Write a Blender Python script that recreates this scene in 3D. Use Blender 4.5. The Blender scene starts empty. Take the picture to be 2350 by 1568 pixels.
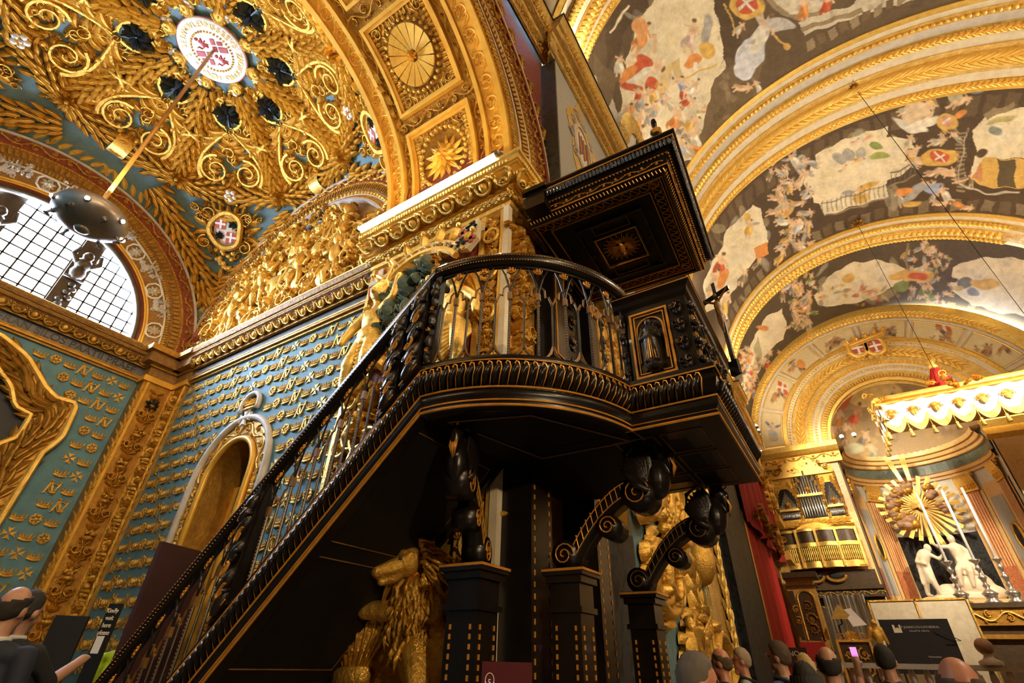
import bpy, math, random
import numpy as np
from mathutils import Matrix, Vector
random.seed(7); rng = np.random.default_rng(7)
PI = math.pi; rad = math.radians
scene = bpy.context.scene
COL = scene.collection

# ------------------------------------------------------------------ camera
CAM = np.array([0.0, 0.0, 1.6])
YAW, PITCH, ROLL, FPX = 0.574417, 0.587665, 0.0278854, 1107.325
def _cam_axes():
    cy, sy, cp, sp = math.cos(YAW), math.sin(YAW), math.cos(PITCH), math.sin(PITCH)
    f = np.array([-sy*cp, cy*cp, sp]); r = np.array([cy, sy, 0.0]); u = np.cross(r, f)
    cr, sr = math.cos(ROLL), math.sin(ROLL)
    return cr*r+sr*u, -sr*r+cr*u, f
AX, AY, AF = _cam_axes()
cam_data = bpy.data.cameras.new('camera'); cam = bpy.data.objects.new('camera', cam_data); COL.objects.link(cam)
cam_data.sensor_fit = 'HORIZONTAL'; cam_data.sensor_width = 36.0; cam_data.lens = FPX/2350*36.0
cam_data.clip_start = 0.02; cam_data.clip_end = 300
cam.matrix_world = Matrix(((AX[0], AY[0], -AF[0], CAM[0]), (AX[1], AY[1], -AF[1], CAM[1]), (AX[2], AY[2], -AF[2], CAM[2]), (0, 0, 0, 1)))
scene.camera = cam
scene.view_settings.view_transform = 'Standard'; scene.view_settings.look = 'None'
scene.view_settings.exposure = 0.0; scene.view_settings.gamma = 1.0
scene.view_settings.use_curve_mapping = False

def ray(x, y):
    v = AF+AX*(x-1175)/FPX-AY*(y-784)/FPX
    return v/np.linalg.norm(v)
def on(ax, val, x, y):                      # the photo's pixel (x, y) on the plane axis = val
    v = ray(x, y); return CAM+v*((val-CAM[ax])/v[ax])

# ------------------------------------------------------------------ world: pale daylight outside the windows
world = bpy.data.worlds.new('world'); scene.world = world; world.use_nodes = True
wb = world.node_tree.nodes['Background']
wb.inputs[0].default_value = (0.66, 0.80, 1.0, 1); wb.inputs[1].default_value = 135.0

# ------------------------------------------------------------------ large lights of the church, and added fill spots
WARM = (1.0, 0.74, 0.42); WARM2 = (1.0, 0.84, 0.60)
def lamp(name, kind, loc, power, color, aim=None, size=0.3, size_y=None, angle=60, blend=0.6, spread=None):
    l = bpy.data.lights.new(name, kind); o = bpy.data.objects.new(name, l); COL.objects.link(o)
    l.energy = power; l.color = color; o.location = loc
    if kind == 'AREA':
        l.size = size
        if size_y: l.shape = 'RECTANGLE'; l.size_y = size_y
        if spread: l.spread = rad(spread)
    elif kind == 'SPOT':
        l.spot_size = rad(angle); l.spot_blend = blend; l.shadow_soft_size = size
    else: l.shadow_soft_size = size
    if aim is not None:
        o.rotation_euler = (Vector(aim)-Vector(loc)).to_track_quat('-Z', 'Y').to_euler()
    return o
def portal(name, loc, aim, sx, sy):
    o = lamp(name, 'AREA', loc, 1, (1, 1, 1), aim, sx, sy); o.data.cycles.is_portal = True
    return o
# uplights standing on the nave cornices, left and right, and spots on the sanctuary
for k, y in enumerate((5.5, 11.0, 16.5, 22.0, 27.0)):
    lamp('cornice_uplight', 'AREA', (-1.55, y, 13.25), 240, WARM2, (4.5, y+1.0, 20), 0.5, 1.6)
    if y < 25: lamp('cornice_uplight', 'AREA', (11.15, y, 13.25), 240, WARM2, (5.1, y+1.0, 20), 0.5, 1.6)
lamp('sanctuary_spot', 'SPOT', (10.6, 18, 12.6), 13000, WARM2, (3.5, 33, 6.5), 0.3, angle=58)
lamp('sanctuary_spot', 'SPOT', (0.0, 21, 12.6), 4500, WARM2, (4.5, 33, 8), 0.3, angle=60)
lamp('sunburst_fill_spot', 'SPOT', (4.3, 28.4, 11.8), 800, WARM2, (4.2, 33, 8.0), 0.2, angle=62)  # added fill spot without a fixture, brightens the sunburst
lamp('nave_spot', 'SPOT', (11.0, -2, 12.8), 3500, WARM, (-2.4, 4.0, 7.5), 0.3, angle=50)
lamp('pier_fill_spot', 'SPOT', (11.6, -6, 5.5), 4800, WARM, (-2.6, 3.6, 2.2), 0.2, angle=46)  # added low fill from behind the camera for lion and pulpit posts
lamp('sanctuary_fill_spot', 'SPOT', (7.0, 17, 12.4), 4500, WARM2, (-0.6, 25.5, 2.5), 0.3, angle=40)  # added fill for the cabinet and lower sanctuary, no fixture
lamp('nave_fill_spot', 'SPOT', (8.5, 9, 12.4), 2600, WARM2, (1.0, 8.0, 1.0), 0.3, angle=75)  # added fill to lift the visitors out of silhouette, no fixture
portal('window_portal', (-11.55, 0.8, 7.9), (0, 0.8, 7.9), 4.4, 2.4)

# ------------------------------------------------------------------ materials
MATS = {}
def new_mat(name):
    m = bpy.data.materials.new(name); m.use_nodes = True; MATS[name] = m
    nt = m.node_tree; return m, nt, nt.nodes['Principled BSDF']
def ramp(nt, src, stops):
    r = nt.nodes.new('ShaderNodeValToRGB'); cr = r.color_ramp
    while len(cr.elements) < len(stops): cr.elements.new(0.5)
    for e, (p, c) in zip(cr.elements, stops): e.position = p; e.color = (*c, 1)
    nt.links.new(src, r.inputs[0]); return r.outputs[0]
def noise(nt, scale, detail=4, rough=0.6, dist=0.0, vec=None):
    n = nt.nodes.new('ShaderNodeTexNoise'); n.inputs['Scale'].default_value = scale
    n.inputs['Detail'].default_value = detail; n.inputs['Roughness'].default_value = rough; n.inputs['Distortion'].default_value = dist
    if vec is None:
        g = nt.nodes.new('ShaderNodeTexCoord'); vec = g.outputs['Object']
    nt.links.new(vec, n.inputs['Vector']); return n.outputs['Fac']
def bump(nt, bsdf, h, strength, dist=0.02):
    b = nt.nodes.new('ShaderNodeBump'); b.inputs['Strength'].default_value = strength; b.inputs['Distance'].default_value = dist
    nt.links.new(h, b.inputs['Height']); nt.links.new(b.outputs[0], bsdf.inputs['Normal'])
def mat(name, c1, c2=None, rough=0.5, metal=0.0, scale=6.0, bs=0.0, bscale=None, bdist=0.02, spec=0.5, emit=None, estr=1.0, coat=0.0):
    m, nt, b = new_mat(name)
    b.inputs['Roughness'].default_value = rough; b.inputs['Metallic'].default_value = metal
    b.inputs['Specular IOR Level'].default_value = spec; b.inputs['Coat Weight'].default_value = coat
    if c2 is None: b.inputs['Base Color'].default_value = (*c1, 1)
    else: nt.links.new(ramp(nt, noise(nt, scale), [(0.32, c1), (0.68, c2)]), b.inputs['Base Color'])
    if bs: bump(nt, b, noise(nt, bscale or scale*4, 5), bs, bdist)
    if emit: b.inputs['Emission Color'].default_value = (*emit, 1); b.inputs['Emission Strength'].default_value = estr
    return m
def marble(name, cols, scale=2.0, rough=0.25, dist=2.5, spec=0.5):
    m, nt, b = new_mat(name); n = noise(nt, scale, 8, 0.65, dist)
    k = len(cols); nt.links.new(ramp(nt, n, [(0.3+0.4*i/(k-1), c) for i, c in enumerate(cols)]), b.inputs['Base Color'])
    b.inputs['Roughness'].default_value = rough; b.inputs['Specular IOR Level'].default_value = spec; return m
def vcol_mat(name, rough=0.75, scale=30, amt=0.18):
    m, nt, b = new_mat(name)
    a = nt.nodes.new('ShaderNodeVertexColor'); a.layer_name = 'paint'
    mx = nt.nodes.new('ShaderNodeMix'); mx.data_type = 'RGBA'; mx.blend_type = 'OVERLAY'; mx.inputs['Factor'].default_value = amt*2
    nt.links.new(a.outputs['Color'], mx.inputs['A']); nt.links.new(ramp(nt, noise(nt, scale, 6), [(0.3, (.2, .2, .2)), (0.7, (.8, .8, .8))]), mx.inputs['B'])
    nt.links.new(mx.outputs['Result'], b.inputs['Base Color']); b.inputs['Roughness'].default_value = rough; return m

mat('gold', (0.84, 0.53, 0.105), (0.60, 0.31, 0.04), 0.32, 0.75, 9, 0.75, 26, 0.03)
mat('gold_bright', (0.93, 0.66, 0.18), (0.80, 0.47, 0.08), 0.34, 0.62, 7, 0.6, 30, 0.02)
mat('gold_dark', (0.50, 0.27, 0.04), (0.32, 0.15, 0.02), 0.36, 0.65, 8, 0.6, 30, 0.02)
mat('gold_pale', (0.86, 0.62, 0.22), (0.66, 0.40, 0.08), 0.34, 0.6, 5, 0.8, 14, 0.06)
mat('gold_flat', (0.86, 0.50, 0.07), (0.72, 0.37, 0.04), 0.45, 0.3, 5, 0.15, 30, 0.006)
mat('ochre', (0.42, 0.22, 0.05), (0.26, 0.12, 0.03), 0.55, 0.25, 12, 0.9, 22, 0.04)
mat('bole', (0.28, 0.05, 0.015), (0.17, 0.03, 0.012), 0.7, 0, 10, 0.3)
mat('cream', (0.74, 0.66, 0.50), (0.62, 0.52, 0.36), 0.55, 0, 5, 0.2)
mat('cream_grey', (0.62, 0.57, 0.50), (0.50, 0.45, 0.40), 0.6, 0, 6, 0.2)
mat('white_plaster', (0.82, 0.78, 0.72), (0.72, 0.66, 0.60), 0.6, 0, 8, 0.3)
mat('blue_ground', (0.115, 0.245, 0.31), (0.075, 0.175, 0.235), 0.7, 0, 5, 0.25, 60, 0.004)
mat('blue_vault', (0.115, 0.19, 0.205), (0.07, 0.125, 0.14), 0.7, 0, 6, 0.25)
mat('slate_frieze', (0.17, 0.17, 0.19), (0.11, 0.11, 0.13), 0.6, 0, 8, 0.3)
mat('letter_dark', (0.035, 0.03, 0.03), None, 0.5)
mat('black_leaf', (0.012, 0.014, 0.016), (0.025, 0.03, 0.032), 0.45, 0, 10, 0.3)
mat('red', (0.42, 0.022, 0.016), (0.34, 0.016, 0.012), 0.55, 0, 8)
mat('red_soft', (0.50, 0.10, 0.06), (0.40, 0.07, 0.04), 0.6, 0, 8)
mat('white', (0.82, 0.80, 0.76), None, 0.5)
mat('ebony', (0.0105, 0.0070, 0.0050), (0.0062, 0.0042, 0.0034), 0.30, 0, 6, 0.25, 40, 0.003, spec=0.35, coat=0.08)
mat('ebony_matte', (0.0085, 0.0062, 0.0050), (0.005, 0.0038, 0.0034), 0.6, 0, 5, 0.15, spec=0.25)
mat('ebony_carved', (0.016, 0.010, 0.0065), (0.008, 0.0055, 0.0042), 0.25, 0, 20, 0.6, 60, 0.008, coat=0.2)
mat('gilt_line', (0.72, 0.34, 0.045), (0.55, 0.23, 0.03), 0.40, 0.35, 12)
mat('gilt_dull', (0.22, 0.10, 0.018), (0.13, 0.06, 0.012), 0.45, 0.3, 20)
mat('iron', (0.035, 0.028, 0.022), (0.02, 0.016, 0.014), 0.35, 0.6, 14)
mat('steel', (0.42, 0.36, 0.31), (0.30, 0.25, 0.20), 0.38, 0.75, 3)
mat('rod_brass', (0.60, 0.33, 0.08), (0.48, 0.24, 0.05), 0.40, 0.4, 6)
mat('fixture_white', (0.12, 0.09, 0.05), None, 0.8)
mat('board_maroon', (0.052, 0.017, 0.018), (0.043, 0.014, 0.015), 0.6, 0, 3)
mat('board_dark', (0.011, 0.010, 0.012), None, 0.5)
mat('sign_red', (0.085, 0.010, 0.016), None, 0.45)
mat('stone_step', (0.30, 0.26, 0.22), (0.22, 0.19, 0.16), 0.6, 0, 4)
mat('silver', (0.72, 0.68, 0.62), None, 0.22, 0.9)
mat('tin', (0.62, 0.60, 0.56), (0.48, 0.46, 0.44), 0.25, 0.85, 10)
mat('dark_hole', (0.012, 0.009, 0.007), None, 0.7)
mat('canvas_dark', (0.010, 0.010, 0.016), (0.022, 0.018, 0.022), 0.55, 0, 2)
mat('wood_gilt', (0.62, 0.40, 0.09), (0.45, 0.27, 0.06), 0.45, 0.25, 9, 0.3)
mat('wood_dark', (0.075, 0.045, 0.018), (0.045, 0.026, 0.012), 0.4, 0.1, 9, 0.3)
mat('velvet', (0.36, 0.012, 0.012), (0.28, 0.008, 0.008), 0.85, 0, 14, 0.3)
mat('red_cloth', (0.50, 0.010, 0.008), (0.42, 0.008, 0.007), 0.8, 0, 5)
mat('statue', (0.74, 0.64, 0.48), (0.62, 0.52, 0.38), 0.5, 0, 4, 0.2)
mat('cloud_stone', (0.42, 0.25, 0.15), (0.32, 0.18, 0.10), 0.6, 0, 7, 0.4)
mat('glow_ray', (0.95, 0.66, 0.20), (0.85, 0.52, 0.12), 0.35, 0.4, 5)
marble('marble_green', [(0.020, 0.022, 0.020), (0.05, 0.055, 0.048), (0.085, 0.085, 0.075), (0.03, 0.032, 0.03)], 3.0, 0.35)
marble('marble_grey', [(0.28, 0.29, 0.29), (0.42, 0.42, 0.40), (0.36, 0.36, 0.35), (0.52, 0.50, 0.46)], 4.0, 0.4)
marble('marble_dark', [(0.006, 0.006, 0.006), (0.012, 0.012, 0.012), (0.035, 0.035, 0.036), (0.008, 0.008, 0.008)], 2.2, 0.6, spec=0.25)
marble('marble_red', [(0.42, 0.13, 0.05), (0.55, 0.20, 0.08), (0.36, 0.10, 0.045), (0.60, 0.30, 0.15)], 3.5, 0.35)
marble('marble_yellow', [(0.62, 0.36, 0.12), (0.75, 0.50, 0.22), (0.55, 0.28, 0.09)], 3.0, 0.35)
marble('marble_white', [(0.55, 0.52, 0.47), (0.70, 0.66, 0.58), (0.62, 0.60, 0.56)], 2.5, 0.35)
marble('marble_verde', [(0.07, 0.11, 0.09), (0.14, 0.19, 0.16), (0.24, 0.28, 0.24)], 3.0, 0.3)
marble('floor_marble', [(0.16, 0.13, 0.10), (0.06, 0.05, 0.05), (0.22, 0.17, 0.10), (0.10, 0.08, 0.07)], 1.4, 0.3)
vcol_mat('fresco', 0.8, 9, 0.12); vcol_mat('painted_panel', 0.6, 20, 0.1)
m, nt, b = new_mat('glass')
mx = nt.nodes.new('ShaderNodeMixShader'); tr = nt.nodes.new('ShaderNodeBsdfTransparent'); gl = nt.nodes.new('ShaderNodeBsdfGlossy')
tr.inputs[0].default_value = (0.93, 0.96, 1.0, 1); gl.inputs['Roughness'].default_value = 0.08; mx.inputs[0].default_value = 0.06
nt.links.new(tr.outputs[0], mx.inputs[1]); nt.links.new(gl.outputs[0], mx.inputs[2]); nt.links.new(mx.outputs[0], nt.nodes['Material Output'].inputs[0])
def emitter(name, col, s):
    m, nt, b = new_mat(name); b.inputs['Base Color'].default_value = (0.8, 0.8, 0.8, 1)
    b.inputs['Emission Color'].default_value = (*col, 1); b.inputs['Emission Strength'].default_value = s
emitter('tube_light', (1.0, 0.82, 0.50), 125); emitter('bulb_light', (1.0, 0.93, 0.82), 120); emitter('small_lamp', (1.0, 0.86, 0.62), 40)
emitter('candle_glow', (1.0, 0.8, 0.5), 12); emitter('screen_lilac', (0.75, 0.20, 0.85), 0.9)

# ------------------------------------------------------------------ mesh helpers
class MB:
    def __init__(s): s.v = []; s.f = []; s.m = []; s.n = 0
    def add(s, V, F, mi=0):
        V = np.asarray(V, float).reshape(-1, 3); o = s.n; s.v.append(V); s.n += len(V)
        for a in F: s.f.append([int(i)+o for i in a]); s.m.append(mi)
        return s
    def V(s): return np.concatenate(s.v) if s.v else np.zeros((0, 3))
    def map(s, fn): s.v = [fn(s.V())]; return s
    def join(s, o, fn=None):
        V = o.V(); V = fn(V) if fn else V
        k = s.n; s.v.append(V); s.n += len(V); s.f += [[i+k for i in a] for a in o.f]; s.m += o.m; return s
    def grid(s, P, mi=0, wrap_u=False, wrap_v=False):
        P = np.asarray(P, float); nu, nv = P.shape[:2]; F = []
        for i in range(nu if wrap_u else nu-1):
            for j in range(nv if wrap_v else nv-1):
                a, b = i*nv+j, i*nv+(j+1) % nv; c, d = ((i+1) % nu)*nv+(j+1) % nv, ((i+1) % nu)*nv+j
                F.append((a, b, c, d))
        return s.add(P.reshape(-1, 3), F, mi)
    def box(s, a, b, mi=0):
        x0, y0, z0 = a; x1, y1, z1 = b
        V = [(x0,y0,z0),(x1,y0,z0),(x1,y1,z0),(x0,y1,z0),(x0,y0,z1),(x1,y0,z1),(x1,y1,z1),(x0,y1,z1)]
        return s.add(V, [(0,3,2,1),(4,5,6,7),(0,1,5,4),(1,2,6,5),(2,3,7,6),(3,0,4,7)], mi)
    def tube(s, P, r, ns=6, flat=1.0, up=(0, 0, 1), mi=0, closed=False):
        P = np.asarray(P, float); n = len(P); r = np.broadcast_to(np.asarray(r, float), (n,))
        T = np.gradient(P, axis=0); T /= np.linalg.norm(T, axis=1)[:, None]+1e-12
        U = np.broadcast_to(np.asarray(up, float), (n, 3)); Sd = np.cross(T, U); L = np.linalg.norm(Sd, axis=1)
        Sd[L < 1e-6] = (1, 0, 0); Sd /= np.linalg.norm(Sd, axis=1)[:, None]; N = np.cross(Sd, T)
        a = np.arange(ns)/ns*2*PI
        G = P[:, None]+r[:, None, None]*(Sd[:, None]*np.cos(a)[None, :, None]+flat*N[:, None]*np.sin(a)[None, :, None])
        k = s.n; s.grid(G, mi, closed, True)
        if not closed:
            s.f += [[k+i for i in range(ns)][::-1], [k+(n-1)*ns+i for i in range(ns)]]; s.m += [mi, mi]
        return s
    def lathe(s, prof, n=16, c=(0, 0, 0), axis=2, mi=0, a0=0, a1=2*PI, sx=1, sy=1):
        full = abs(a1-a0-2*PI) < 1e-6; a = a0+(a1-a0)*np.arange(n if full else n+1)/n
        pr = np.asarray(prof, float); X = pr[:, 0][:, None]*np.cos(a)*sx; Y = pr[:, 0][:, None]*np.sin(a)*sy; Z = np.repeat(pr[:, 1][:, None], len(a), 1)
        G = np.stack([X, Y, Z], -1)
        if axis == 0: G = G[..., [2, 0, 1]]
        elif axis == 1: G = G[..., [0, 2, 1]]
        return s.grid(G+np.asarray(c, float), mi, False, full)
    def blob(s, c, r, nu=6, nv=8, mi=0, R=None):
        u = np.linspace(0, PI, nu+1); v = np.arange(nv)/nv*2*PI
        G = np.stack([np.sin(u)[:, None]*np.cos(v), np.sin(u)[:, None]*np.sin(v), np.repeat(np.cos(u)[:, None], nv, 1)], -1)*np.asarray(r, float)
        if R is not None: G = G @ np.asarray(R).T
        return s.grid(G+np.asarray(c, float), mi, False, True)
    def prism(s, poly, z0, z1, mi=0, bev=0.0):
        P = np.asarray(poly, float); n = len(P); c = P.mean(0)
        rings = [(P, z0), (P, z1-bev), (c+(P-c)*(1-bev/(np.abs(P-c).max()+1e-9)*1.2), z1)] if bev else [(P, z0), (P, z1)]
        V = np.concatenate([np.c_[p, np.full(n, z)] for p, z in rings]); F = []
        for k in range(len(rings)-1):
            for i in range(n): j = (i+1) % n; F.append((k*n+i, k*n+j, (k+1)*n+j, (k+1)*n+i))
        k = (len(rings)-1)*n; F += [tuple(range(k, k+n)), tuple(range(n))[::-1]]
        return s.add(V, F, mi)
    def extrude(s, prof, P0, P1, U, W, mi=0):      # profile (u, w) swept from P0 to P1
        P0, P1, U, W = (np.asarray(q, float) for q in (P0, P1, U, W)); pr = np.asarray(prof, float)
        o = pr[:, :1]*U+pr[:, 1:]*W; G = np.stack([P0+o, P1+o]); k = s.n; s.grid(G, mi)
        n = len(pr); s.f += [[k+i for i in range(n)], [k+n+i for i in range(n)][::-1]]; s.m += [mi, mi]; return s

def to_mesh(name, mb, mats, smooth=False):
    me = bpy.data.meshes.new(name); V = mb.V()
    lens = np.array([len(f) for f in mb.f], dtype=np.int32); idx = np.concatenate([np.asarray(f, dtype=np.int32) for f in mb.f])
    me.vertices.add(len(V)); me.vertices.foreach_set('co', V.astype(np.float32).ravel())
    me.loops.add(len(idx)); me.loops.foreach_set('vertex_index', idx)
    me.polygons.add(len(lens)); me.polygons.foreach_set('loop_start', np.concatenate([[0], np.cumsum(lens)[:-1]]).astype(np.int32))
    for q in ([mats] if isinstance(mats, str) else mats): me.materials.append(MATS[q])
    me.polygons.foreach_set('material_index', np.asarray(mb.m, dtype=np.int32))
    me.polygons.foreach_set('use_smooth', np.full(len(lens), smooth, dtype=bool))
    me.update(calc_edges=True); me.validate(); return me
WM = {}
def link(name, data, parent=None, M=None, **props):
    o = bpy.data.objects.new(name, data); COL.objects.link(o)
    M = M if M is not None else Matrix.Identity(4); WM[o.name] = M
    if parent is not None:
        o.parent = parent; o.matrix_parent_inverse = WM[parent.name].inverted()
    o.matrix_basis = M
    for k, v in props.items(): o[k] = v
    return o
STUFF = {'gilding', 'gilt_fringe', 'crest_ornament', 'pierced_scrollwork', 'bead_ring', 'gilt_carving', 'carved_foliage', 'jamb_foliage', 'pendentive_foliage', 'small_scrollwork', 'nave_foliage_strip', 'sector_foliage', 'corner_ornament'}
def part(name, mb, mats, parent, smooth=False, M=None, **props):
    if name in STUFF: props['kind'] = 'stuff'
    return link(name, to_mesh(name, mb, mats, smooth), parent, M, **props)
def thing(name, label, cat, loc=(0, 0, 0), group=None, kind=None):
    o = link(name, None, None, Matrix.Translation(Vector(loc)), label=label, category=cat)
    o.empty_display_size = 0.1
    if group: o['group'] = group
    if kind: o['kind'] = kind
    return o
def solid(name, mb, mats, label, cat, smooth=False, group=None, kind=None):
    o = part(name, mb, mats, None, smooth, label=label, category=cat)
    if group: o['group'] = group
    if kind: o['kind'] = kind
    return o
def frame(o, x, y, z):                        # matrix with columns x, y, z at origin o
    return Matrix(((x[0], y[0], z[0], o[0]), (x[1], y[1], z[1], o[1]), (x[2], y[2], z[2], o[2]), (0, 0, 0, 1)))
def onto(o, x, y, z):                          # mapping of flat ornament coordinates into the world
    o, x, y, z = (np.asarray(q, float) for q in (o, x, y, z))
    return lambda V: o+V[:, :1]*x+V[:, 1:2]*y+V[:, 2:]*z

# ------------------------------------------------------------------ carved ornament, drawn flat (x, y) with relief z
def leaf(mb, x, y, a, L, W, H, z=0.0, curl=0.0, mi=0, n=6):
    t = np.linspace(0, 1, n); u = np.array([-1, -0.45, 0, 0.45, 1])
    w = W/2*np.clip(np.sin(PI*(0.1+0.9*t)), 0, 1)**0.75+W*0.01; an = a+curl*t
    dx = np.concatenate([[0], np.cumsum(np.cos(an[:-1]))])*L/(n-1); dy = np.concatenate([[0], np.cumsum(np.sin(an[:-1]))])*L/(n-1)
    X = x+dx[:, None]-np.sin(an)[:, None]*w[:, None]*u; Y = y+dy[:, None]+np.cos(an)[:, None]*w[:, None]*u
    Z = z+H*(0.25+0.75*np.sin(PI*np.clip(t*0.75+0.12, 0, 1)))[:, None]*np.array([0.0, 0.8, 0.55, 0.8, 0.0])
    return mb.grid(np.stack([X, Y, Z], -1), mi)
def acanthus(mb, x, y, a, L, W, H, z=0.0, curl=0.0, pairs=3, mi=0):
    n = 8; t = np.linspace(0, 1, n); an = a+curl*t
    px = x+np.concatenate([[0], np.cumsum(np.cos(an[:-1]))])*L/(n-1); py = y+np.concatenate([[0], np.cumsum(np.sin(an[:-1]))])*L/(n-1)
    mb.tube(np.c_[px, py, z+H*0.6*np.sin(PI*(0.15+0.8*t))], W*0.07*(1.2-t), 5, 1.0, mi=mi)
    for k in range(pairs):
        q = (k+0.4)/(pairs+0.3); i = q*(n-1); ax = np.interp(i, range(n), px); ay = np.interp(i, range(n), py); aa = np.interp(i, range(n), an)
        for sg in (-1, 1): leaf(mb, ax, ay, aa+sg*0.95, W*0.62*(1.05-0.5*q), W*0.30, H, z, -sg*0.9, mi, 5)
    leaf(mb, np.interp((n-1)*0.72, range(n), px), np.interp((n-1)*0.72, range(n), py), np.interp((n-1)*0.8, range(n), an), L*0.36, W*0.34, H, z, curl*0.4, mi, 5)
    return mb
def rosette(mb, x, y, R, n=8, H=0.05, z=0.0, mi=0, a0=0.0, layers=2):
    for l in range(layers):
        rr = R*(1-0.42*l)
        for k in range(n): leaf(mb, x, y, a0+(k+0.5*l)/n*2*PI, rr, rr*2.6/n*1.25, H*(0.8+0.5*l), z+H*0.3*l, 0, mi, 5)
    mb.blob((x, y, z+H*0.9), (R*0.2, R*0.2, H*0.6), 4, 8, mi); return mb
def spiral(mb, x, y, R, a0, sg=1, turns=1.6, th=0.2, H=0.06, z=0.0, mi=0, n=26):
    t = np.linspace(0, 1, n); r = R*(1-t)**0.85*0.9+R*0.12; a = a0+sg*2*PI*turns*t
    mb.tube(np.c_[x+r*np.cos(a), y+r*np.sin(a), z+H*0.35+0*t], R*th*(1.05-0.65*t), 6, H/(R*th)*0.7, mi=mi); return mb
def scroll(mb, x, y, R, a0, sg=1, H=0.07, z=0.0, leaves=7, mi=0, turns=1.35):
    spiral(mb, x, y, R, a0, sg, turns, 0.14, H, z, mi); rosette(mb, x, y, R*0.42, 6, H*0.8, z, mi, layers=1)
    for k in range(leaves):
        a = a0+sg*2*PI*0.78*k/leaves; r = R*(1.0-0.32*k/leaves)
        leaf(mb, x+r*np.cos(a), y+r*np.sin(a), a+sg*1.0, R*0.55*(1-0.3*k/leaves), R*0.32, H, z, sg*1.0, mi, 5)
    return mb
def shell(mb, x, y, a, R, H, n=9, z=0.0, mi=0):
    for k in range(n):
        b = a+(k/(n-1)-0.5)*2.5; leaf(mb, x-0.15*R*np.cos(a), y-0.15*R*np.sin(a), b, R*(1.0-0.12*abs(k/(n-1)-0.5)), R*0.34, H, z, 0, mi, 5)
    mb.blob((x-0.2*R*np.cos(a), y-0.2*R*np.sin(a), z+H*0.4), (R*0.2, R*0.2, H*0.6), 4, 6, mi); return mb
def vine(mb, L, W, H, unit=None, z=0.0, mi=0, flowers=True):       # running scroll along x, centred on y = 0
    unit = unit or W*1.5; n = max(1, int(round(L/unit))); unit = L/n; m = n*10+1
    x = np.linspace(0, L, m); mb.tube(np.c_[x, W*0.30*np.sin(x/unit*PI*1.0), z+H*0.4+0*x], W*0.055, 5, H/(W*0.11)*0.8, mi=mi)
    for k in range(n):
        cx = (k+0.5)*unit; sg = 1 if k % 2 else -1
        if flowers: rosette(mb, cx, sg*W*0.14, W*0.21, 6, H, z, mi, layers=1)
        spiral(mb, cx, sg*W*0.14, W*0.30, -sg*PI/2+PI*(k % 2), sg, 0.8, 0.16, H*0.8, z, mi, 12)
        for j, (ox, oy, an) in enumerate(((0.15, 0.30, 0.9), (0.5, 0.36, 0.2), (0.85, 0.30, -0.9))):
            leaf(mb, k*unit+ox*unit, -sg*W*oy*0.55, -sg*an, W*0.36, W*0.18, H, z, -sg*0.9, mi, 5)
    return mb
def laurel(mb, L, W, H, rows=None, across=4, z=0.0, mi=0):          # bundle of overlapping leaves along x
    rows = rows or int(L/(W*0.30)); lx = L/rows
    for i in range(rows):
        for j in range(across):
            u = (j+0.5+(0.25 if i % 2 else -0.25))/across-0.5
            leaf(mb, i*lx, u*W*0.9, u*1.3+rng.normal(0, 0.14), lx*1.45, W/across*1.35, H*0.6, z+H*0.75*math.cos(u*PI*0.9), rng.normal(0, .2), mi, 5)
        if W > .3: mb.blob((i*lx+lx*.3, rng.uniform(-.4, .4)*W, z+H*.9), (W*.045,)*3, 3, 5, mi)
    return mb
def crown(mb, W, H, mi=0, z=0.0):
    x = np.linspace(-0.5, 0.5, 9)*W
    for y0, r in ((-0.30, 0.075), (-0.06, 0.05)):
        mb.tube(np.c_[x, W*(y0-0.10*np.cos(x/W*PI)), z+H*(0.3+0.6*np.cos(x/W*PI*0.9))], W*r, 5, mi=mi)
    mb.grid(np.stack([np.c_[x, W*(-0.30-0.10*np.cos(x/W*PI)), z+H*0.7*np.cos(x/W*2.6)], np.c_[x*1.06, W*(-0.04-0.08*np.cos(x/W*PI)), z+H*0.9*np.cos(x/W*2.6)]]), mi)
    for k in range(5):
        u = (k/4-0.5); h = 0.30-0.10*abs(u)
        leaf(mb, u*W*1.0, W*(-0.08-0.08*math.cos(u*PI)), PI/2-u*0.6, W*(0.34+h*0.2), W*0.17, H*0.8, z+H*0.5*math.cos(u*2.4), 0, mi, 5)
        mb.blob((u*W*1.22, W*(h-0.02), z+H*0.6), (W*0.05, W*0.05, W*0.05), 4, 6, mi)
    return mb
def maltese(mb, W, H, mi=0, z=0.0):
    for k in range(4):
        a = k*PI/2; c, s = math.cos(a), math.sin(a)
        pts = [(0.04, 0.0), (0.46, 0.24), (0.36, 0.0), (0.46, -0.24)]
        P = np.array([(W*(p*c-q*s), W*(p*s+q*c)) for p, q in pts]); n = 4
        top = np.array([[*P.mean(0)*0.85, z+H]]); V = np.concatenate([np.c_[P, np.full(4, z)], np.c_[P*0.96, np.full(4, z+H*0.75)]])
        F = [(i, (i+1) % 4, 4+(i+1) % 4, 4+i) for i in range(4)]+[(4, 5, 6), (4, 6, 7)]
        mb.add(V, F, mi)
    return mb
def bar(mb, p, q, w, H, z=0.0, mi=0):
    p, q = np.asarray(p, float), np.asarray(q, float); d = (q-p)/np.linalg.norm(q-p); n = np.array([-d[1], d[0]])*w/2
    return mb.prism([p+n, p-n, q-n, q+n], z, z+H, mi)
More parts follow.
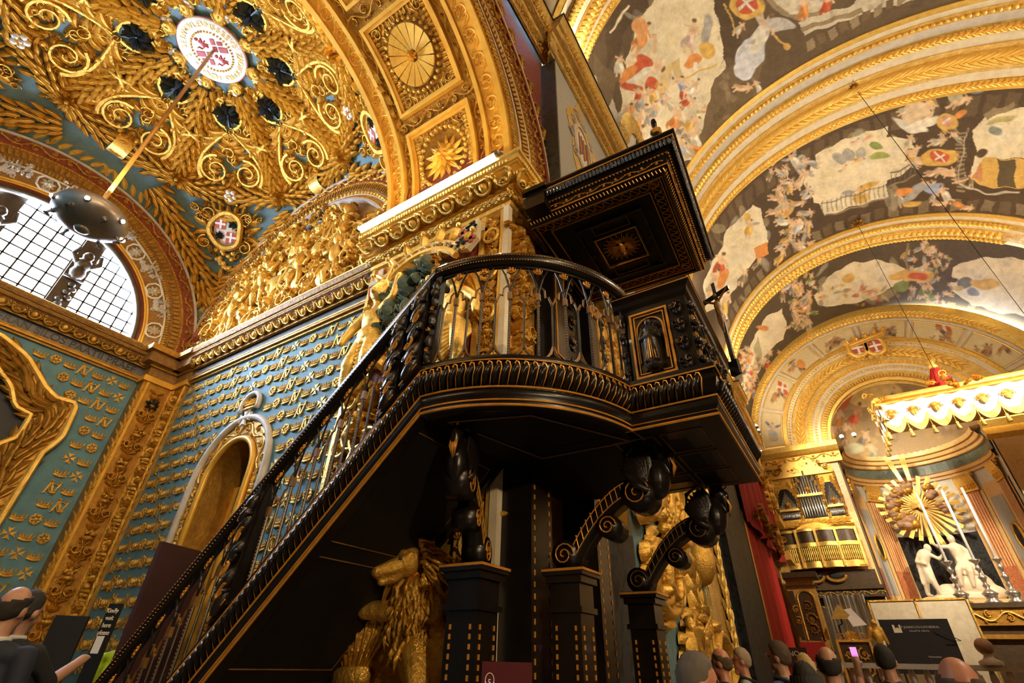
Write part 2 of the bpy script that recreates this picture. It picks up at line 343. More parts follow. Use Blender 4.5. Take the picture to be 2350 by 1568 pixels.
def monogram(mb, W, H, mi=0):                                          # interlaced N and C
    for p, q, w in (((-0.40, -0.46), (-0.22, 0.46), 0.09), ((-0.22, 0.46), (0.12, -0.46), 0.13), ((0.12, -0.46), (0.36, 0.42), 0.09)):
        bar(mb, np.array(p)*W, np.array(q)*W, w*W, H, 0, mi)
    for x, y in ((-0.40, -0.46), (-0.24, 0.46), (0.36, 0.42), (0.13, -0.46)): bar(mb, ((x-0.10)*W, y*W), ((x+0.10)*W, (y+0.015)*W), 0.07*W, H, 0, mi)
    a = np.linspace(0.75, 2*PI-0.75, 12); mb.tube(np.c_[W*(0.06+0.30*np.cos(a)), W*(-0.05+0.34*np.sin(a)), np.full(12, H*0.8)], W*0.05, 5, H/(W*0.07), mi=mi)
    return mb
def cotton(mb, W, H, mi=0):
    for k in range(6):
        a = k/6*2*PI+0.3
        for q, rr in ((0, 0.14), (0.33, 0.11), (-0.33, 0.11)):
            r = W*(0.30 if q == 0 else 0.38); mb.blob((r*math.cos(a+q), r*math.sin(a+q), H*0.45), (W*rr, W*rr, H*0.6), 4, 6, mi)
        bar(mb, (0, 0), (0.3*W*math.cos(a), 0.3*W*math.sin(a)), W*0.06, H*0.5, 0, mi)
    mb.blob((0, 0, H*0.4), (W*0.13, W*0.13, H*0.6), 4, 6, mi); return mb
def sprig(mb, W, H, mi=0):                                              # dark leafy sprig
    for k in range(15):
        a = PI/2+(k/14-0.5)*5.2; r = W*(0.10+0.16*(k % 3)/2)
        leaf(mb, r*math.cos(a)*0.6, r*math.sin(a)*0.6, a+rng.normal(0, .15), W*(0.34+0.12*(k % 2)), W*0.2, H, H*0.25*(k % 3), 0, mi, 5)
    leaf(mb, 0, 0, PI/2, W*0.55, W*0.22, H, H*0.4, 0, mi); bar(mb, (0, 0), (0, -W*0.55), W*0.05, H*0.5, 0, mi); return mb
def flower5(mb, R, H, mi=0, z=0.0):
    for k in range(5):
        a = k/5*2*PI+PI/2; mb.blob((R*0.55*math.cos(a), R*0.55*math.sin(a), z+H*0.4), (R*0.40, R*0.40, H*0.5), 4, 7, mi)
    mb.blob((0, 0, z+H*0.7), (R*0.2, R*0.2, H*0.5), 4, 7, mi); return mb
def cherub(mb, R, H, mi=0):
    mb.blob((0, 0, H*0.5), (R*0.55, R*0.66, H*0.8), 8, 10, mi); mb.blob((0, -R*0.08, H*1.2), (R*0.1, R*0.2, H*0.25), 4, 6, mi)
    for sg in (-1, 1):
        mb.blob((sg*R*0.28, -R*0.2, H*0.95), (R*0.2, R*0.2, H*0.3), 4, 6, mi)
        for k in range(4): leaf(mb, sg*R*0.45, -R*0.1*k, (0 if sg > 0 else PI)-sg*(0.5-0.32*k), R*0.8, R*0.3, H*0.5, 0, 0, mi, 5)
    for k in range(9):
        a = PI*(0.1+0.8*k/8); mb.blob((R*0.55*math.cos(a), R*0.62*math.sin(a), H*0.7), (R*0.19, R*0.19, H*0.45), 4, 6, mi)
    return mb
def egg(mb, W, Hh, D, mi=0, kind=0):                                    # egg, shell or face set in a cup, W wide and Hh tall
    a = np.linspace(PI*0.98, 2.02*PI, 11); mb.tube(np.c_[W*0.40*np.cos(a), Hh*(0.12+0.52*np.sin(a)), np.full(11, D*0.5)], W*0.075, 5, 1.3, mi=mi)
    for sg in (-1, 1): spiral(mb, sg*W*0.36, Hh*0.22, W*0.13, PI/2, -sg, 1.1, 0.3, D*0.6, D*0.2, mi, 12)
    if kind == 0: shell(mb, 0, -Hh*0.22, PI/2, W*0.30, D*0.9, 7, D*0.1, mi)
    elif kind == 1:
        mb.blob((0, -Hh*0.02, D*0.25), (W*0.24, Hh*0.34, D*0.6), 6, 8, mi); mb.blob((0, -Hh*0.02, D*0.85), (W*0.05, Hh*0.09, D*0.18), 4, 6, mi)
        for k in range(5): mb.blob((W*(k-2)*0.11, Hh*0.28, D*0.5), (W*0.08, Hh*0.08, D*0.35), 4, 6, mi)
    else: mb.blob((0, -Hh*0.05, D*0.2), (W*0.26, Hh*0.40, D*0.7), 6, 8, mi)
    for q in (-1, 0, 1): leaf(mb, W*0.5, -Hh*0.30, PI/2+q*0.55, Hh*0.42, W*0.12, D*0.5, 0, 0, mi, 4)
    return mb
def tube2(mb, pts, r, H, z=0.0, mi=0, ns=5):
    P = np.asarray(pts, float); mb.tube(np.c_[P, np.full(len(P), z+H*0.4)], r, ns, H/max(np.max(r), 1e-6)*0.6, mi=mi); return mb
def candelabra(mb, L, W, H, unit=None, mi=0, z=0.0):                   # upright carved strip along +y
    unit = unit or W*2.2; n = max(1, int(round(L/unit))); unit = L/n
    for k in range(n):
        y = k*unit
        for sg in (-1, 1):
            scroll(mb, sg*W*0.24, y+unit*0.22, W*0.21, PI/2+sg*0.9, sg, H, z, 5, mi, 1.2)
            acanthus(mb, sg*W*0.05, y+unit*0.34, PI/2-sg*0.55, unit*0.24, W*0.30, H, z, sg*0.5, 2, mi)
            leaf(mb, sg*W*0.04, y+unit*0.96, PI/2-sg*0.9, W*0.34, W*0.16, H, z, -sg*0.7, mi); leaf(mb, sg*W*0.06, y+unit*0.05, PI/2-sg*1.2, W*0.40, W*0.17, H, z, sg*0.7, mi)
        acanthus(mb, 0, y+unit*0.02, PI/2, unit*0.30, W*0.34, H*1.1, z, 0, 3, mi)
        mb.blob((0, y+unit*0.52, z+H*0.4), (W*0.22, unit*0.07, H*0.8), 6, 10, mi)
        for j in range(11):
            a = rng.uniform(0, PI); r = W*rng.uniform(0.05, 0.27); mb.blob((r*math.cos(a), y+unit*0.60+r*math.sin(a)*0.9, z+H*0.6), (W*0.075, W*0.075, H*0.5), 4, 6, mi)
        for q in range(5): leaf(mb, 0, y+unit*0.74, PI/2+(q-2)*0.42, unit*0.22, W*0.15, H, z, 0, mi, 5)
    return mb
def foliage(mb, W, Hh, H, n, mi=0, z=0.0, inside=None):                # dense carved foliage filling a W x Hh field
    k = 0; tries = 0
    while k < n and tries < n*6:
        tries += 1; x, y = rng.uniform(0, W), rng.uniform(0, Hh)
        if inside and not inside(x, y): continue
        k += 1; s = rng.uniform(0.7, 1.3)*math.sqrt(W*Hh/n)
        t = rng.random(); zz = z+rng.uniform(0, H*0.5)
        if t < 0.35: scroll(mb, x, y, s*0.5, rng.uniform(0, 6.3), rng.choice((-1, 1)), H, zz, 5, mi)
        elif t < 0.75: acanthus(mb, x, y, rng.uniform(0, 6.3), s*1.1, s*0.7, H, zz, rng.uniform(-1.2, 1.2), 3, mi)
        elif t < 0.88: rosette(mb, x, y, s*0.38, 7, H, zz, mi)
        else: mb.blob((x, y, zz), (s*0.25, s*0.35, H*1.4), 6, 8, mi)
    return mb
# ================================================================== SIDE CHAPEL
BX, SY, OY, YC, XC = -11.6, 4.0, -2.4, 0.8, -8.0
W0, IX, JY, OJY = -2.43, -4.9, 3.6, -2.0            # nave face, chapel face and the two jambs of the entrance arch
SC = np.array([XC, YC, 7.15]); SR = 4.85             # sail vault: a sphere cut by the four walls

def structure(name, mb, mats, label, cat='wall', smooth=False):
    return solid(name, mb, mats, label, cat, smooth, kind='structure')

fl = structure('floor', MB().box((-13, -12, -0.2), (14, 42, 0)), 'floor_marble', 'polished dark marble church floor running from chapel to sanctuary', 'floor')

# ---------------- back wall with window opening
mb = MB(); mb.grid([[(BX, OY, 0), (BX, SY+0.3, 0)], [(BX, OY, 7.16), (BX, SY+0.3, 7.16)]])
def arch_grid(X0, X1, r0, r1, c=(YC, 7.15), n=40, a0=0, a1=PI):
    a = np.linspace(a0, a1, n+1)
    return np.stack([np.c_[np.full(n+1, X0), c[0]+r0*np.cos(a), c[1]+r0*np.sin(a)], np.c_[np.full(n+1, X1), c[0]+r1*np.cos(a), c[1]+r1*np.sin(a)]])
mb.grid(arch_grid(BX, BX, 2.6, 3.7))
mb.grid([[(BX, YC+2.6, 7.0), (BX, YC+2.6, 7.16)], [(BX, SY+0.3, 7.0), (BX, SY+0.3, 7.16)]])
wall_back = structure('wall_chapel_back', mb, 'blue_ground', 'blue back wall of the chapel below the half-round window, covered in gold crowns, crosses and monograms')
# ---------------- side wall (blue) with the arched niche cut in
NX, NS, NR = -7.9, 3.96, 0.60
mb = MB(); a = np.linspace(0, PI, 21)
xs = NX+NR*np.cos(a); zs = NS+NR*np.sin(a)
top = np.c_[xs, np.full(21, SY), zs]; up = np.c_[xs, np.full(21, SY), np.full(21, 7.16)]
mb.grid(np.stack([top, up]))
mb.grid([[(NX+NR, SY, 0), (NX+NR, SY, 7.16)], [(W0-0.5, SY, 0), (W0-0.5, SY, 7.16)]]); mb.grid([[(BX-.3, SY, 0), (BX-.3, SY, 7.16)], [(NX-NR, SY, 0), (NX-NR, SY, 7.16)]])
mb.grid([[(BX-.3, SY, 7.1), (BX-.3, SY, 11.2)], [(IX, SY, 7.1), (IX, SY, 11.2)]])
wall_side = structure('wall_chapel_side', mb, 'blue_ground', 'blue side wall of the chapel with an arched niche and rows of gold crowns')
mb = MB().grid([[(BX-.3, OY, 0), (BX-.3, OY, 11.5)], [(IX+2.5, OY, 0), (IX+2.5, OY, 11.5)]])
structure('wall_chapel_near', mb, 'blue_ground', 'plain blue side wall of the chapel on the near side, out of view')

# ---------------- gold motifs on the blue walls: crown, cotton plant, crown, monogram, crown, cross
motif = {k: to_mesh(k, f(MB()), 'gold', False) for k, f in (('crown', lambda m: crown(m, 0.185, 0.022)), ('eight_pointed_cross', lambda m: maltese(m, 0.225, 0.02)),
         ('monogram', lambda m: monogram(m, 0.245, 0.018)), ('cotton_plant', lambda m: cotton(m, 0.20, 0.028)))}
CYC = ['crown', 'cotton_plant', 'crown', 'monogram', 'crown', 'eight_pointed_cross']
def frame_outline(grow=0.0):
    P = [(1.12, 6.25), (1.6, 6.05), (2.07, 5.64), (2.30, 5.52), (2.63, 5.55), (2.70, 4.88), (2.64, 4.72), (2.55, 4.54), (2.49, 2.2)]
    return [(y+grow, z+grow) for y, z in P]
def in_frame(y, z):
    P = np.array(frame_outline(0.09)); y = YC+abs(y-YC)
    if z > 6.3: return False
    return y < np.interp(z, P[::-1, 1], P[::-1, 0]) if z > 2.2 else y < 2.6
for r in range(17):
    for c in range(-14, 9):
        y, z = 1.735+0.2395*c, 6.203-0.273*r
        if y > 3.36 or y < OY+0.2 or z < 1.2 or in_frame(y, z) or in_frame(y-0.08, z): continue
        if y < 0.2 and z < 5.2: continue
        k = CYC[(c-r) % 6]; link(k, motif[k], wall_back, frame((BX+0.004, y, z), (0, 1, 0), (0, 0, 1), (1, 0, 0)))
CY2 = ['crown', 'monogram', 'crown', 'cotton_plant', 'crown', 'eight_pointed_cross']
def in_niche(x, z):
    return abs(x-NX) < 1.06 and (z < NS or math.hypot(x-NX, z-NS) < 1.10 or (abs(x-NX) < 0.32 and z < 5.5))
n = 0
for r in range(18):
    for c in range(-2, 20):
        x, z = -5.957-0.2405*c, 6.203-0.282*r
        if x < -10.6 or x > -5.2 or in_niche(x, z) or z < 1.3: continue
        if n >= 297: continue
        n += 1; k = CY2[(c+r) % 6]; link(k, motif[k], wall_side, frame((x, SY-0.004, z), (1, 0, 0), (0, 0, 1), (0, -1, 0)))

# ---------------- niche in the side wall
nz = thing('arched_niche', 'gold-framed round-headed niche with a small crown and cross on top in the blue side wall', 'niche', (NX, SY, 0), kind='structure')
mb = MB(); dpt = 0.55
mb.grid(np.stack([top, top+np.array([0, dpt, 0])])); mb.grid([[(NX-NR, SY, 0), (NX-NR, SY+dpt, 0)], [(NX-NR, SY, NS), (NX-NR, SY+dpt, NS)]]); mb.grid([[(NX+NR, SY, 0), (NX+NR, SY+dpt, 0)], [(NX+NR, SY, NS), (NX+NR, SY+dpt, NS)]])
part('niche_reveal', mb, 'gold_dark', nz)
mb = MB().box((NX-NR-.05, SY+dpt, 0), (NX+NR+.05, SY+dpt+.05, NS+NR+.05)); part('niche_back', mb, 'wood_dark', nz)
def arch_path(cx, cz, r, zb, n=24):
    a = np.linspace(0, PI, n+1); P = np.c_[cx+r*np.cos(a), cz+r*np.sin(a)]
    return np.concatenate([[(cx+r, zb)], P, [(cx-r, zb)]])
def mould(path, y, rr, flat=1.0, mi=0, mb=None):
    mb = mb or MB(); P = np.c_[path[:, 0], np.full(len(path), y), path[:, 1]]; mb.tube(P, rr, 6, flat, up=(0, -1, 0), mi=mi); return mb
part('niche_moulding', mould(arch_path(NX, NS, NR+0.03, 1.0), SY-0.03, 0.05), 'gold_flat', nz, True)
part('niche_moulding', mould(arch_path(NX, NS, NR+0.40, 1.0), SY-0.03, 0.06), 'cream_grey', nz, True)
mb = MB(); vine(mb, PI*(NR+0.21), 0.26, 0.05, 0.30)
def _nb(V):
    a = V[:, 0]/(NR+0.21); r = NR+0.21+V[:, 1]; return np.c_[NX-r*np.cos(a), SY-V[:, 2], NS+r*np.sin(a)]
part('niche_carved_band', mb.map(_nb), 'gold', nz)
for sg in (-1, 1):
    mb = MB(); candelabra(mb, 2.4, 0.26, 0.05); part('niche_carved_band', mb.map(onto((NX+sg*(NR+0.21), SY, 1.5), (1, 0, 0), (0, 0, 1), (0, -1, 0))), 'gold', nz)
part('niche_band_ground', mould(arch_path(NX, NS, NR+0.21, 1.0), SY-0.0, 0.17, 0.12), 'gold_dark', nz)
a = np.linspace(-0.35, PI+0.35, 16); mb = MB().tube(np.c_[NX+0.25*np.cos(a), np.full(16, SY-.05), NS+NR+0.62+0.25*np.sin(a)], 0.045, 6, up=(0, -1, 0)); part('crest_moulding', mb, 'cream_grey', nz, True)
part('crest_crown', crown(MB(), 0.30, 0.08).map(onto((NX, SY-.02, NS+NR+0.66), (1, 0, 0), (0, 0, 1), (0, -1, 0))), 'gold', nz)
part('crest_cross', maltese(MB(), 0.34, 0.05).map(onto((NX, SY-.04, NS+NR+0.40), (1, 0, 0), (0, 0, 1), (0, -1, 0))), 'white_plaster', nz)
mb = MB()
for z0, z1 in ((3.05, 3.12), (3.50, 3.57), (3.95, 4.0)): mb.box((NX-NR, SY+dpt-.05, z0), (NX+NR, SY+dpt, z1))
for x0 in (-NR, NR-.1): mb.box((NX+x0, SY+dpt-.06, 1.0), (NX+x0+.1, SY+dpt, 4.0))
part('niche_panel_frame', mb, 'gold_flat', nz)
mb = MB()
for sg in (-1, 1): scroll(mb, NX+sg*0.24, 3.28, 0.2, PI/2, sg, 0.05); scroll(mb, NX+sg*0.26, 3.73, 0.15, -PI/2, sg, 0.05); scroll(mb, NX+sg*.24, 2.7, .25, PI/2, sg, .05)
acanthus(mb, NX, 3.1, PI/2, 0.34, 0.22, 0.05); acanthus(mb, NX, 2.5, PI/2, .5, .3, .05)
part('niche_scrollwork', mb.map(lambda V: np.c_[V[:, 0], SY+dpt-.02-V[:, 2], V[:, 1]]), 'gold', nz)

# ---------------- entablature along back and side wall
PROF = [(0, 6.36), (0.05, 6.36), (0.06, 6.40), (0.10, 6.40), (0.10, 6.46), (0.05, 6.47)]
PROF2 = [(0.03, 6.47), (0.03, 6.68)]
PROF3 = [(0.05, 6.68), (0.10, 6.68), (0.12, 6.72), (0.10, 6.74), (0.20, 6.86), (0.26, 6.88), (0.27, 6.93), (0.31, 6.94), (0.34, 7.00), (0.34, 7.05), (0, 7.06)]
def entab(name, P0, P1, U, label):
    t = thing(name, label, 'cornice', (np.asarray(P0)+np.asarray(P1))/2, kind='structure'); Wd = (0, 0, 1)
    part('architrave', MB().extrude(PROF, P0, P1, U, Wd), 'gold_dark', t); part('frieze', MB().extrude(PROF2+[(0, 6.68), (0, 6.47)], P0, P1, U, Wd), 'slate_frieze', t)
    part('cornice', MB().extrude(PROF3, P0, P1, U, Wd), 'ochre', t)
    P0, P1, U = (np.asarray(q, float) for q in (P0, P1, U)); L = np.linalg.norm(P1-P0); T = (P1-P0)/L
    for z, off, r in ((6.46, 0.10, 0.016), (6.685, 0.105, 0.014), (6.93, 0.27, 0.012), (7.04, 0.335, 0.016)):
        part('gilt_fillet', MB().tube([P0+U*off+np.array([0, 0, z]), P1+U*off+np.array([0, 0, z])], r, 6), 'gold', t)
    mb = MB(); n = int(L/0.045)
    for k in range(n):
        c = P0+T*(k+0.5)*0.045+U*0.295+np.array([0, 0, 6.975]); mb.blob(c, (0.017, 0.017, 0.026), 3, 5)
    part('bead_row', mb, 'gold', t, kind='stuff')
    n = int(round(L/0.24)); w = L/n; Wn = np.cross(U, T)
    sl = np.array([0, 0, 1.0])*0.82+U*0.57; nm = U*0.82-np.array([0, 0, 1.0])*0.57
    me = [to_mesh('egg_ornament', egg(MB(), w*0.92, 0.19, 0.09, 0, k), 'gold', True) for k in (0, 2)]
    for k in range(n):
        o = P0+T*(k+0.5)*w+U*0.16+np.array([0, 0, 6.79]); link('egg_ornament', me[k % 2], t, frame(o, T, sl, nm))
    return t
eb = entab('trim_1', (BX, OY, 0), (BX, 3.36, 0), (1, 0, 0), 'gilded entablature under the half-round window with a dark lettered frieze')
es = entab('trim_2', (-10.7, SY, 0), (IX, SY, 0), (0, -1, 0), 'gilded entablature with shells above the blue side wall')
def text(body, size, M, matname, parent, name='lettering', depth=0.004, align='CENTER'):
    c = bpy.data.curves.new(name, 'FONT'); c.body = body; c.size = size; c.extrude = depth; c.align_x = align; c.align_y = 'CENTER'
    o = bpy.data.objects.new(name, c); COL.objects.link(o); bpy.context.view_layer.update()
    me = bpy.data.meshes.new_from_object(o.evaluated_get(bpy.context.evaluated_depsgraph_get())); bpy.data.objects.remove(o)
    me.name = name; me.materials.clear(); me.materials.append(MATS[matname]); return link(name, me, parent, M)
text('ENVSPICIIS FRAN SILOS PAATII PRAEF', 0.20, frame((BX+0.036, 1.55, 6.575), (0, 1, 0), (0, 0, 1), (1, 0, 0)), 'letter_dark', eb)

# ---------------- pilasters in the chapel corner
def pilaster(name, o, T, U, w, label, z1=6.36, z0=0.0, depth=0.3):
    t = thing(name, label, 'pilaster', o, kind='structure'); o, T, U = (np.asarray(q, float) for q in (o, T, U))
    def boxm(a0, a1, d0, d1, za, zb, m, nm):
        mb = MB().box((a0, za, d0), (a1, zb, d1)); part(nm, mb.map(lambda V: o+V[:, :1]*T+V[:, 2:]*U+np.c_[0*V[:, :2], V[:, 1]]), m, t)
    boxm(0, w, 0, depth, z0, z1, 'gold_dark', 'shaft'); boxm(-.04, w+.04, 0, depth+.05, z1-0.02, z1+0.10, 'gold_flat', 'capital')
    boxm(-.05, w+.05, 0, depth+.08, z1+0.30, z1+0.36, 'gold_dark', 'cornice_break'); boxm(0, w, 0, depth+.03, z1+0.1, z1+0.30, 'ochre', 'frieze_break')
    boxm(-.16, w+.16, 0, depth+.20, z1+0.36, z1+0.58, 'ochre', 'cornice_break'); boxm(-.24, w+.24, 0, depth+.30, z1+0.58, z1+0.70, 'gold_dark', 'cornice_break')
    for a0 in (0.10*w, 0.86*w): boxm(a0, a0+0.04*w+.02, depth, depth+.025, z0, z1-.03, 'gold_flat', 'gilt_band')
    mb = MB(); candelabra(mb, z1-1.2, w*0.66, 0.10, w*1.0); part('carved_candelabra', mb.map(lambda V: o+(V[:, :1]+w/2)*T+(V[:, 2:]+depth)*U+np.c_[0*V[:, :2], V[:, 1]+1.0]), 'gold', t)
    for a0 in (0.05*w, 0.95*w):
        mb = MB(); laurel(mb, z1-1.2, w*0.09, 0.03, 60, 2); part('carved_edge', mb.map(lambda V: o+(V[:, 1:2]+a0)*T+(V[:, 2:]+depth)*U+np.c_[0*V[:, :2], V[:, 0]+1.0]), 'gold', t)
    return t
p1 = pilaster('trim_3', (BX, 3.36, 0), (0, 1, 0), (1, 0, 0), 0.62, 'tall corner pilaster carved with gilded baskets, scrolls and a black sprig')
part('black_sprig', sprig(MB(), 0.24, 0.06).map(onto((BX+.36, 3.67, 5.88), (0, 1, 0), (0, 0, 1), (1, 0, 0))), 'black_leaf', p1)
pilaster('trim_4', (-11.3, SY, 0), (1, 0, 0), (0, -1, 0), 0.58, 'narrow gilded half pilaster between corner pilaster and blue side wall', depth=0.06)

# ---------------- sail vault with its eightfold carved decoration
gx = np.linspace(BX, IX+.0, 50); gy = np.linspace(OY, SY, 50); Xg, Yg = np.meshgrid(gx, gy, indexing='ij')
Zg = SC[2]+np.sqrt(np.maximum(SR**2-(Xg-XC)**2-(Yg-YC)**2, 0.0))
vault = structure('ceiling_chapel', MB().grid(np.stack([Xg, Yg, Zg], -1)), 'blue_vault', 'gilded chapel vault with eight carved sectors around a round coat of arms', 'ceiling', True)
def smap(phi, x0=0.0, y0=0.0, rot=0.0):          # flat ornament onto the sphere: x across, y down from the apex (metres)
    c, s = math.cos(rot), math.sin(rot)
    def fn(V):
        x = x0+V[:, 0]*c-V[:, 1]*s; y = y0+V[:, 0]*s+V[:, 1]*c; th = y/SR
        n0 = np.stack([np.sin(th)*math.cos(phi), np.sin(th)*math.sin(phi), np.cos(th)], 1); e = np.array([-math.sin(phi), math.cos(phi), 0])
        return (n0*np.cos(x/SR)[:, None]+e*np.sin(x/SR)[:, None])*(SR-V[:, 2])[:, None]
    return fn
dg = SR*PI/180
def vrot(k): return Matrix.Translation(Vector(SC)) @ Matrix.Rotation(k*PI/4, 4, 'Z')
def vset(name, mb, m, ks=range(8), smooth=False):
    me = to_mesh(name, mb, m, smooth)
    for k in ks: link(name, me, vault, vrot(k))
flip = PI   # ornaments point towards the apex
vset('black_sprig', sprig(MB(), 0.52, 0.14).map(smap(0, 0, 16.2*dg, flip)), 'black_leaf')
vset('crown', crown(MB(), 0.40, 0.10).map(smap(0, 0, 11.6*dg, flip)), 'gold')
vset('cherub_head', cherub(MB(), 0.22, 0.11).map(smap(PI/8, 0, 9.6*dg, flip)), 'gold', smooth=True)
vset('white_flower', flower5(MB(), 0.16, 0.10).map(smap(0, 0.36, 9.0*dg)), 'white_plaster', smooth=True)
vset('shell', shell(MB(), 0, 0, -PI/2, 0.30, 0.10).map(smap(0, 0, 24.6*dg)), 'gold')
mb = MB(); a = np.linspace(0.3, 2*PI-0.3, 18); mb.tube(np.c_[0.30*np.sin(a), -0.34*np.cos(a), np.full(18, .04)], 0.045, 6)
for sg in (-1, 1): spiral(mb, sg*0.16, -0.42, 0.10, PI/2, sg, 1.2, .25, .06); spiral(mb, sg*.12, .4, .1, -PI/2, sg, 1.2, .25, .06)
vset('cartouche_rim', mb.map(smap(0, 0, 16.0*dg, flip)), 'gold')
for sg in (-1, 1):
    mb = MB(); scroll(mb, sg*0.36, 31.6*dg, 0.34, -PI/2-sg*0.2, sg, 0.16, 0, 9, turns=1.6)
    t = np.linspace(0, 1, 14); mb.tube(np.c_[sg*(0.06+0.66*np.sin(t*PI*0.62)), (21+13.5*t)*dg, 0.07+0*t], 0.055*(0.6+0.6*t), 6)
    for k in range(8):
        q = k/7; leaf(mb, sg*(0.10+0.64*math.sin(q*PI*0.62)), (21+13*q)*dg, (PI/2-1.05 if sg > 0 else PI/2+1.05), 0.46, 0.26, 0.18, 0, -sg*1.3)
        leaf(mb, sg*(0.06+0.5*math.sin(q*PI*0.55)), (21+12*q)*dg, PI/2+sg*0.8, 0.32, 0.18, 0.14, 0, sg*1.1)
    vset('acanthus_volute', mb.map(smap(0)), 'gold')
    mb = MB(); acanthus(mb, sg*0.5, 36.5*dg, PI/2-sg*1.1, 0.5, 0.34, 0.12, 0, -sg*0.8); acanthus(mb, sg*0.30, 20*dg, -PI/2+sg*0.5, 0.45, 0.24, 0.10, 0, sg*1.0)
    scroll(mb, sg*0.52, 21.5*dg, 0.15, 0, sg, 0.10, 0, 5); vset('side_scroll', mb.map(smap(0)), 'gold')
mb = MB(); acanthus(mb, 0, 30*dg, -PI/2, 0.42, 0.26, 0.10); rosette(mb, 0, 37*dg, 0.2, 7, 0.1); leaf(mb, 0, 33*dg, PI/2, .35, .2, .12)
for q in range(7): leaf(mb, 0, 25.5*dg, PI/2+(q-3)*0.25, 0.30, 0.09, 0.06)
vset('palmette', mb.map(smap(0)), 'gold')
mb = MB(); laurel(mb, 29*dg, 0.40, 0.19, 16, 4); vset('laurel_rib', mb.map(smap(PI/8, 0, 11*dg, PI/2)), 'gold')
mb = MB()
for q in (-1, 1): mb.tube(np.c_[np.linspace(-.23, .23, 7), q*np.linspace(-.12, .12, 7), 0.07+0.15*np.cos(np.linspace(-1.4, 1.4, 7))], .04, 6, .5)
vset('ribbon_knot', mb.map(smap(PI/8, 0, 24.5*dg)), 'gold', smooth=True)
def ringmap(phi0, th0, sgn):                       # along the ring th0 starting at azimuth phi0
    def fn(V):
        ph = phi0+sgn*V[:, 0]/(SR*math.sin(th0)); th = th0+V[:, 1]/SR
        return np.stack([np.sin(th)*np.cos(ph), np.sin(th)*np.sin(ph), np.cos(th)], 1)*(SR-V[:, 2])[:, None]
    return fn
Lr = SR*math.sin(rad(38.2))*PI/8
for sg in (1, -1):
    m2 = MB(); laurel(m2, Lr, 0.38, 0.19, 7, 4); vset('laurel_ring', m2.map(ringmap(PI/8, rad(38.2), sg)), 'gold')
vset('ring_rosette', rosette(MB(), 0, 0, 0.27, 10, 0.18, 0.06).map(smap(PI/8, 0, 38.2*dg)), 'gold')
mb = MB(); mb.grid(np.stack([np.c_[np.full(7, s), np.linspace(-.24, .24, 7), 0.04+0.20*np.cos(np.linspace(-1.35, 1.35, 7))] for s in (-0.17, 0.17)]))
vset('gilt_clasp', mb.map(smap(0, 0, 38.2*dg)), 'gold_bright', (0, 2, 4, 6), True)
m2 = MB(); flower5(m2, 0.17, 0.12, 0, 0.12); vset('white_flower', m2.map(smap(0, 0, 38.2*dg)), 'white_plaster', (1, 3, 5, 7), True)
mb = MB()
for k in range(16):                                       # tiny scrolls filling the sector
    sg = 1 if k % 2 else -1; q = k//2
    spiral(mb, sg*(0.18+0.10*q), (14+2.9*q)*dg, 0.09, rng.uniform(0, 6), sg, 1.2, 0.25, 0.06); leaf(mb, sg*(0.22+0.11*q), (13+3.0*q)*dg, rng.uniform(0, 6), 0.26, 0.13, 0.09, 0, sg)
    rosette(mb, sg*(0.1+0.02*q), (27+0.2*q)*dg+.01*k, .06, 5, .05, layers=1) if q == 0 else None
vset('small_scrollwork', mb.map(smap(0)), 'gold')
mb = MB(); foliage(mb, 2.3, 2.35, 0.10, 115, inside=lambda x, y: abs(x-1.15) < .06+.36*(y+.75) and math.hypot(x-1.15, y-.5) > .34)
vset('sector_foliage', mb.map(lambda V: smap(0)(np.c_[V[:, 0]-1.15, V[:, 1]+10.5*dg, V[:, 2]*.8-.01])), 'gold')
# pendentives: cartouche with arms, garlands meeting at the foot
pend = {}
m2 = MB(); a = np.linspace(0, 2*PI, 25)[:-1]; m2.tube(np.c_[0.36*np.cos(a)*(1+.12*np.cos(3*a)), 0.44*np.sin(a), np.full(24, .12)], 0.075, 6, closed=True)
for sg in (-1, 1):
    for y in (-0.36, 0.36): scroll(m2, sg*0.46, y, 0.17, PI/2 if y < 0 else -PI/2, sg, 0.12, 0.03, 5)
    for j in range(4): leaf(m2, sg*0.4, -0.3+0.2*j, (0 if sg > 0 else PI), 0.42, 0.18, 0.1, 0, sg*(0.9 if j > 1 else -0.9))
pend['cartouche'] = to_mesh('cartouche', m2.map(smap(0, 0, 48.6*dg)), 'gold')
m2 = MB(); m2.blob((0, 0, 0.02), (0.33, 0.40, 0.12), 8, 16); pend['shield'] = to_mesh('shield', m2.map(smap(0, 0, 48.6*dg)), 'white_plaster', True)
m2 = MB()
for sg in (-1, 1): m2.prism([(sg*.02-.0, sg*-.02), (sg*.27, sg*-.02), (sg*.24, sg*-.24), (sg*.02, sg*-.32)], 0.10, 0.15)
pend['red_quarter'] = to_mesh('red_quarter', m2.map(smap(0, 0, 48.6*dg)), 'red_soft')
m2 = MB()
for sg in (-1, 1): bar(m2, (sg*.14-.12, -sg*.15), (sg*.14+.12, -sg*.15), .05, .01, .15); bar(m2, (sg*.13, -sg*.03), (sg*.13, -sg*.28), .05, .01, .15)
pend['white_cross'] = to_mesh('white_cross', m2.map(smap(0, 0, 48.6*dg)), 'white')
m2 = MB()
for sg in (-1, 1):
    s2 = sprig(MB(), 0.2, 0.05); m2.join(s2, lambda V: np.c_[V[:, 0]-sg*.14, -V[:, 1]+(-sg)*.15, V[:, 2]+.12])
pend['black_sprig'] = to_mesh('black_sprig', m2.map(smap(0, 0, 48.6*dg)), 'black_leaf')
m2 = crown(MB(), 0.62, 0.16); pend['crown'] = to_mesh('crown', m2.map(smap(0, 0, 42.6*dg, flip)), 'gold')
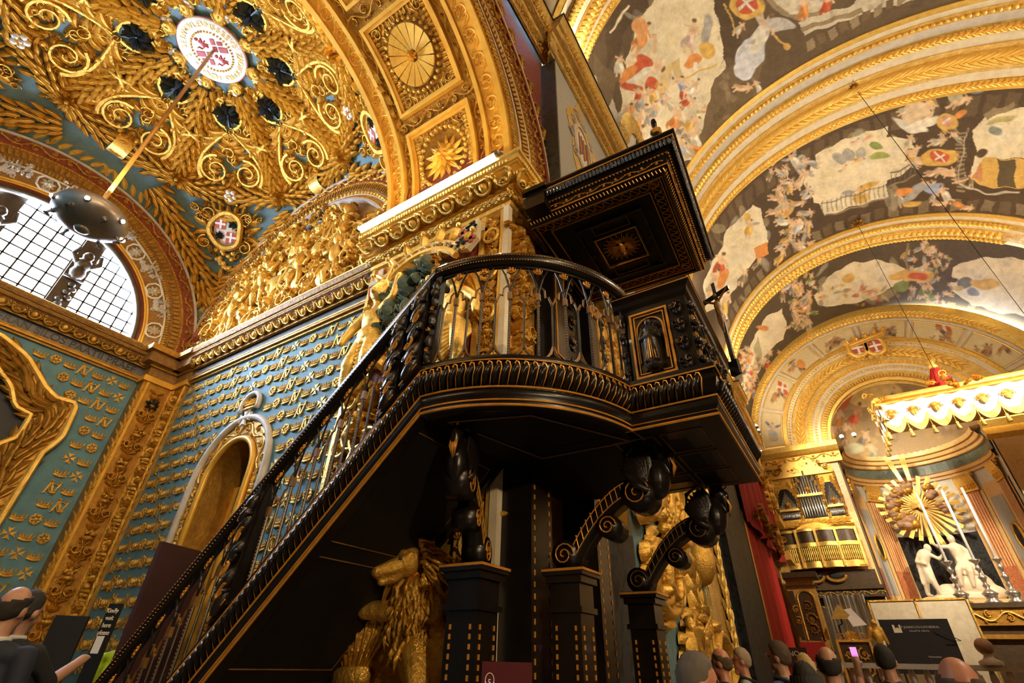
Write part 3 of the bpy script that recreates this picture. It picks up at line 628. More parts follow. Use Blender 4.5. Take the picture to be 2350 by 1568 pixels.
for sg in (-1, 1):
    m2 = MB(); laurel(m2, 33*dg, 0.46, 0.18, 14, 5)
    def pm(V, sg=sg): return smap(0)(np.c_[sg*(1.60-V[:, 0]*1.60/(33*dg))+V[:, 1]*0.9, (40+V[:, 0]/(33*dg)*31)*dg+sg*V[:, 1]*0.45, V[:, 2]])
    pend['laurel_edge%d' % sg] = to_mesh('laurel_edge', m2.map(pm), 'gold')
m2 = MB(); acanthus(m2, 0, 72*dg, -PI/2, 1.0, 0.5, 0.14); 
for q in range(9): leaf(m2, 0, 73*dg, -PI/2+(q-4)*0.2, 0.75, 0.16, 0.12, 0.03)
for q in range(14): m2.blob((rng.uniform(-.22, .22), (57+rng.uniform(-2.5, 3))*dg, .08), (.07, .07, .07), 4, 6)
leaf(m2, 0, 71*dg, PI/2, .35, .26, .12); pend['pendant_leaves'] = to_mesh('pendant_leaves', m2.map(smap(0)), 'gold')
m2 = MB(); foliage(m2, 1.1, 1.0, 0.10, 60, inside=lambda x, y: abs(x-.55) > .26*(1-.8*y)); pend['pendentive_foliage'] = to_mesh('pendentive_foliage', m2.map(lambda V: smap(0)(np.c_[(V[:, 0]-.55)*(1.5-0.9*V[:, 1]), 42*dg+V[:, 1]*1.2, V[:, 2]])), 'gold')
for k in (1, 3, 5, 7):
    sub = Matrix.Translation(Vector(SC)) @ Matrix.Rotation(k*PI/4+(0.02 if k in (3, 7) else -0.02), 4, 'Z')
    for nm, me in pend.items(): link(nm.rstrip('-1').rstrip('_'), me, vault, sub)
# medallion at the apex
med = thing('ceiling_medallion', 'round white ceiling medallion with lettered rim and red quartered arms', 'medallion', (XC, YC, SC[2]+SR-.12))
zt = SC[2]+SR-0.14
mb = MB().lathe([(0.0, zt+.10), (0.62, zt+.10), (0.66, zt), (0.62, zt-.03), (0.36, zt-.02)], 48, (XC, YC, 0)); part('rim', mb, 'white_plaster', med, True)
mb = MB().lathe([(0.37, zt-.02), (0.0, zt-.02)], 40, (XC, YC, 0)); part('arms_ground', mb, 'white', med)
mb = MB(); 
for k in range(40): a = k/40*2*PI; mb.blob((XC+.385*math.cos(a), YC+.385*math.sin(a), zt-.03), (.022, .022, .022), 4, 6)
part('bead_ring', mb, 'gold', med)
mb = MB(); a = np.linspace(0, 2*PI, 49)[:-1]; mb.tube(np.c_[XC+.655*np.cos(a), YC+.655*np.sin(a), np.full(48, zt)], .015, 5, closed=True); part('rim_fillet', mb, 'bole', med)
# local frame on the medallion: lower edge points towards the nave wall corner seen from the entrance
ca = rad(-52); ex, ey = np.array([math.cos(ca), math.sin(ca), 0]), np.array([-math.sin(ca), math.cos(ca), 0])
mm = lambda V: np.array([XC, YC, zt-.024])+V[:, :1]*ex-V[:, 1:2]*ey-V[:, 2:]*np.array([0, 0, 1.0])
mb = MB()
for x0, x1, y0, y1 in ((-.26, -.15, .04, .12), (-.11, -.01, .04, .12), (-.22, -.15, .16, .26), (-.11, -.01, .16, .32), (.01, .11, -.12, -.04), (.15, .26, -.12, -.04), (.01, .11, -.32, -.16), (.15, .22, -.26, -.16)):
    part('red_field', MB().prism([(x0, y0), (x1, y0), (x1, y1), (x0, y1)], 0, .012).map(mm), 'red', med)
for sg in (-1, 1):
    mb = MB(); cx, cy = sg*.15, sg*.14
    tube2(mb, [(cx-.07, cy-.02), (cx, cy), (cx+.05, cy+.05)], .032, .02); mb.blob((cx+.07, cy+.09, .01), (.035, .035, .015), 4, 7)
    for p in ((-.07, -.10), (-.02, -.11), (.06, -.07), (.10, .0)): tube2(mb, [(cx, cy), (cx+p[0], cy+p[1])], .016, .02)
    tube2(mb, [(cx-.07, cy-.02), (cx-.11, cy+.04), (cx-.07, cy+.09), (cx-.10, cy+.12)], .01, .02); part('red_beast', mb.map(mm), 'red', med)
for k, chx in enumerate('EVS ZADIOLMRS HDNHIL S SEIANOVLEVMSSE'):
    if chx == ' ': continue
    a = k/37*2*PI; c, s = math.cos(a), math.sin(a); o = np.array([XC+.52*c, YC+.52*s, zt-.035])
    text(chx, 0.15, frame(o, (-s, c, 0), (c, s, 0), (0, 0, -1)), 'gilt_line', med, 'letter', 0.003)
# ---------------- half-round window in the back wall
CZ = 7.15
win = thing('window_1', 'half-round leaded window with two carved mullions in the chapel back wall', 'window', (-12.0, YC, CZ-.15), kind='structure')
GXp, GR = -12.0, 2.16
ym = on(0, -11.85, 140, 680)[1]; yms = [ym, 2*YC-ym]
def clip_semicircle(y0, y1, z0, z1, r):
    pts = []
    for i in range(9):
        y = y0+(y1-y0)*i/8; zm = math.sqrt(max(r*r-(y-YC)**2, 0))
        pts.append((y, min(z1, CZ+zm)))
    if max(p[1] for p in pts) <= z0+0.01: return None
    return [(y0, z0), (y1, z0)]+[(y, max(z, z0)) for y, z in pts[::-1]]
bays = [(YC-GR, yms[1]-.16), (yms[1]+.16, yms[0]-.16), (yms[0]+.16, YC+GR)]
for b0, b1 in bays:
    n = max(1, int(round((b1-b0)/0.215))); w = (b1-b0)/n
    fr = MB(); 
    for i in range(n+1): 
        y = b0+i*w; zm = math.sqrt(max(GR**2-(y-YC)**2, 0))
        if zm > .05: fr.box((GXp-.012, y-.016, CZ-.15), (GXp+.012, y+.016, CZ+zm))
    for j in range(11):
        z = CZ-.15+j*.235; hw = math.sqrt(max(GR**2-max(z-CZ, 0)**2, 0)); y0, y1 = max(b0, YC-hw), min(b1, YC+hw)
        if y1 > y0: fr.box((GXp-.012, y0, z-.016), (GXp+.012, y1, z+.016))
    sash = part('leaded_light', fr, 'iron', win)
    for i in range(n):
        for j in range(10):
            P = clip_semicircle(b0+i*w+.01, b0+(i+1)*w-.01, CZ-.15+j*.235+.01, CZ-.15+(j+1)*.235-.01, GR)
            if P: part('pane', MB().prism(P, -.003, .003).map(lambda V: np.c_[V[:, 2]+GXp, V[:, 0], V[:, 1]]), 'glass', sash)
    mb = MB(); zmid = lambda y: math.sqrt(max(GR**2-(y-YC)**2, 0))
    for y in (b0, b1): mb.box((GXp-.03, y-.035, CZ-.15), (GXp+.03, y+.035, CZ+zmid(y)))
    mb.box((GXp-.03, b0, CZ-.2), (GXp+.03, b1, CZ-.13)); part('window_frame', mb, 'wood_dark', win)
for y in yms:
    mu = part('mullion', MB().box((GXp-.12, y-.17, CZ-.2), (GXp+.10, y+.17, CZ+math.sqrt(GR**2-(y-YC)**2))), 'wood_dark', win)
    hh = math.sqrt(GR**2-(y-YC)**2); m2 = MB(); mp = onto((GXp+.10, y, CZ-.1), (0, 1, 0), (0, 0, 1), (1, 0, 0))
    for k in range(8): m2.blob((rng.uniform(-.10, .10), .12+.1*k, .04), (.07, .06, .06), 5, 8)
    for q in (-1, 0, 1): acanthus(m2, q*.06, 1.0, PI/2+q*.4, .32, .14, .07)
    m2.tube([(-.17, .96, .05), (0, .94, .09), (.17, .96, .05)], .03, 6)
    part('fruit_festoon', m2.map(mp), 'wood_dark', mu, True)
    m3 = MB(); m3.blob((0, 1.32, .10), (.15, .16, .14), 6, 10); m3.blob((0, 1.10, .09), (.14, .18, .12), 6, 10); m3.blob((0, 1.52, .12), (.10, .12, .10), 6, 10)
    for sg in (-1, 1): m3.tube([(sg*.10, 1.30, .12), (sg*.24, 1.45, .12), (sg*.20, 1.66, .10)], [.06, .05, .04], 7)
    part('bracket_figure', m3.map(mp), 'wood_dark', mu, True)
def ring(X0, X1, r0, r1, m, nm, par, n=56, c=(YC, CZ), thick=None):
    return part(nm, MB().grid(arch_grid(X0, X1, r0, r1, c, n)), m, par, False)
ring(-12.02, -11.86, 2.16, 2.18, 'white_plaster', 'inner_reveal', win); ring(-11.86, -11.80, 2.08, 2.10, 'white_plaster', 'inner_reveal', win); ring(-11.86, -11.86, 2.08, 2.2, 'white_plaster', 'inner_reveal', win)
part('sill', MB().box((-12.1, YC-2.6, CZ-.4), (BX+.05, YC+2.6, CZ-.14)), 'ochre', win)
mb = MB(); mb.tube(np.concatenate([arch_grid(-11.78, 0, 2.14, 1)[0]]), .06, 6, up=(1, 0, 0)); part('dark_moulding', mb, 'wood_dark', win, True)
ring(-11.80, -11.72, 2.17, 2.26, 'bole', 'splay_band', win); ring(-11.72, -11.60, 2.26, 2.58, 'ochre', 'splay_band', win)
for r, X in ((2.25, -11.72), (2.29, -11.70)): part('gilt_fillet', MB().tube(arch_grid(X, 0, r, 1)[0], .022, 6, up=(1, 0, 0)), 'gold_flat', win, True)
part('white_fillet', MB().tube(arch_grid(-11.6, 0, 2.59, 1)[0], .022, 6, up=(1, 0, 0)), 'white_plaster', win, True)
def splay(V, a0):                                             # x along the arc, y across the splay
    a = a0+V[:, 0]/2.44; s = (V[:, 1]+.14)/.28; r = 2.29+.28*s; X = -11.715+.11*s+V[:, 2]
    return np.c_[X, YC+r*np.cos(a), CZ+r*np.sin(a)]
npan = 8
for k in range(npan):
    a0 = (k+.5)/npan*PI; oct_ = [(-.17, -.06), (-.10, -.13), (.10, -.13), (.17, -.06), (.17, .06), (.10, .13), (-.10, .13), (-.17, .06)]
    P = np.array(oct_+oct_[:1]); m2 = MB().tube(np.c_[P, np.full(9, .03)], .020, 5); part('octagon_frame', m2.map(lambda V: splay(V, a0)), 'white_plaster', win)
    m2 = rosette(MB(), 0, 0, .12, 9, .06); part('rosette', m2.map(lambda V: splay(V, a0)), 'cream', win)
    m2 = MB()
    for sg in (-1, 1):
        for y in (-.07, .07): scroll(m2, sg*.27, y, .06, 0, sg, .03, 0, 4)
    acanthus(m2, .22, 0, 0, .28, .14, .03); acanthus(m2, .5, 0, PI, .2, .12, .03); foliage(m2, .5, .24, .035, 40)
    part('splay_scrollwork', m2.map(lambda V: splay(np.c_[V[:, 0], V[:, 1]*.9-(V[:, 0] > 9)*0, V[:, 2]*1.6], a0+.11)), 'white_plaster', win)

# ---------------- carved arch bands on the back wall and the side wall lunette
def arch_trim(name, label, place, r0, spans, mats_, clipx=None):
    t = thing(name, label, 'arch moulding', place(np.array([[0., r0, 0]]))[0], kind='structure'); return t
def band_map(kind):
    if kind == 'back': return lambda V: np.c_[BX+V[:, 2], YC+V[:, 1]*np.cos(V[:, 0]), CZ+V[:, 1]*np.sin(V[:, 0])]
    return lambda V: np.c_[XC+V[:, 1]*np.cos(V[:, 0]), SY-V[:, 2], CZ+V[:, 1]*np.sin(V[:, 0])]
def bands(name, label, kind, radii):
    f = band_map(kind); t = thing(name, label, 'arch moulding', f(np.array([[PI/2, radii[0][0], 0]]))[0], kind='structure')
    for (r0, r1, d0, d1, m, orn) in radii:
        a = np.linspace(0, PI, 61); pr = [(r0, 0), (r0, d0), (r1, d1), (r1, 0)]
        G = np.stack([np.c_[a, np.full(61, r), np.full(61, d)] for r, d in pr]); part('arch_band', MB().grid(f(G.reshape(-1, 3)).reshape(G.shape)), m, t)
        rm, w = (r0+r1)/2, abs(r1-r0); L = rm*PI; d = max(d0, d1); m2 = MB(); mname = 'gold'
        if orn == 'vine': vine(m2, L, w*.95, .04, w*1.3); nm = 'carved_vine'
        elif orn == 'bead':
            nm = 'bead_row'
            for k in range(int(L/(w*1.15))): m2.blob(((k+.5)*w*1.15, 0, 0), (w*.45, w*.45, w*.5), 3, 6)
        elif orn == 'key':
            nm = 'dentil_row'; mname = 'gold_dark'
            for k in range(int(L/.10)): m2.box((k*.10+.02, -w*.34, 0), (k*.10+.07, w*.34, .025))
        elif orn == 'leafrow':
            nm = 'leaf_row'
            for k in range(int(L/(w*.6))): leaf(m2, k*w*.6, -w*.45, PI/2, w*.95, w*.55, .03)
        elif orn == 'fillet': m2.tube(np.c_[np.linspace(0, L, 60), 0*np.linspace(0, L, 60), 0*np.linspace(0, L, 60)], w*.4, 5); nm = 'gilt_fillet'
        else: continue
        V = m2.V(); V2 = np.c_[V[:, 0]/rm, rm+V[:, 1], V[:, 2]+d]; m2.v = [f(V2)]; part(nm, m2, mname, t, **({'kind': 'stuff'} if orn in ('bead', 'key', 'leafrow') else {}))
    return t
bt = bands('trim_5', 'gilded arch bands around the half-round chapel window', 'back', [(2.60, 2.70, .02, .04, 'ochre', 'leafrow'), (2.70, 2.90, .05, .06, 'ochre', 'key'), (2.90, 2.95, .07, .07, 'gold_dark', 'bead'), (2.95, 3.17, .07, .10, 'bole', 'vine'), (3.17, 3.22, .13, .13, 'cream_grey', 'none')])
st = bands('trim_6', 'gilded arch bands around the carved trophy lunette of the side wall', 'side', [(2.86, 2.92, .14, .12, 'cream_grey', 'none'), (2.92, 3.02, .05, .06, 'ochre', 'leafrow'), (3.02, 3.14, .07, .07, 'cream_grey', 'bead'), (3.14, 3.30, .06, .09, 'ochre', 'key'), (3.30, 3.36, .10, .10, 'gold_dark', 'bead'), (3.36, 3.58, .09, .10, 'bole', 'vine'), (3.58, 3.63, .13, .13, 'cream_grey', 'none')])
mb = MB(); shell(mb, 0, 0, PI/2, .26, .2, 9); part('shell_boss', mb.map(onto((-11.25, SY-.12, 7.62), (.8, -.6, 0), (0, 0, 1), (.6, .8, 0))), 'bole', bt)
# blue strip leaves along the arches
for kind, r, par in (('back', 3.30, bt), ('side', 3.68, st)):
    m2 = MB(); f = band_map(kind)
    for k in range(46):
        a = .25+k/46*(PI-.5); leaf(m2, 0, 0, 0, .01, .001, .001) if False else None
        q = MB(); leaf(q, 0, 0, PI/2+.9*(1 if a < PI/2 else -1), .26, .13, .06); V = q.V(); m2.join(q, lambda V: f(np.c_[a-V[:, 0]/r, r+V[:, 1], V[:, 2]+.02+V[:, 1]*1.0]))
    part('edge_leaf_row', m2, 'gold', par)
# ---------------- trophy relief in the side lunette
lun = thing('trophy_relief', 'gilded relief of arms, banners and figures filling the lunette above the blue side wall', 'relief', (XC, SY, 7.1), kind='structure')
mb = MB().grid(band_map('side')(np.stack([np.c_[np.linspace(0, PI, 41), np.full(41, 2.88), np.full(41, .01)], np.c_[np.linspace(0, PI, 41), np.full(41, 0.0), np.full(41, .01)]]).reshape(-1, 3)).reshape(2, 41, 3)); part('relief_ground', mb, 'ochre', lun)
lm = onto((XC-2.9, SY-.02, 7.08), (1, 0, 0), (0, 0, 1), (0, -1, 0)); ins = lambda x, y: (x-2.9)**2+y*y < 2.66**2 and y > .05
for k in range(4):
    m2 = MB(); foliage(m2, 5.8, 2.8, .13, 125, inside=ins, z=.03*k); part('carved_foliage', m2.map(lm), ('gold', 'gold_dark', 'gold_bright', 'gold')[k], lun)
for k in range(12):                                            # lances, banners, drums
    x = rng.uniform(1.0, 4.8); y = rng.uniform(.2, .9); a = rng.uniform(.6, 2.5); L = rng.uniform(.8, 1.3)
    if (x+L*math.cos(a)-2.9)**2+(y+L*math.sin(a))**2 > 2.6**2: continue
    m2 = MB().tube([(x, y, .16), (x+L*math.cos(a), y+L*math.sin(a), .2)], .025, 6); leaf(m2, x+L*math.cos(a), y+L*math.sin(a), a, .2, .09, .05, .18)
    part('lance', m2.map(lm), 'gold_bright', lun)
    m2 = MB(); P = np.array([[(x+L*.85*math.cos(a)+u*.5*math.cos(a-1.4), y+L*.85*math.sin(a)+u*.5*math.sin(a-1.4)-v*.32, .15+.06*math.sin(u*7+v*2)) for v in np.linspace(0, 1, 5)] for u in np.linspace(0, 1, 9)]); m2.grid(P); part('banner', m2.map(lm), ('gold_bright', 'gold', 'gold_dark')[k % 3], lun, True)
for x, y, s in ((1.6, .55, .2), (2.45, .95, .24), (3.4, .6, .22), (4.2, .4, .2), (2.9, 1.7, .26), (3.7, 1.35, .2)):
    m2 = MB().blob((x, y, .12), (s, s*1.15, .13), 8, 12); part('shield', m2.map(lm), 'gold_bright', lun, True)
for x, y, s in ((2.1, 1.25, 1), (3.35, 1.15, -1), (1.3, .75, 1), (4.5, .8, -1)):
    m2 = MB().blob((x, y, .2), (.13, .26, .14), 7, 10); m2.blob((x+.03*s, y+.36, .22), (.10, .12, .11), 6, 9)
    m2.tube([(x+s*.1, y+.18, .22), (x+s*.3, y+.1, .26), (x+s*.42, y+.3, .24)], [.06, .05, .04], 7); m2.tube([(x-s*.1, y+.18, .22), (x-s*.28, y+.0, .22), (x-s*.2, y-.2, .24)], [.06, .05, .04], 7)
    for q in (-1, 1): m2.tube([(x+q*.07, y-.2, .2), (x+q*.16, y-.42, .24), (x+q*.12, y-.65, .2)], [.085, .07, .045], 7)
    part('carved_warrior', m2.map(lm), 'gold', lun, True)
part('black_eagle', sprig(MB(), .55, .12).map(onto((-7.55, SY-.1, 9.35), (1, 0, 0), (0, 0, 1), (0, -1, 0))), 'black_leaf', lun)

# ---------------- framed painting on the back wall
pf = thing('framed_painting', 'dark painting in a wide gilded arched frame on the blue back wall', 'painting', (BX, YC, 2.2))
out = np.array(frame_outline()); out = np.concatenate([out[::-1], np.c_[2*YC-out[:, 0], out[:, 1]]])      # up the right side, over, down the left
inn = np.array([(1.75, 2.2), (1.83, 4.40), (2.05, 4.62), (2.05, 5.05), (1.80, 5.10), (1.62, 5.40), (1.30, 5.65), (.8, 5.75)]); inn = np.concatenate([inn, np.c_[2*YC-inn[::-1][1:, 0], inn[::-1][1:, 1]]])
def to_back(P, d): return np.c_[np.full(len(P), BX+d), P]
def resamp(P, n):
    s = np.concatenate([[0], np.cumsum(np.linalg.norm(np.diff(P, axis=0), axis=1))]); q = np.linspace(0, s[-1], n); return np.c_[np.interp(q, s, P[:, 0]), np.interp(q, s, P[:, 1])]
oo, ii = resamp(out, 80), resamp(inn, 80)
part('frame_bed', MB().grid(np.stack([to_back(oo, .0), to_back(oo, .10), to_back(oo*.95+ii*.05, .12), to_back(oo*.5+ii*.5, .07), to_back(ii, .10), to_back(ii, .0)])), 'gold_dark', pf)
for q, rr in ((0.06, .055), (.93, .045)):
    P = oo*(1-q)+ii*q; part('frame_moulding', MB().tube(to_back(P, .12), rr, 6, .7, up=(1, 0, 0)), 'gold_bright', pf)
m2 = MB(); L = 9.0
mid = oo*.5+ii*.5; s = np.concatenate([[0], np.cumsum(np.linalg.norm(np.diff(mid, axis=0), axis=1))]); T = np.gradient(mid, axis=0); T /= np.linalg.norm(T, axis=1)[:, None]
q = MB(); laurel(q, s[-1], .42, .09, 46, 5); V = q.V()
yy = np.interp(V[:, 0], s, mid[:, 0]); zz = np.interp(V[:, 0], s, mid[:, 1]); tx = np.interp(V[:, 0], s, T[:, 0]); tz = np.interp(V[:, 0], s, T[:, 1])
q.v = [np.c_[BX+.07+V[:, 2], yy-tz*V[:, 1], zz+tx*V[:, 1]]]; part('laurel_band', q, 'gold_dark', pf)
part('canvas', MB().add(to_back(ii, .03), [list(range(80))]), 'canvas_dark', pf)
# ================================================================== ENTRANCE ARCH, PIER, LAMPS
AZ, AR = 7.7, 2.8
def amap(V):                                           # x = world X, y = arc length from the right springing, z = relief
    a = V[:, 1]/AR; r = AR-V[:, 2]; return np.c_[V[:, 0], YC+r*np.cos(a), AZ+r*np.sin(a)]
ar = thing('trim_7', 'broad coffered chapel entrance arch with gilded rosettes and scroll borders', 'arch', (-3.7, YC, AZ), kind='structure')
s = np.linspace(0, AR*PI, 73); G = np.stack([np.c_[np.full(73, x), s, np.full(73, -.07)] for x in (IX, -4.45, -2.95, W0)]); part('arch_soffit', MB().grid(amap(G.reshape(-1, 3)).reshape(G.shape)), 'gold_dark', ar)
def strip(x0, x1, h, s0=0, s1=AR*PI, n=72):
    s = np.linspace(s0, s1, n+1); pr = [(x0, -.07), (x0, h), (x1, h), (x1, -.07)]
    G = np.stack([np.c_[np.full(n+1, x), s, np.full(n+1, d)] for x, d in pr]); return MB().grid(amap(G.reshape(-1, 3)).reshape(G.shape))
for x0, x1, h in ((IX, IX+.09, .06), (-4.60, -4.53, .04), (-2.87, -2.80, .04), (-2.53, W0, .06)): part('flat_rib', strip(x0, x1, h), 'gold_flat', ar)
for x0, x1 in ((IX+.09, -4.60), (-2.80, -2.53)):
    m2 = strip(x0, x1, -.03); part('border_ground', m2, 'gold_flat', ar)
    n = 24; L = AR*PI/n; me = MB(); mr = MB(); cx = (x0+x1)/2; w = x1-x0
    for k in range(n):
        q = MB(); a = np.linspace(0, 2*PI, 17)[:-1]; q.tube(np.c_[.105*np.cos(a), .105*np.sin(a), np.full(16, .01)], .018, 5, closed=True); rosette(q, 0, 0, .085, 8, .03, layers=1)
        part('border_roundel', q.map(lambda V: amap(np.c_[V[:, 0]+cx, V[:, 1]+(k+.5)*L, V[:, 2]-.03])), 'gold_flat', ar)
        q = MB(); spiral(q, -.05, -.09, .055, PI/2, 1, 1.2, .28, .035); spiral(q, .05, .09, .055, -PI/2, 1, 1.2, .28, .035); leaf(q, 0, 0, .8, .15, .07, .035); leaf(q, 0, 0, .8+PI, .15, .07, .035)
        part('border_scroll', q.map(lambda V: amap(np.c_[V[:, 0]+cx, V[:, 1]+(k+1)*L, V[:, 2]-.03])), 'gold_flat', ar)
def rect_bars(mb, x0, x1, y0, y1, w, z0, h):
    for a in ((x0, y0, x1, y0+w), (x0, y1-w, x1, y1), (x0, y0+w, x0+w, y1-w), (x1-w, y0+w, x1, y1-w)):
        nx = max(1, int((a[3]-a[1])/.15)); ys = np.linspace(a[1], a[3], nx+1)
        for i in range(nx): mb.box((a[0], ys[i], z0), (a[2], ys[i+1], z0+h))
    return mb
cw, ch = .66, .76
for k in range(5):
    cs = rad(16.5+37.4*k)*AR; sh = lambda V: amap(np.c_[V[:, 0]-3.70, V[:, 1]+cs, V[:, 2]])
    cf = part('coffer', rect_bars(MB(), -cw, cw, -ch, ch, .055, -.07, .10).map(sh), 'gold_flat', ar)
    part('coffer_ledge', rect_bars(MB(), -cw+.055, cw-.055, -ch+.055, ch-.055, .05, -.07, .05).map(sh), 'gold_flat', cf)
    q = MB()
    for sx, L in (((1, 0), 2*cw-.24), ((0, 1), 2*ch-.24)):
        n = int(L/.075)
        for i in range(n):
            u = -L/2+(i+.5)*L/n
            for sg in (-1, 1):
                if sx[0]: leaf(q, u, sg*(ch-.10), -sg*PI/2, .11, .075, .045, -.06)
                else: leaf(q, sg*(cw-.10), u, (PI if sg > 0 else 0), .11, .075, .045, -.06)
    part('coffer_leaf_row', q.map(sh), 'gold', cf)
    q = MB(); n = 30
    for i in range(n):
        a = i/n*2*PI; q.blob((.46*math.cos(a), .55*math.sin(a), .0), (.040, .040, .045), 4, 6); leaf(q, .50*math.cos(a), .59*math.sin(a), a, .08, .09, .04, -.06)
    part('coffer_bead_ring', q.map(sh), 'gold', cf)
    q = MB()
    for sx in (-1, 1):
        for sy in (-1, 1): scroll(q, sx*.44, sy*.56, .085, math.atan2(sy, sx), sx*sy, .05, -.06, 5); leaf(q, sx*.36, sy*.5, math.atan2(sy, -sx), .18, .08, .04, -.06)
    part('coffer_corner_scroll', q.map(sh), 'gold', cf)
    q = MB()
    if k % 2:
        n = 16
        for i in range(n):                                # woven fan rosette
            for j in range(4):
                r0, r1 = .08+.082*j, .08+.082*(j+1); a0, a1 = i/n*2*PI+.02, (i+1)/n*2*PI-.02; z = -.02+.018*j
                A = np.linspace(a0, a1, 4); q.grid(np.stack([np.c_[r0*np.cos(A), 1.18*r0*np.sin(A), np.full(4, z+.015)], np.c_[r1*np.cos(A), 1.18*r1*np.sin(A), np.full(4, z+.03)], np.c_[r1*np.cos(A), 1.18*r1*np.sin(A), np.full(4, z-.01)]]))
        rosette(q, 0, 0, .10, 7, .07, .04)
    else:
        rosette(q, 0, 0, .42, 14, .07, -.05); rosette(q, 0, 0, .24, 9, .08, .02)
    part('coffer_rosette', q.map(sh), 'gold_flat', cf)
    q = MB()                                                  # interlaced vine between the coffers
    for sg in (-1, 1):
        v = MB(); vine(v, 2*ch+.05, .13, .04, .22); q.join(v, lambda V: np.c_[-sg*0+sg*(cw+.085)+V[:, 1], V[:, 0]-ch, V[:, 2]-.05])
    v = MB(); vine(v, 2*cw+.3, .22, .05, .26); q.join(v, lambda V: np.c_[V[:, 0]-cw-.15, V[:, 1]+ch+.15, V[:, 2]-.05])
    part('interlaced_vine', q.map(sh), 'gold', ar)
# archivolt on the nave face
ak = thing('trim_8', 'banded gilded archivolt on the nave side of the chapel arch', 'arch moulding', (W0, YC, AZ+AR), kind='structure')
fa = lambda V: np.c_[W0+V[:, 2], YC+V[:, 1]*np.cos(V[:, 0]), AZ+V[:, 1]*np.sin(V[:, 0])]
for r0, r1, d0, m, orn in ((2.80, 2.98, .02, 'gold', 'leaf'), (2.98, 3.03, .05, 'cream', None), (3.03, 3.24, .04, 'bole', 'rope'), (3.24, 3.28, .06, 'cream', None), (3.28, 3.46, .05, 'gold_dark', 'leafrow'), (3.46, 3.50, .07, 'bole', None), (3.50, 3.74, .06, 'bole', 'vine'), (3.74, 3.82, .10, 'bole', None), (3.82, 3.86, .10, 'cream', None)):
    a = np.linspace(0, PI, 61); G = np.stack([np.c_[a, np.full(61, r), np.full(61, d)] for r, d in ((r0, -.1), (r0, d0), (r1, d0), (r1, -.1))]); part('arch_band', MB().grid(fa(G.reshape(-1, 3)).reshape(G.shape)), m, ak)
    rm, w = (r0+r1)/2, r1-r0; L = rm*PI/2*1.1; q = MB()
    if orn == 'vine': vine(q, L, w, .05, .22)
    elif orn == 'leaf':
        for k in range(int(L/.07)): leaf(q, k*.07, -w*.5, PI/2, w*.95, .08, .045)
    elif orn == 'leafrow':
        for k in range(int(L/.055)): leaf(q, k*.055, (-.25 if k % 2 else .05)*w, PI/2+(.7 if k % 2 else -.7), w*.6, .06, .045); q.blob((k*.055, w*.3, .01), (.02, .02, .02), 3, 5)
    elif orn == 'rope':
        for k in range(int(L/.085)): bar(q, (k*.085, -w*.42), (k*.085+.10, w*.42), .045, .03)
    else: continue
    V = q.V(); q.v = [fa(np.c_[V[:, 0]/rm, rm+V[:, 1], V[:, 2]+d0])]; part('arch_carving', q, 'gold', ak, kind='stuff')

# ---------------- pier between chapel arch and nave
pr = thing('wall_pier', 'gilded pier carrying the chapel arch, jamb carved with winged boys, shields and a lion', 'pier', (-3.7, JY, 0), kind='structure')
part('pier_core', MB().box((IX, JY, 0), (W0, 9.0, 6.7)), 'gold_dark', pr)
part('pier_core', MB().box((IX, JY, 6.7), (W0-.05, 9.0, 12.6)), 'bole', pr)
def cap_path(prof, x0, y1): return np.stack([[(x0, JY-o, z) for o, z in prof], [(W0+o, JY-o, z) for o, z in prof], [(W0+o, y1, z) for o, z in prof]])
cap = part('capital', MB().grid(cap_path([(0, 6.60), (.05, 6.62), (.06, 6.68), (.03, 6.70), (.03, 6.73)], IX-.05, 4.6)), 'gold_bright', pr)
part('capital_torus', MB().grid(cap_path([(.03, 6.73), (.08, 6.75), (.10, 6.79), (.08, 6.83), (.05, 6.84)], IX-.08, 4.6)), 'gold', cap)
part('capital_band', MB().grid(cap_path([(.05, 6.84), (.13, 6.86), (.13, 6.91), (.10, 6.92), (.13, 6.95), (.27, 7.06), (.30, 7.07)], IX-.1, 4.6)), 'gold_flat', cap)
part('capital_fillet', MB().grid(cap_path([(.30, 7.07), (.30, 7.10), (.32, 7.10), (.32, 7.19), (.35, 7.21), (.35, 7.27), (0, 7.28)], IX-.12, 4.6)), 'gold_bright', cap)
for kx, (P0, T, U, L) in enumerate((((IX-.15, JY, 0), (1, 0, 0), (0, -1, 0), W0-IX+.35), ((W0, JY-.2, 0), (0, 1, 0), (1, 0, 0), 1.1))):
    P0, T, U = (np.asarray(q, float) for q in (P0, T, U)); n = int(round(L/.30)); w = L/n
    for k in range(n):
        sl = np.array([0, 0, 1.])*.72+U*.69; nm = U*.72-np.array([0, 0, 1.])*.69
        key = 'cap_%d' % (k % 2)
        if key not in motif: motif[key] = to_mesh('capital_ornament', egg(MB(), .30, .26, .17, 0, k % 2), 'gold_bright', True)
        link('capital_ornament', motif[key], cap, frame(P0+T*(k+.5)*w+U*.20+np.array([0, 0, 6.99]), T, sl, nm))
    q = MB(); m3 = int(L/.05)
    for k in range(m3): leaf(q, k*.05, 0, PI/2, .085, .045, .02)
    part('capital_leaf_row', q.map(lambda V: P0+V[:, :1]*T+U*(.325+V[:, 2:])+np.array([0, 0, 1.])*(7.105+V[:, 1:2])), 'gold_bright', cap)
    q = MB(); laurel(q, L-.1, .10, .05, int(L/.06), 3); part('capital_garland', q.map(lambda V: P0+V[:, :1]*T+U*(.07+V[:, 2:])+np.array([0, 0, 1.])*(6.79+V[:, 1:2])), 'gold', cap)

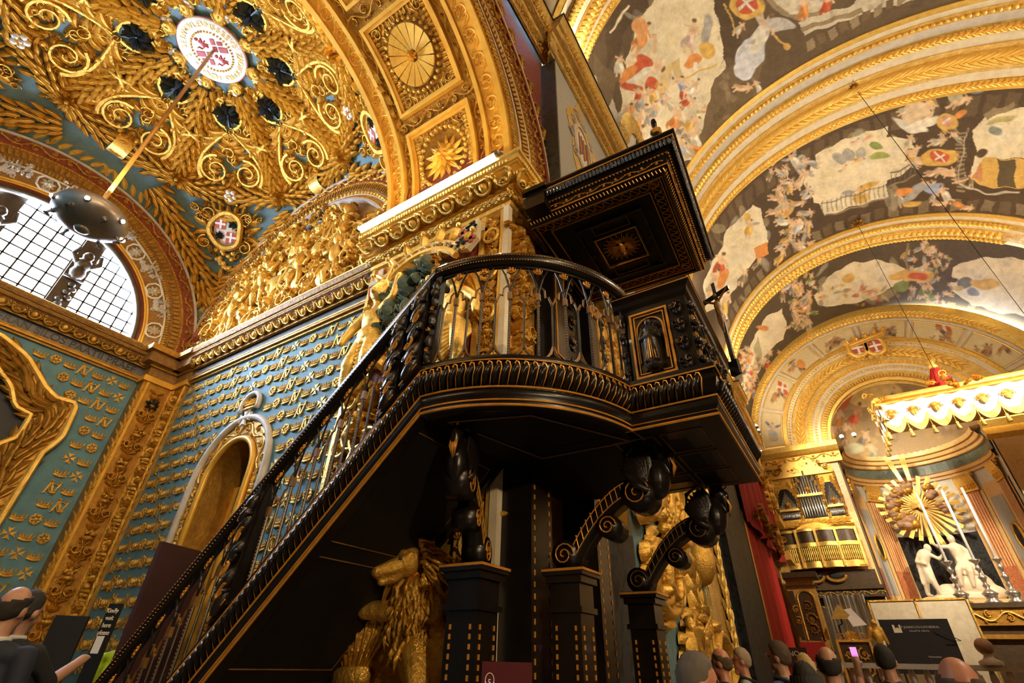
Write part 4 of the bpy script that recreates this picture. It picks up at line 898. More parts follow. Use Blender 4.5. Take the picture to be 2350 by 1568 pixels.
# jamb decoration (plane Y = JY) drawn in X, Z
jm = lambda V: np.c_[V[:, 0], JY-V[:, 2], V[:, 1]]
part('jamb_ground', MB().box((IX+.42, JY-.015, 3.0), (W0-.42, JY+.01, 6.50)), 'bole', pr)
q = MB()
for x0, x1 in ((IX, IX+.06), (IX+.36, IX+.42), (W0-.42, W0-.34), (W0-.10, W0)): q.prism([(x0, 0), (x1, 0), (x1, 6.6), (x0, 6.6)], 0, .05)
part('jamb_upright', q.map(jm), 'gold_bright', pr)
part('pier_edge', MB().box((W0-.05, JY-.06, 0), (W0+.03, JY+.03, 6.62)), 'cream', pr)
q = MB(); q.prism([(IX+.36, 6.34), (W0-.34, 6.34), (W0-.34, 6.41), (IX+.36, 6.41)], 0, .06); part('jamb_crossbar', q.map(jm), 'cream', pr)
for xc in (IX+.21, W0-.22):
    q = MB(); candelabra(q, 6.3, .26, .06, .52); part('jamb_border', q.map(lambda V: jm(V+np.array([xc, .2, .01]))), 'gold', pr)
    for z in np.arange(1.2, 6.6, .62):
        q = MB(); a = np.linspace(0, 2*PI, 17)[:-1]; q.tube(np.c_[.11*np.cos(a), .11*np.sin(a), np.full(16, .05)], .022, 5, closed=True); rosette(q, 0, 0, .09, 8, .05, .03)
        part('jamb_roundel', q.map(lambda V: jm(V+np.array([xc, z, .02]))), 'gold_bright', pr)
q = MB(); vine(q, W0-IX-.7, .16, .06, .2); part('jamb_top_vine', q.map(lambda V: jm(V+np.array([IX+.35, 6.50, .01]))), 'gold', pr)
for k in range(2):
    q = MB(); foliage(q, 1.7, 3.3, .16, 46, z=.03*k); part('jamb_foliage', q.map(lambda V: jm(V+np.array([IX+.42, 2.8, .01]))), ('gold', 'gold_bright')[k], pr)
q = MB(); a = np.linspace(.5, PI-.5, 15); q.tube(np.c_[-3.72+.72*np.cos(a), 5.62+.62*np.sin(a), np.full(15, .2)], .05, 6); q.tube(np.c_[-3.72+.86*np.cos(a), 5.62+.74*np.sin(a), np.full(15, .2)], .03, 6)
part('crown_band', q.map(jm), 'gold_bright', pr)
for k, t_ in enumerate(a[1:-1:2]):
    q = MB(); spiral(q, 0, 0, .07, 0, 1, 1.2, .25, .05); part('crown_roundel', q.map(lambda V: jm(V+np.array([-3.72+.79*math.cos(t_), 5.62+.68*math.sin(t_), .18]))), 'cream', pr)
    q = MB(); leaf(q, 0, 0, t_, .26, .14, .09); q.blob((.26*math.cos(t_), .26*math.sin(t_), .05), (.04, .04, .04), 5, 7); part('crown_point', q.map(lambda V: jm(V+np.array([-3.72+.86*math.cos(t_), 5.62+.74*math.sin(t_), .18]))), 'gold_bright', pr)
part('jamb_dark_field', MB().blob((-3.72, 5.55, .12), (.62, .62, .08), 6, 20).map(jm), 'canvas_dark', pr, True)
for dx, dz, s_ in ((-.28, .1, .5), (.1, .35, .4), (-.05, -.35, .5), (-.45, -.25, .35), (.3, -.1, .45)): part('black_sprig', sprig(MB(), s_, .14).map(lambda V: jm(V+np.array([-3.72+dx, 5.5+dz, .18]))), 'marble_verde', pr)
# red banner with white cross, small quartered shield
q = MB(); q.grid(np.array([[(-4.72+.42*u+.05*v, 6.30-.42*v+.05*u, .14+.05*math.sin(4*u+2*v)) for v in np.linspace(0, 1, 6)] for u in np.linspace(0, 1, 7)])); part('red_banner', q.map(jm), 'red_soft', pr, True)
q = MB(); bar(q, (-4.69, 6.10), (-4.27, 6.14), .09, .02, .19); bar(q, (-4.50, 6.32), (-4.46, 5.92), .09, .02, .19); part('banner_cross', q.map(jm), 'cream', pr)
q = MB(); q.tube([(-4.62, 4.7, .22), (-4.22, 6.25, .24)], .022, 6); part('banner_pole', q.map(jm), 'gold_bright', pr)
q = MB(); q.prism([(-3.10, 6.36), (-2.78, 6.44), (-2.78, 6.10), (-2.92, 5.96), (-3.08, 6.02)], .12, .2); sh_ = part('quartered_shield', q.map(jm), 'cream', pr)
q = MB()
for p in ((-3.01, 6.26), (-2.86, 6.10)): bar(q, (p[0]-.07, p[1]), (p[0]+.07, p[1]), .05, .02, .2); bar(q, (p[0], p[1]-.07), (p[0], p[1]+.07), .05, .02, .2)
part('red_cross', q.map(jm), 'red_soft', sh_)
for p in ((-2.86, 6.30), (-3.01, 6.09)): part('black_sprig', sprig(MB(), .15, .04).map(lambda V: jm(V+np.array([p[0], p[1], .2]))), 'black_leaf', sh_)
# nave face of the pier: gilded foliage strip, then dark marble
q = MB(); candelabra(q, 5.2, .42, .12, .75); part('nave_foliage_strip', q.map(lambda V: np.c_[W0+V[:, 2], JY+.28+V[:, 0], 1.3+V[:, 1]]), 'gold', pr)
q = MB(); foliage(q, .5, 5.0, .1, 36); part('nave_foliage_strip', q.map(lambda V: np.c_[W0+V[:, 2]-.01, JY+.04+V[:, 0], 1.4+V[:, 1]]), 'gold', pr)

# ---------------- remeshed figures: one continuous skin from tapered limbs
def figure(name, prims, voxel, mats_, parent=None, M=None, smooth_it=4, **props):
    mb = MB()
    for p in prims:
        if p[0] == 'c':
            _, a_, b_, ra, rb, mi = p; a_, b_ = np.asarray(a_, float), np.asarray(b_, float); d = b_-a_; L = np.linalg.norm(d)+1e-9; d = d/L
            up = np.array([0, 0, 1.]) if abs(d[2]) < .9 else np.array([1., 0, 0]); e1 = np.cross(d, up); e1 /= np.linalg.norm(e1); e2 = np.cross(d, e1)
            t = np.linspace(-PI/2, 0, 5); pr = [(ra*math.cos(x), ra*math.sin(x)) for x in t]+[(rb*math.cos(x), L+rb*math.sin(x)) for x in np.linspace(0, PI/2, 5)]
            q = MB().lathe(pr, 12); V = q.V(); mb.join(q, lambda V: a_+V[:, :1]*e1+V[:, 1:2]*e2+V[:, 2:]*d)
        else:
            _, c, r, mi = p[:4]; mb.blob(c, r, 10, 14, 0, p[4] if len(p) > 4 else None)
    me = to_mesh(name+'_base', mb, mats_, True); o = bpy.data.objects.new('tmp', me); COL.objects.link(o)
    md = o.modifiers.new('r', 'REMESH'); md.mode = 'VOXEL'; md.voxel_size = voxel; md.use_smooth_shade = True
    if smooth_it: sm = o.modifiers.new('s', 'SMOOTH'); sm.iterations = smooth_it; sm.factor = .5
    bpy.context.view_layer.update()
    m2 = bpy.data.meshes.new_from_object(o.evaluated_get(bpy.context.evaluated_depsgraph_get())); bpy.data.objects.remove(o); m2.name = name
    m2.materials.clear()
    for q in mats_: m2.materials.append(MATS[q])
    if len(mats_) > 1:
        n = len(m2.polygons); Cc = np.zeros(n*3); m2.polygons.foreach_get('center', Cc); Cc = Cc.reshape(-1, 3); best = np.full(n, 1e9); idx = np.zeros(n, dtype=np.int32)
        for p in prims:
            if p[0] == 'c':
                a_, b_ = np.asarray(p[1], float), np.asarray(p[2], float); d = b_-a_; t = np.clip(((Cc-a_) @ d)/(d @ d+1e-12), 0, 1); dist = np.linalg.norm(Cc-a_-t[:, None]*d, axis=1)-(p[3]+(p[4]-p[3])*t); mi = p[5]
            else:
                q = Cc-np.asarray(p[1]); 
                if len(p) > 4: q = q @ np.asarray(p[4])
                r = np.asarray(p[2], float); dist = (np.linalg.norm(q/r, axis=1)-1)*r.min(); mi = p[3]
            k = dist < best; best[k] = dist[k]; idx[k] = mi
        m2.polygons.foreach_set('material_index', idx)
    return link(name, m2, parent, M, **props)
def putto(ox, oz, s, face, arm_up, legs):
    P = lambda x, y, z: (ox+face*x*s, JY-.08-y*s, oz+z*s)
    pr_ = [('e', P(0, .15, 0), (.20*s, .17*s, .26*s), 0), ('e', P(.02, .18, -.28), (.19*s, .18*s, .18*s), 0), ('e', P(.04, .2, .50), (.15*s, .15*s, .17*s), 0), ('e', P(.05, .34, .47), (.05*s, .05*s, .06*s), 0),
           ('c', P(.02, .16, .25), P(.03, .18, .40), .08*s, .07*s, 0)]
    for k in range(9): a = k/9*2*PI; pr_.append(('e', P(.04+.13*math.cos(a), .2, .58+.10*math.sin(a)), (.07*s,)*3, 0))
    pr_ += [('c', P(.16, .18, .18), P(.38, .22, .30 if arm_up else .02), .085*s, .07*s, 0), ('c', P(.38, .22, .30 if arm_up else .02), P(.46, .26, .62 if arm_up else -.22), .07*s, .055*s, 0),
            ('c', P(-.16, .18, .18), P(-.36, .22, -.02), .085*s, .07*s, 0), ('c', P(-.36, .22, -.02), P(-.44, .3, -.30), .07*s, .05*s, 0)]
    for q, (kx, kz, fx, fz) in zip((1, -1), legs):
        pr_ += [('c', P(q*.10, .18, -.34), P(kx, .28, kz), .13*s, .10*s, 0), ('c', P(kx, .28, kz), P(fx, .2, fz), .095*s, .06*s, 0), ('c', P(fx, .2, fz), P(fx-.10, .26, fz-.05), .06*s, .045*s, 0)]
    return pr_
figure('winged_boy', putto(-4.36, 5.30, .92, 1, True, ((.14, -.68, .0, -1.05), (-.18, -.72, -.30, -1.12))), .022, ['gold_bright'], pr)
figure('winged_boy', putto(-2.98, 5.02, .90, -1, True, ((.10, -.66, .02, -1.02), (-.20, -.70, -.16, -1.08))), .022, ['gold_bright'], pr)
for x0, z0, sg in ((-4.52, 5.5, -1), (-2.80, 5.25, 1)):
    q = MB()
    for k in range(7): leaf(q, x0, z0, PI/2+sg*(-.3+.34*k*-1)*-1, .62-.04*k, .16, .10, .05+.015*k, sg*.5)
    part('wing', q.map(jm), 'gold', pr)
q = MB()
for x0, z0 in ((-4.36, 5.0), (-2.98, 4.72)):
    for k in range(7): q.tube([(x0-.26, z0-.06*k+.1, .2), (x0, z0-.1-.06*k, .36), (x0+.24, z0-.02*k, .22)], .035, 6)
part('drapery', q.map(jm), 'gold_bright', pr)
# lion and basket vase under the stair
vs = MB(); pv = [(.02, 1.40), (.20, 1.42), (.22, 1.50), (.16, 1.55), (.34, 1.78), (.40, 1.98), (.38, 2.02), (.30, 2.04), (.28, 2.14), (.30, 2.16), (.24, 2.2), (0, 2.2)]
vs.lathe(pv, 24, (-3.84, JY-.05, 0), sy=.55); 
for k in range(13):
    a = -PI*(k+.5)/13; vs.tube([(-3.84+r*1.03*math.cos(a), JY-.05+.57*r*math.sin(a), z) for r, z in pv[3:7]], .014, 5)
    for (r, z) in ((.24, 1.66), (.30, 1.75), (.345, 1.84), (.375, 1.92)): vs.blob((-3.84+r*1.04*math.cos(a+.12), JY-.05+.57*r*math.sin(a+.12), z), (.016,)*3, 4, 6)
part('basket_vase', vs, 'gold', pr, True)
L_ = lambda x, y, z: (-3.10+x, JY-.06-y, 2.28+z)
ln = [('e', L_(-.02, .26, .02), (.13, .13, .13), 0), ('c', L_(-.05, .34, -.03), L_(-.13, .46, -.08), .085, .062, 0), ('e', L_(-.15, .50, -.055), (.04, .03, .028), 0), ('c', L_(-.05, .32, -.10), L_(-.12, .42, -.155), .05, .034, 0), ('e', L_(-.10, .37, .055), (.055, .03, .025), 0), ('e', L_(.03, .37, .065), (.055, .03, .025), 0), ('e', L_(-.09, .21, .16), (.045, .03, .055), 0), ('e', L_(.10, .20, .16), (.045, .03, .055), 0),
      ('e', L_(.03, .10, -.32), (.24, .18, .30), 0), ('e', L_(.12, .08, -.62), (.24, .18, .28), 0), ('c', L_(-.14, .18, -.34), L_(-.42, .26, -.34), .09, .07, 0), ('c', L_(-.42, .26, -.34), L_(-.56, .28, -.14), .07, .055, 0), ('c', L_(.14, .18, -.62), L_(.24, .26, -.82), .12, .09, 0), ('c', L_(.24, .26, -.82), L_(.06, .24, -1.08), .085, .06, 0)]
for k in range(4): ln.append(('c', L_(-.56+.03*k, .30, -.13), L_(-.60+.035*k, .36, -.05), .024, .018, 0))
li = figure('carved_lion', ln, .012, ['gold'], pr, smooth_it=1)
q = MB()
for k in range(110):
    a = rng.uniform(0, 2*PI); r = .13+.02*rng.random(); ly = rng.uniform(.08, .24); w = rng.normal(0, .04); c_ = np.array(L_(-.01+r*math.cos(a), ly, .02+r*math.sin(a))); d_ = np.array([math.cos(a)*.15, -.02, math.sin(a)*.13-.06]); q.tube([c_, c_+d_*.55+np.array([w*.5, -.05, .02]), c_+d_*1.25+np.array([w, 0, -.03])], [.024, .024, .004], 5)
for k in range(70): x, z = rng.uniform(-.2, .24), rng.uniform(-.60, -.16); c_ = np.array(L_(x, .27-.35*abs(x-.03), z)); q.tube([c_, c_+np.array([rng.normal(0, .03), -.03, -.08]), c_+np.array([rng.normal(0, .04), .0, -.17])], [.022, .02, .004], 5)
part('mane', q, 'gold', li, True)
part('lion_eye', MB().blob(L_(-.105, .375, .015), (.018,)*3, 5, 7).blob(L_(.02, .385, .02), (.018,)*3, 5, 7), 'letter_dark', li)
q = MB()
for k in range(9): acanthus(q, -3.9+.14*k, 2.45+.05*(k % 3), PI/2+rng.normal(.1, .4), .5, .26, .15, .02, rng.uniform(-.8, .8))
scroll(q, -2.75, 2.0, .16, 0, 1, .12); scroll(q, -4.3, 1.55, .22, 1, -1, .12); scroll(q, -4.6, 1.5, .16, 2, 1, .12)
for k in range(8): acanthus(q, -2.75+rng.uniform(-.12, .12), 1.4+.22*k, PI/2+rng.normal(0, .5), .34, .2, .12)
part('acanthus_crest', q.map(jm), 'gold', pr)

# ---------------- strip light on the capital (and its twin on the opposite pier)
def strip_light(y, label):
    t = thing('strip_light', label, 'strip light', (-3.75, y, 7.28), group='strip lights on the arch capitals')
    part('housing', MB().prism([(-.06, 0), (.06, 0), (.06, .08), (.0, .20), (-.06, .16)], -1.34, 1.34).map(lambda V: np.c_[-3.75+V[:, 2], y+V[:, 0], 7.275+V[:, 1]]), 'fixture_white', t)
    sgn = 1 if y > 0 else -1
    part('tube', MB().tube([(-5.06, y-sgn*.10, 7.335), (-2.45, y-sgn*.10, 7.335)], .022, 10), 'tube_light', t, True)
    for x in (-5.09, -2.43): part('tube_holder', MB().box((x-.02, y-sgn*.13, 7.30), (x+.02, y-sgn*.05, 7.37)), 'fixture_white', t)
strip_light(3.33, 'long lit strip light lying on the gilded pier capital')
strip_light(-1.73, 'long strip light on the opposite capital behind the camera')
# the opposite pier
op = thing('wall_pier_near', 'near pier of the chapel arch beside the camera, out of view', 'pier', (-3.7, OJY, 0), kind='structure')
part('pier_core', MB().box((IX, -7.5, 0), (W0, OJY, 12.6)), 'gold_dark', op); part('capital', MB().box((IX-.3, OJY-.3, 6.8), (W0+.3, OJY+.3, 7.27)), 'gold_flat', op)

# ---------------- pendant lamp under the medallion
pl = thing('pendant_lamp', 'bowl-shaped metal pendant lamp with small bright bulbs on a long rod', 'lamp', (XC, YC, 6.6))
pr_ = [(0, 6.70), (.08, 6.70), (.22, 6.72), (.36, 6.78), (.45, 6.87), (.47, 6.96), (.43, 7.06), (.33, 7.13), (.31, 7.12), (.33, 7.08), (.30, 7.04), (0, 7.03)]
part('bowl', MB().lathe(pr_, 40, (XC, YC, 0)), 'steel', pl, True); part('rod', MB().tube([(XC, YC, 7.03), (XC, YC, 11.86)], .032, 10), 'rod_brass', pl, True)
for k in range(6):
    a = k/6*2*PI+.25; q = MB(); q.tube([(XC+.38*math.cos(a), YC+.38*math.sin(a), 6.80), (XC+.43*math.cos(a), YC+.43*math.sin(a), 6.72), (XC+.37*math.cos(a), YC+.37*math.sin(a), 6.69)], [.04, .032, .012], 6); part('scroll_foot', q, 'steel', pl, True)
part('boss', MB().blob((XC, YC, 6.69), (.10, .10, .05), 6, 14), 'steel', pl, True)
for k in range(6):
    a = -.42+k/6*2*PI; o = (XC+.475*math.cos(a), YC+.475*math.sin(a), 6.90); part('bulb', MB().blob(o, (.032,)*3, 8, 10), 'bulb_light', pl, True); part('bulb_socket', MB().blob((XC+.452*math.cos(a), YC+.452*math.sin(a), 6.905), (.045, .045, .045), 8, 10), 'steel', pl, True)
lamp('pendant_uplight', 'POINT', (XC, YC, 7.5), 180, (1.0, .70, .34), size=.12)
# ================================================================== PULPIT
pu = thing('pulpit', 'black wooden pulpit with gilt lines, curved landing, stair, railing and square sounding board', 'pulpit', (-1.9, 3.6, 0))
PC, PRAD = np.array([-2.3, 3.6]), 1.25
LT, LB, RT = 3.47, 3.08, 4.50                       # landing top, underside, rail top
SLP = 0.97
def plan(s):                                           # path of stair (s < 0) and landing edge (s >= 0): point and outward normal
    if s < 0: return np.array([PC[0]+s, PC[1]-PRAD, SLP*s]), np.array([0, -1., 0])
    a = -PI/2+s/PRAD; a = min(a, -0.02); return np.array([PC[0]+PRAD*math.cos(a), PC[1]+PRAD*math.sin(a), 0]), np.array([math.cos(a), math.sin(a), 0])
SE = PRAD*(PI/2-0.02)
def sweep_plan(prof, s0, s1, mi=0, n=None):
    ss = np.array([s0, s1]) if s1 <= 0 else np.linspace(s0, s1, n or 36); R = []
    for s_ in ss:
        p, nn = plan(s_ if s_ < 0 else s_+1e-9); R.append([p+nn*o+np.array([0, 0, z]) for o, z in prof])
    mb = MB(); k = mb.n; mb.grid(R, mi); m = len(prof); nr = len(ss)
    mb.f += [list(range(m)), list(range((nr-1)*m, nr*m))[::-1]]; mb.m += [mi, mi]; return mb
EDGE = [(-.10, LB), (.0, LB), (.005, LB+.02), (-.01, LB+.045), (.02, LB+.08), (.02, LB+.12), (-.02, LB+.14), (-.02, LB+.155), (.03, LB+.20), (.05, LB+.27), (.03, LB+.33), (.05, LB+.345), (.05, LT), (-.10, LT)]
SB = -3.4
def add_edge(s0, s1, par):
    part('edge_moulding', sweep_plan(EDGE, s0, s1), 'ebony', par, s1 > 0)
    for o, z, r in ((.004, LB+.008, .010), (.0, LB+.05, .007), (.022, LB+.14, .008), (.055, LB+.345, .006)): 
        mb = MB(); ss = np.array([s0, s1]) if s1 <= 0 else np.linspace(s0, s1, 40)
        P = np.array([plan(q if q < 0 else q+1e-9)[0]+plan(q if q < 0 else q+1e-9)[1]*o+np.array([0, 0, z]) for q in ss]); mb.tube(P, r, 6); part('gilt_line', mb, 'gilt_line', par)
    n = int((s1-s0)*(1.35 if s1 <= 0 else 1)/.062); gad = MB(); hl = MB()
    for k in range(n):
        s_ = s0+(k+.5)*(s1-s0)/n; p, nn = plan(s_); T = np.array([-nn[1], nn[0], 0]); T = T+np.array([0, 0, SLP if s_ < 0 else 0]); T /= np.linalg.norm(T)
        f = lambda u, v, h: p+T*u+np.array([0, 0, 1.])*(LB+.155+v)+nn*h
        gad.tube([f(-.022, .01, .02), f(-.012, .06, .058), f(.005, .115, .066), f(.02, .155, .045)], [.014, .022, .024, .014], 6)
        hl.tube([f(.012, .0, .012), f(.026, .06, .055), f(.035, .12, .062), f(.028, .165, .058), f(.008, .172, .060), f(-.002, .150, .066), f(.010, .140, .068)], [.004, .006, .007, .007, .007, .006, .003], 5)
    part('gadroon_row', gad, 'ebony', par, True, kind='stuff'); part('gadroon_gilding', hl, 'gilt_line', par, True, kind='stuff')
# landing
q = MB(); A = np.linspace(-PI/2, 0, 20); V = [(PC[0], PC[1], 0)]+[(PC[0]+(PRAD-.03)*math.cos(a), PC[1]+(PRAD-.03)*math.sin(a), 0) for a in A]; V += [(-1.0, 4.95, 0), (W0, 4.95, 0), (W0, PC[1], 0)]
V = np.array(V[1:]); n = len(V); q.add(np.concatenate([V+[0, 0, LB+.01], V+[0, 0, LT-.03]]), [list(range(n))[::-1], list(range(n, 2*n))]+[(i, (i+1) % n, n+(i+1) % n, n+i) for i in range(n)])
lan = part('landing', q, 'ebony_matte', pu); add_edge(0.0, SE, lan)
q = MB(); z = LB+.002
for p0, p1 in (((-2.2, 2.55), (-1.95, 3.55)), ((-1.95, 3.55), (-1.15, 3.55)), ((-2.2, 2.55), (-1.6, 2.75)), ((-1.6, 2.75), (-1.15, 3.55))): q.tube([(*p0, z), (*p1, z)], .008, 5)
part('soffit_line', q, 'gilt_dull', lan)
# stair
q = MB(); y0, y1 = PC[1]-PRAD+.03, 3.46; nst = 18; dz = LT/nst; dx = dz/SLP; V = []
for k in range(nst): q.box((PC[0]-(k+1)*dx-.02, y0, LT-(k+1)*dz-.045), (PC[0]-k*dx+.02, y1, LT-(k+1)*dz))
st_ = part('stair', MB().add([(PC[0], y0, LB+.03), (PC[0], y1, LB+.03), (PC[0]+SB, y1, LB+.03+SLP*SB), (PC[0]+SB, y0, LB+.03+SLP*SB), (PC[0], y0, LB+.14), (PC[0], y1, LB+.14), (PC[0]+SB, y1, LB+.14+SLP*SB), (PC[0]+SB, y0, LB+.14+SLP*SB)], [(0, 1, 2, 3), (7, 6, 5, 4), (0, 4, 5, 1), (1, 5, 6, 2), (2, 6, 7, 3), (3, 7, 4, 0)]), 'ebony_matte', pu)
for k in range(nst): part('tread', MB().box((PC[0]-(k+1)*dx-.02, y0, LT-(k+1)*dz-.045), (PC[0]-k*dx+.02, y1, LT-(k+1)*dz)), 'ebony_matte', st_)
add_edge(SB, 0.0, st_)
part('far_string', MB().add([(PC[0], y1, LB), (PC[0]+SB, y1, LB+SLP*SB), (PC[0]+SB, y1, LT+SLP*SB), (PC[0], y1, LT), (PC[0], y1+.06, LB), (PC[0]+SB, y1+.06, LB+SLP*SB), (PC[0]+SB, y1+.06, LT+SLP*SB), (PC[0], y1+.06, LT)], [(0, 1, 2, 3), (7, 6, 5, 4), (0, 4, 5, 1), (3, 2, 6, 7)]), 'ebony', st_)
for k in range(4):                                      # gilt line panels on the underside
    s0, s1 = -.10-.82*k, -.82-.82*k; zz = lambda s_: LB+.026+SLP*s_
    P = np.array([(PC[0]+s0, y0+.08, zz(s0)), (PC[0]+s1, y0+.08, zz(s1)), (PC[0]+s1, y1-.06, zz(s1)), (PC[0]+s0, y1-.06, zz(s0)), (PC[0]+s0, y0+.08, zz(s0))]); part('soffit_line', MB().tube(P, .006, 5), 'gilt_dull', st_)
# handrail and railing
rl = part('handrail', sweep_plan([(-.06, RT-.10), (-.03, RT-.13), (.03, RT-.13), (.06, RT-.10), (.065, RT-.06), (.05, RT-.02), (0, RT), (-.05, RT-.02), (-.065, RT-.06)], 0, SE), 'ebony', pu, True)
part('handrail', sweep_plan([(-.06, RT-.10), (-.03, RT-.13), (.03, RT-.13), (.06, RT-.10), (.065, RT-.06), (.05, RT-.02), (0, RT), (-.05, RT-.02), (-.065, RT-.06)], SB-.2, 0), 'ebony', pu, True)
for s0, s1 in ((0, SE), (SB-.2, 0)):
    for o, z in ((.062, RT-.105), (.066, RT-.055)):
        q = MB(); n = int((s1-s0)/.022)
        for k in range(n):
            s_ = s0+(k+.5)*(s1-s0)/n; p, nn = plan(s_); q.blob(p+nn*o+np.array([0, 0, z]), (.007, .007, .004), 3, 5)
        part('bead_row', q, 'gilt_line', rl, kind='stuff')
rg = part('railing', sweep_plan([(-.012, RT-.15), (.012, RT-.15), (.012, RT-.13), (-.012, RT-.13)], 0, SE), 'iron', pu)
def quatrefoil(mb, f, v):
    for k in range(4): a = k*PI/2+PI/4; mb.blob(f(.016*math.cos(a), v+.016*math.sin(a), 0), (.014, .014, .014), 4, 6)
    A_ = np.linspace(0, 2*PI, 13)[:-1]; mb.tube([f(.036*math.cos(a), v+.036*math.sin(a), 0) for a in A_], .005, 5, closed=True)
def baluster(s_, kind, par, step):
    p, nn = plan(s_); T = np.array([-nn[1], nn[0], SLP if s_ < 0 else 0.0])
    f = lambda u, v, h: p+T*u+np.array([0, 0, LT+v])+nn*h
    if kind == 0:
        q = MB(); q.tube([f(0, 0, 0), f(0, .60, 0)], .012, 6); b_ = part('baluster', q, 'iron', par)
        q = MB()
        for k in range(22): q.blob(f(0, .03+.025*k, .012), (.006, .006, .008), 3, 5)
        q.box(f(0, .56, 0)-.016, f(0, .60, 0)+.016)
        part('beading', q, 'gilt_dull', b_)
        q = MB(); h = step*.95
        for sg in (-1, 1):
            q.tube([f(0, .60, 0), f(sg*.012, .68, 0), f(sg*h*.45, .80, 0), f(sg*h*.9, .90, 0)], [.009, .009, .008, .006], 6)
            q.tube([f(sg*.02, .74, 0), f(sg*.045, .80, 0), f(sg*.03, .835, 0), f(0, .815, 0)], .005, 5)
        part('arched_fork', q, 'iron', b_)
        q = MB(); quatrefoil(q, f, .87); part('flower', q, 'gilt_line', b_)
    else:
        q = MB(); q.tube([f(0, .08, 0), f(0, .55, 0)], .010, 6); b_ = part('baluster', q, 'iron', par)
        q = MB()
        for sg in (-1, 1): q.tube([f(0, .52, 0), f(sg*.03, .60, 0), f(sg*.055, .585, 0), f(sg*.06, .66, 0), f(sg*.085, .685, 0), f(sg*.105, .66, 0)], [.009, .009, .008, .008, .007, .005], 6)
        q.blob(f(0, .53, 0), (.016, .016, .016), 4, 6); part('curled_top', q, 'gilt_dull', b_)
        q = MB()
        for sg in (-1, 1): q.tube([f(0, .14, 0), f(sg*.02, .06, 0), f(sg*.06, .015, 0), f(sg*.085, .02, 0)], [.006, .014, .010, .005], 5)
        part('leaf_foot', q, 'gilt_dull', b_)
n = 8
for k in range(n):
    s0 = .10+k*(SE-.12)/n; baluster(s0+.5*(SE-.12)/n, 0, rg, .105); baluster(s0, 1, rg, .105)
sr = part('railing', sweep_plan([(-.012, RT-.15), (.012, RT-.15), (.012, RT-.13), (-.012, RT-.13)], SB-.1, 0), 'iron', pu)
for k in range(14):
    if k == 6: continue
    s0 = -.34-k*.215; baluster(s0-.105, 0, sr, .095); baluster(s0, 1, sr, .095)
def newel(s_, w, par, sl):
    p, nn = plan(s_); T = np.array([-nn[1], nn[0], 0]); f = lambda V: p+V[:, :1]*T+V[:, 2:]*nn+np.c_[0*V[:, :2], LT+V[:, 1]+(SLP*V[:, 0] if sl else 0)]
    nw = part('newel_post', MB().box((-w/2, 0, -w/2), (w/2, .90, w/2)).map(f), 'ebony', par); q = MB(); q2 = MB()
    for z_ in (.08, .22, .42, .62, .78): q.blob((0, z_, w/2), (w*.5, .075, .05), 6, 10)
    q.blob((0, .70, w/2+.02), (.045, .055, .045), 6, 8)
    for k in range(6): spiral(q, (-1)**k*w*.2, .08+.14*k, w*.26, 0, (-1)**k, 1.3, .3, .04, w/2+.01)
    part('carved_term', q.map(f), 'ebony_carved', nw, True)
    for k in range(4): spiral(q2, (-1)**k*w*.18, .12+.20*k, w*.3, 1, (-1)**k, 1.1, .12, .02, w/2+.035, n=18)
    tube2(q2, [(-w/2, .03), (w/2, .03)], .006, .01, w/2+.01); part('gilding', q2.map(f), 'gilt_line', nw)
newel(-.10, .15, sr, True); newel(-.30, .13, sr, True); newel(.03, .06, rg, False); newel(-.34-6*.215-.05, .14, sr, True); newel(SE-.06, .10, rg, False)
# ---------------- box
BX0, BX1, BY0, BY1 = -1.02, -.50, 3.42, 5.0
bx = part('box', MB().box((W0+.4, BY0, LT-.05), (BX1, BY1, LT)).box((BX0, BY0, LT-.05), (BX1, BY0+.07, 4.28)).box((BX1-.07, BY0+.05, LT-.05), (BX1, BY1, 4.28)).box((-1.6, BY1-.07, LT-.05), (BX1, BY1, 4.28)), 'ebony', pu)
def box_path(prof): return np.stack([[(BX0-.1, BY0-o, z) for o, z in prof], [(BX1+o, BY0-o, z) for o, z in prof], [(BX1+o, BY1+o, z) for o, z in prof], [(-1.8, BY1+o, z) for o, z in prof]])
EB = [(.05+.06, LT), (.11, LB+.345), (.09, LB+.33), (.11, LB+.27), (.09, LB+.20), (.04, LB+.155), (.04, LB+.14), (.08, LB+.12), (.08, LB+.08), (.05, LB+.045), (.065, LB+.02), (.06, LB), (-.25, LB)]
part('box_cornice', MB().grid(box_path(EB)), 'ebony', bx)
part('box_underside', MB().box((-1.75, BY0-.03, LB+.005), (BX1+.05, BY1+.03, LB+.03)), 'ebony_matte', bx)
part('box_ledge', MB().grid(box_path([(-.09, 4.36), (.05, 4.37), (.07, 4.33), (.04, 4.29), (.03, 4.25), (.0, 4.22)])), 'ebony', bx)
part('box_ledge', MB().box((BX0-.1, BY0, 4.33), (BX1, BY0+.08, 4.365)).box((BX1-.08, BY0+.08, 4.33), (BX1, BY1, 4.365)), 'ebony', bx)
for o, z, r in ((.062, LB+.006, .011), (.05, LB+.05, .007), (.08, LB+.14, .008), (.115, LB+.345, .007), (.07, 4.335, .005)): part('gilt_line', MB().tube(box_path([(o, z)])[:3, 0], r, 6), 'gilt_line', bx)
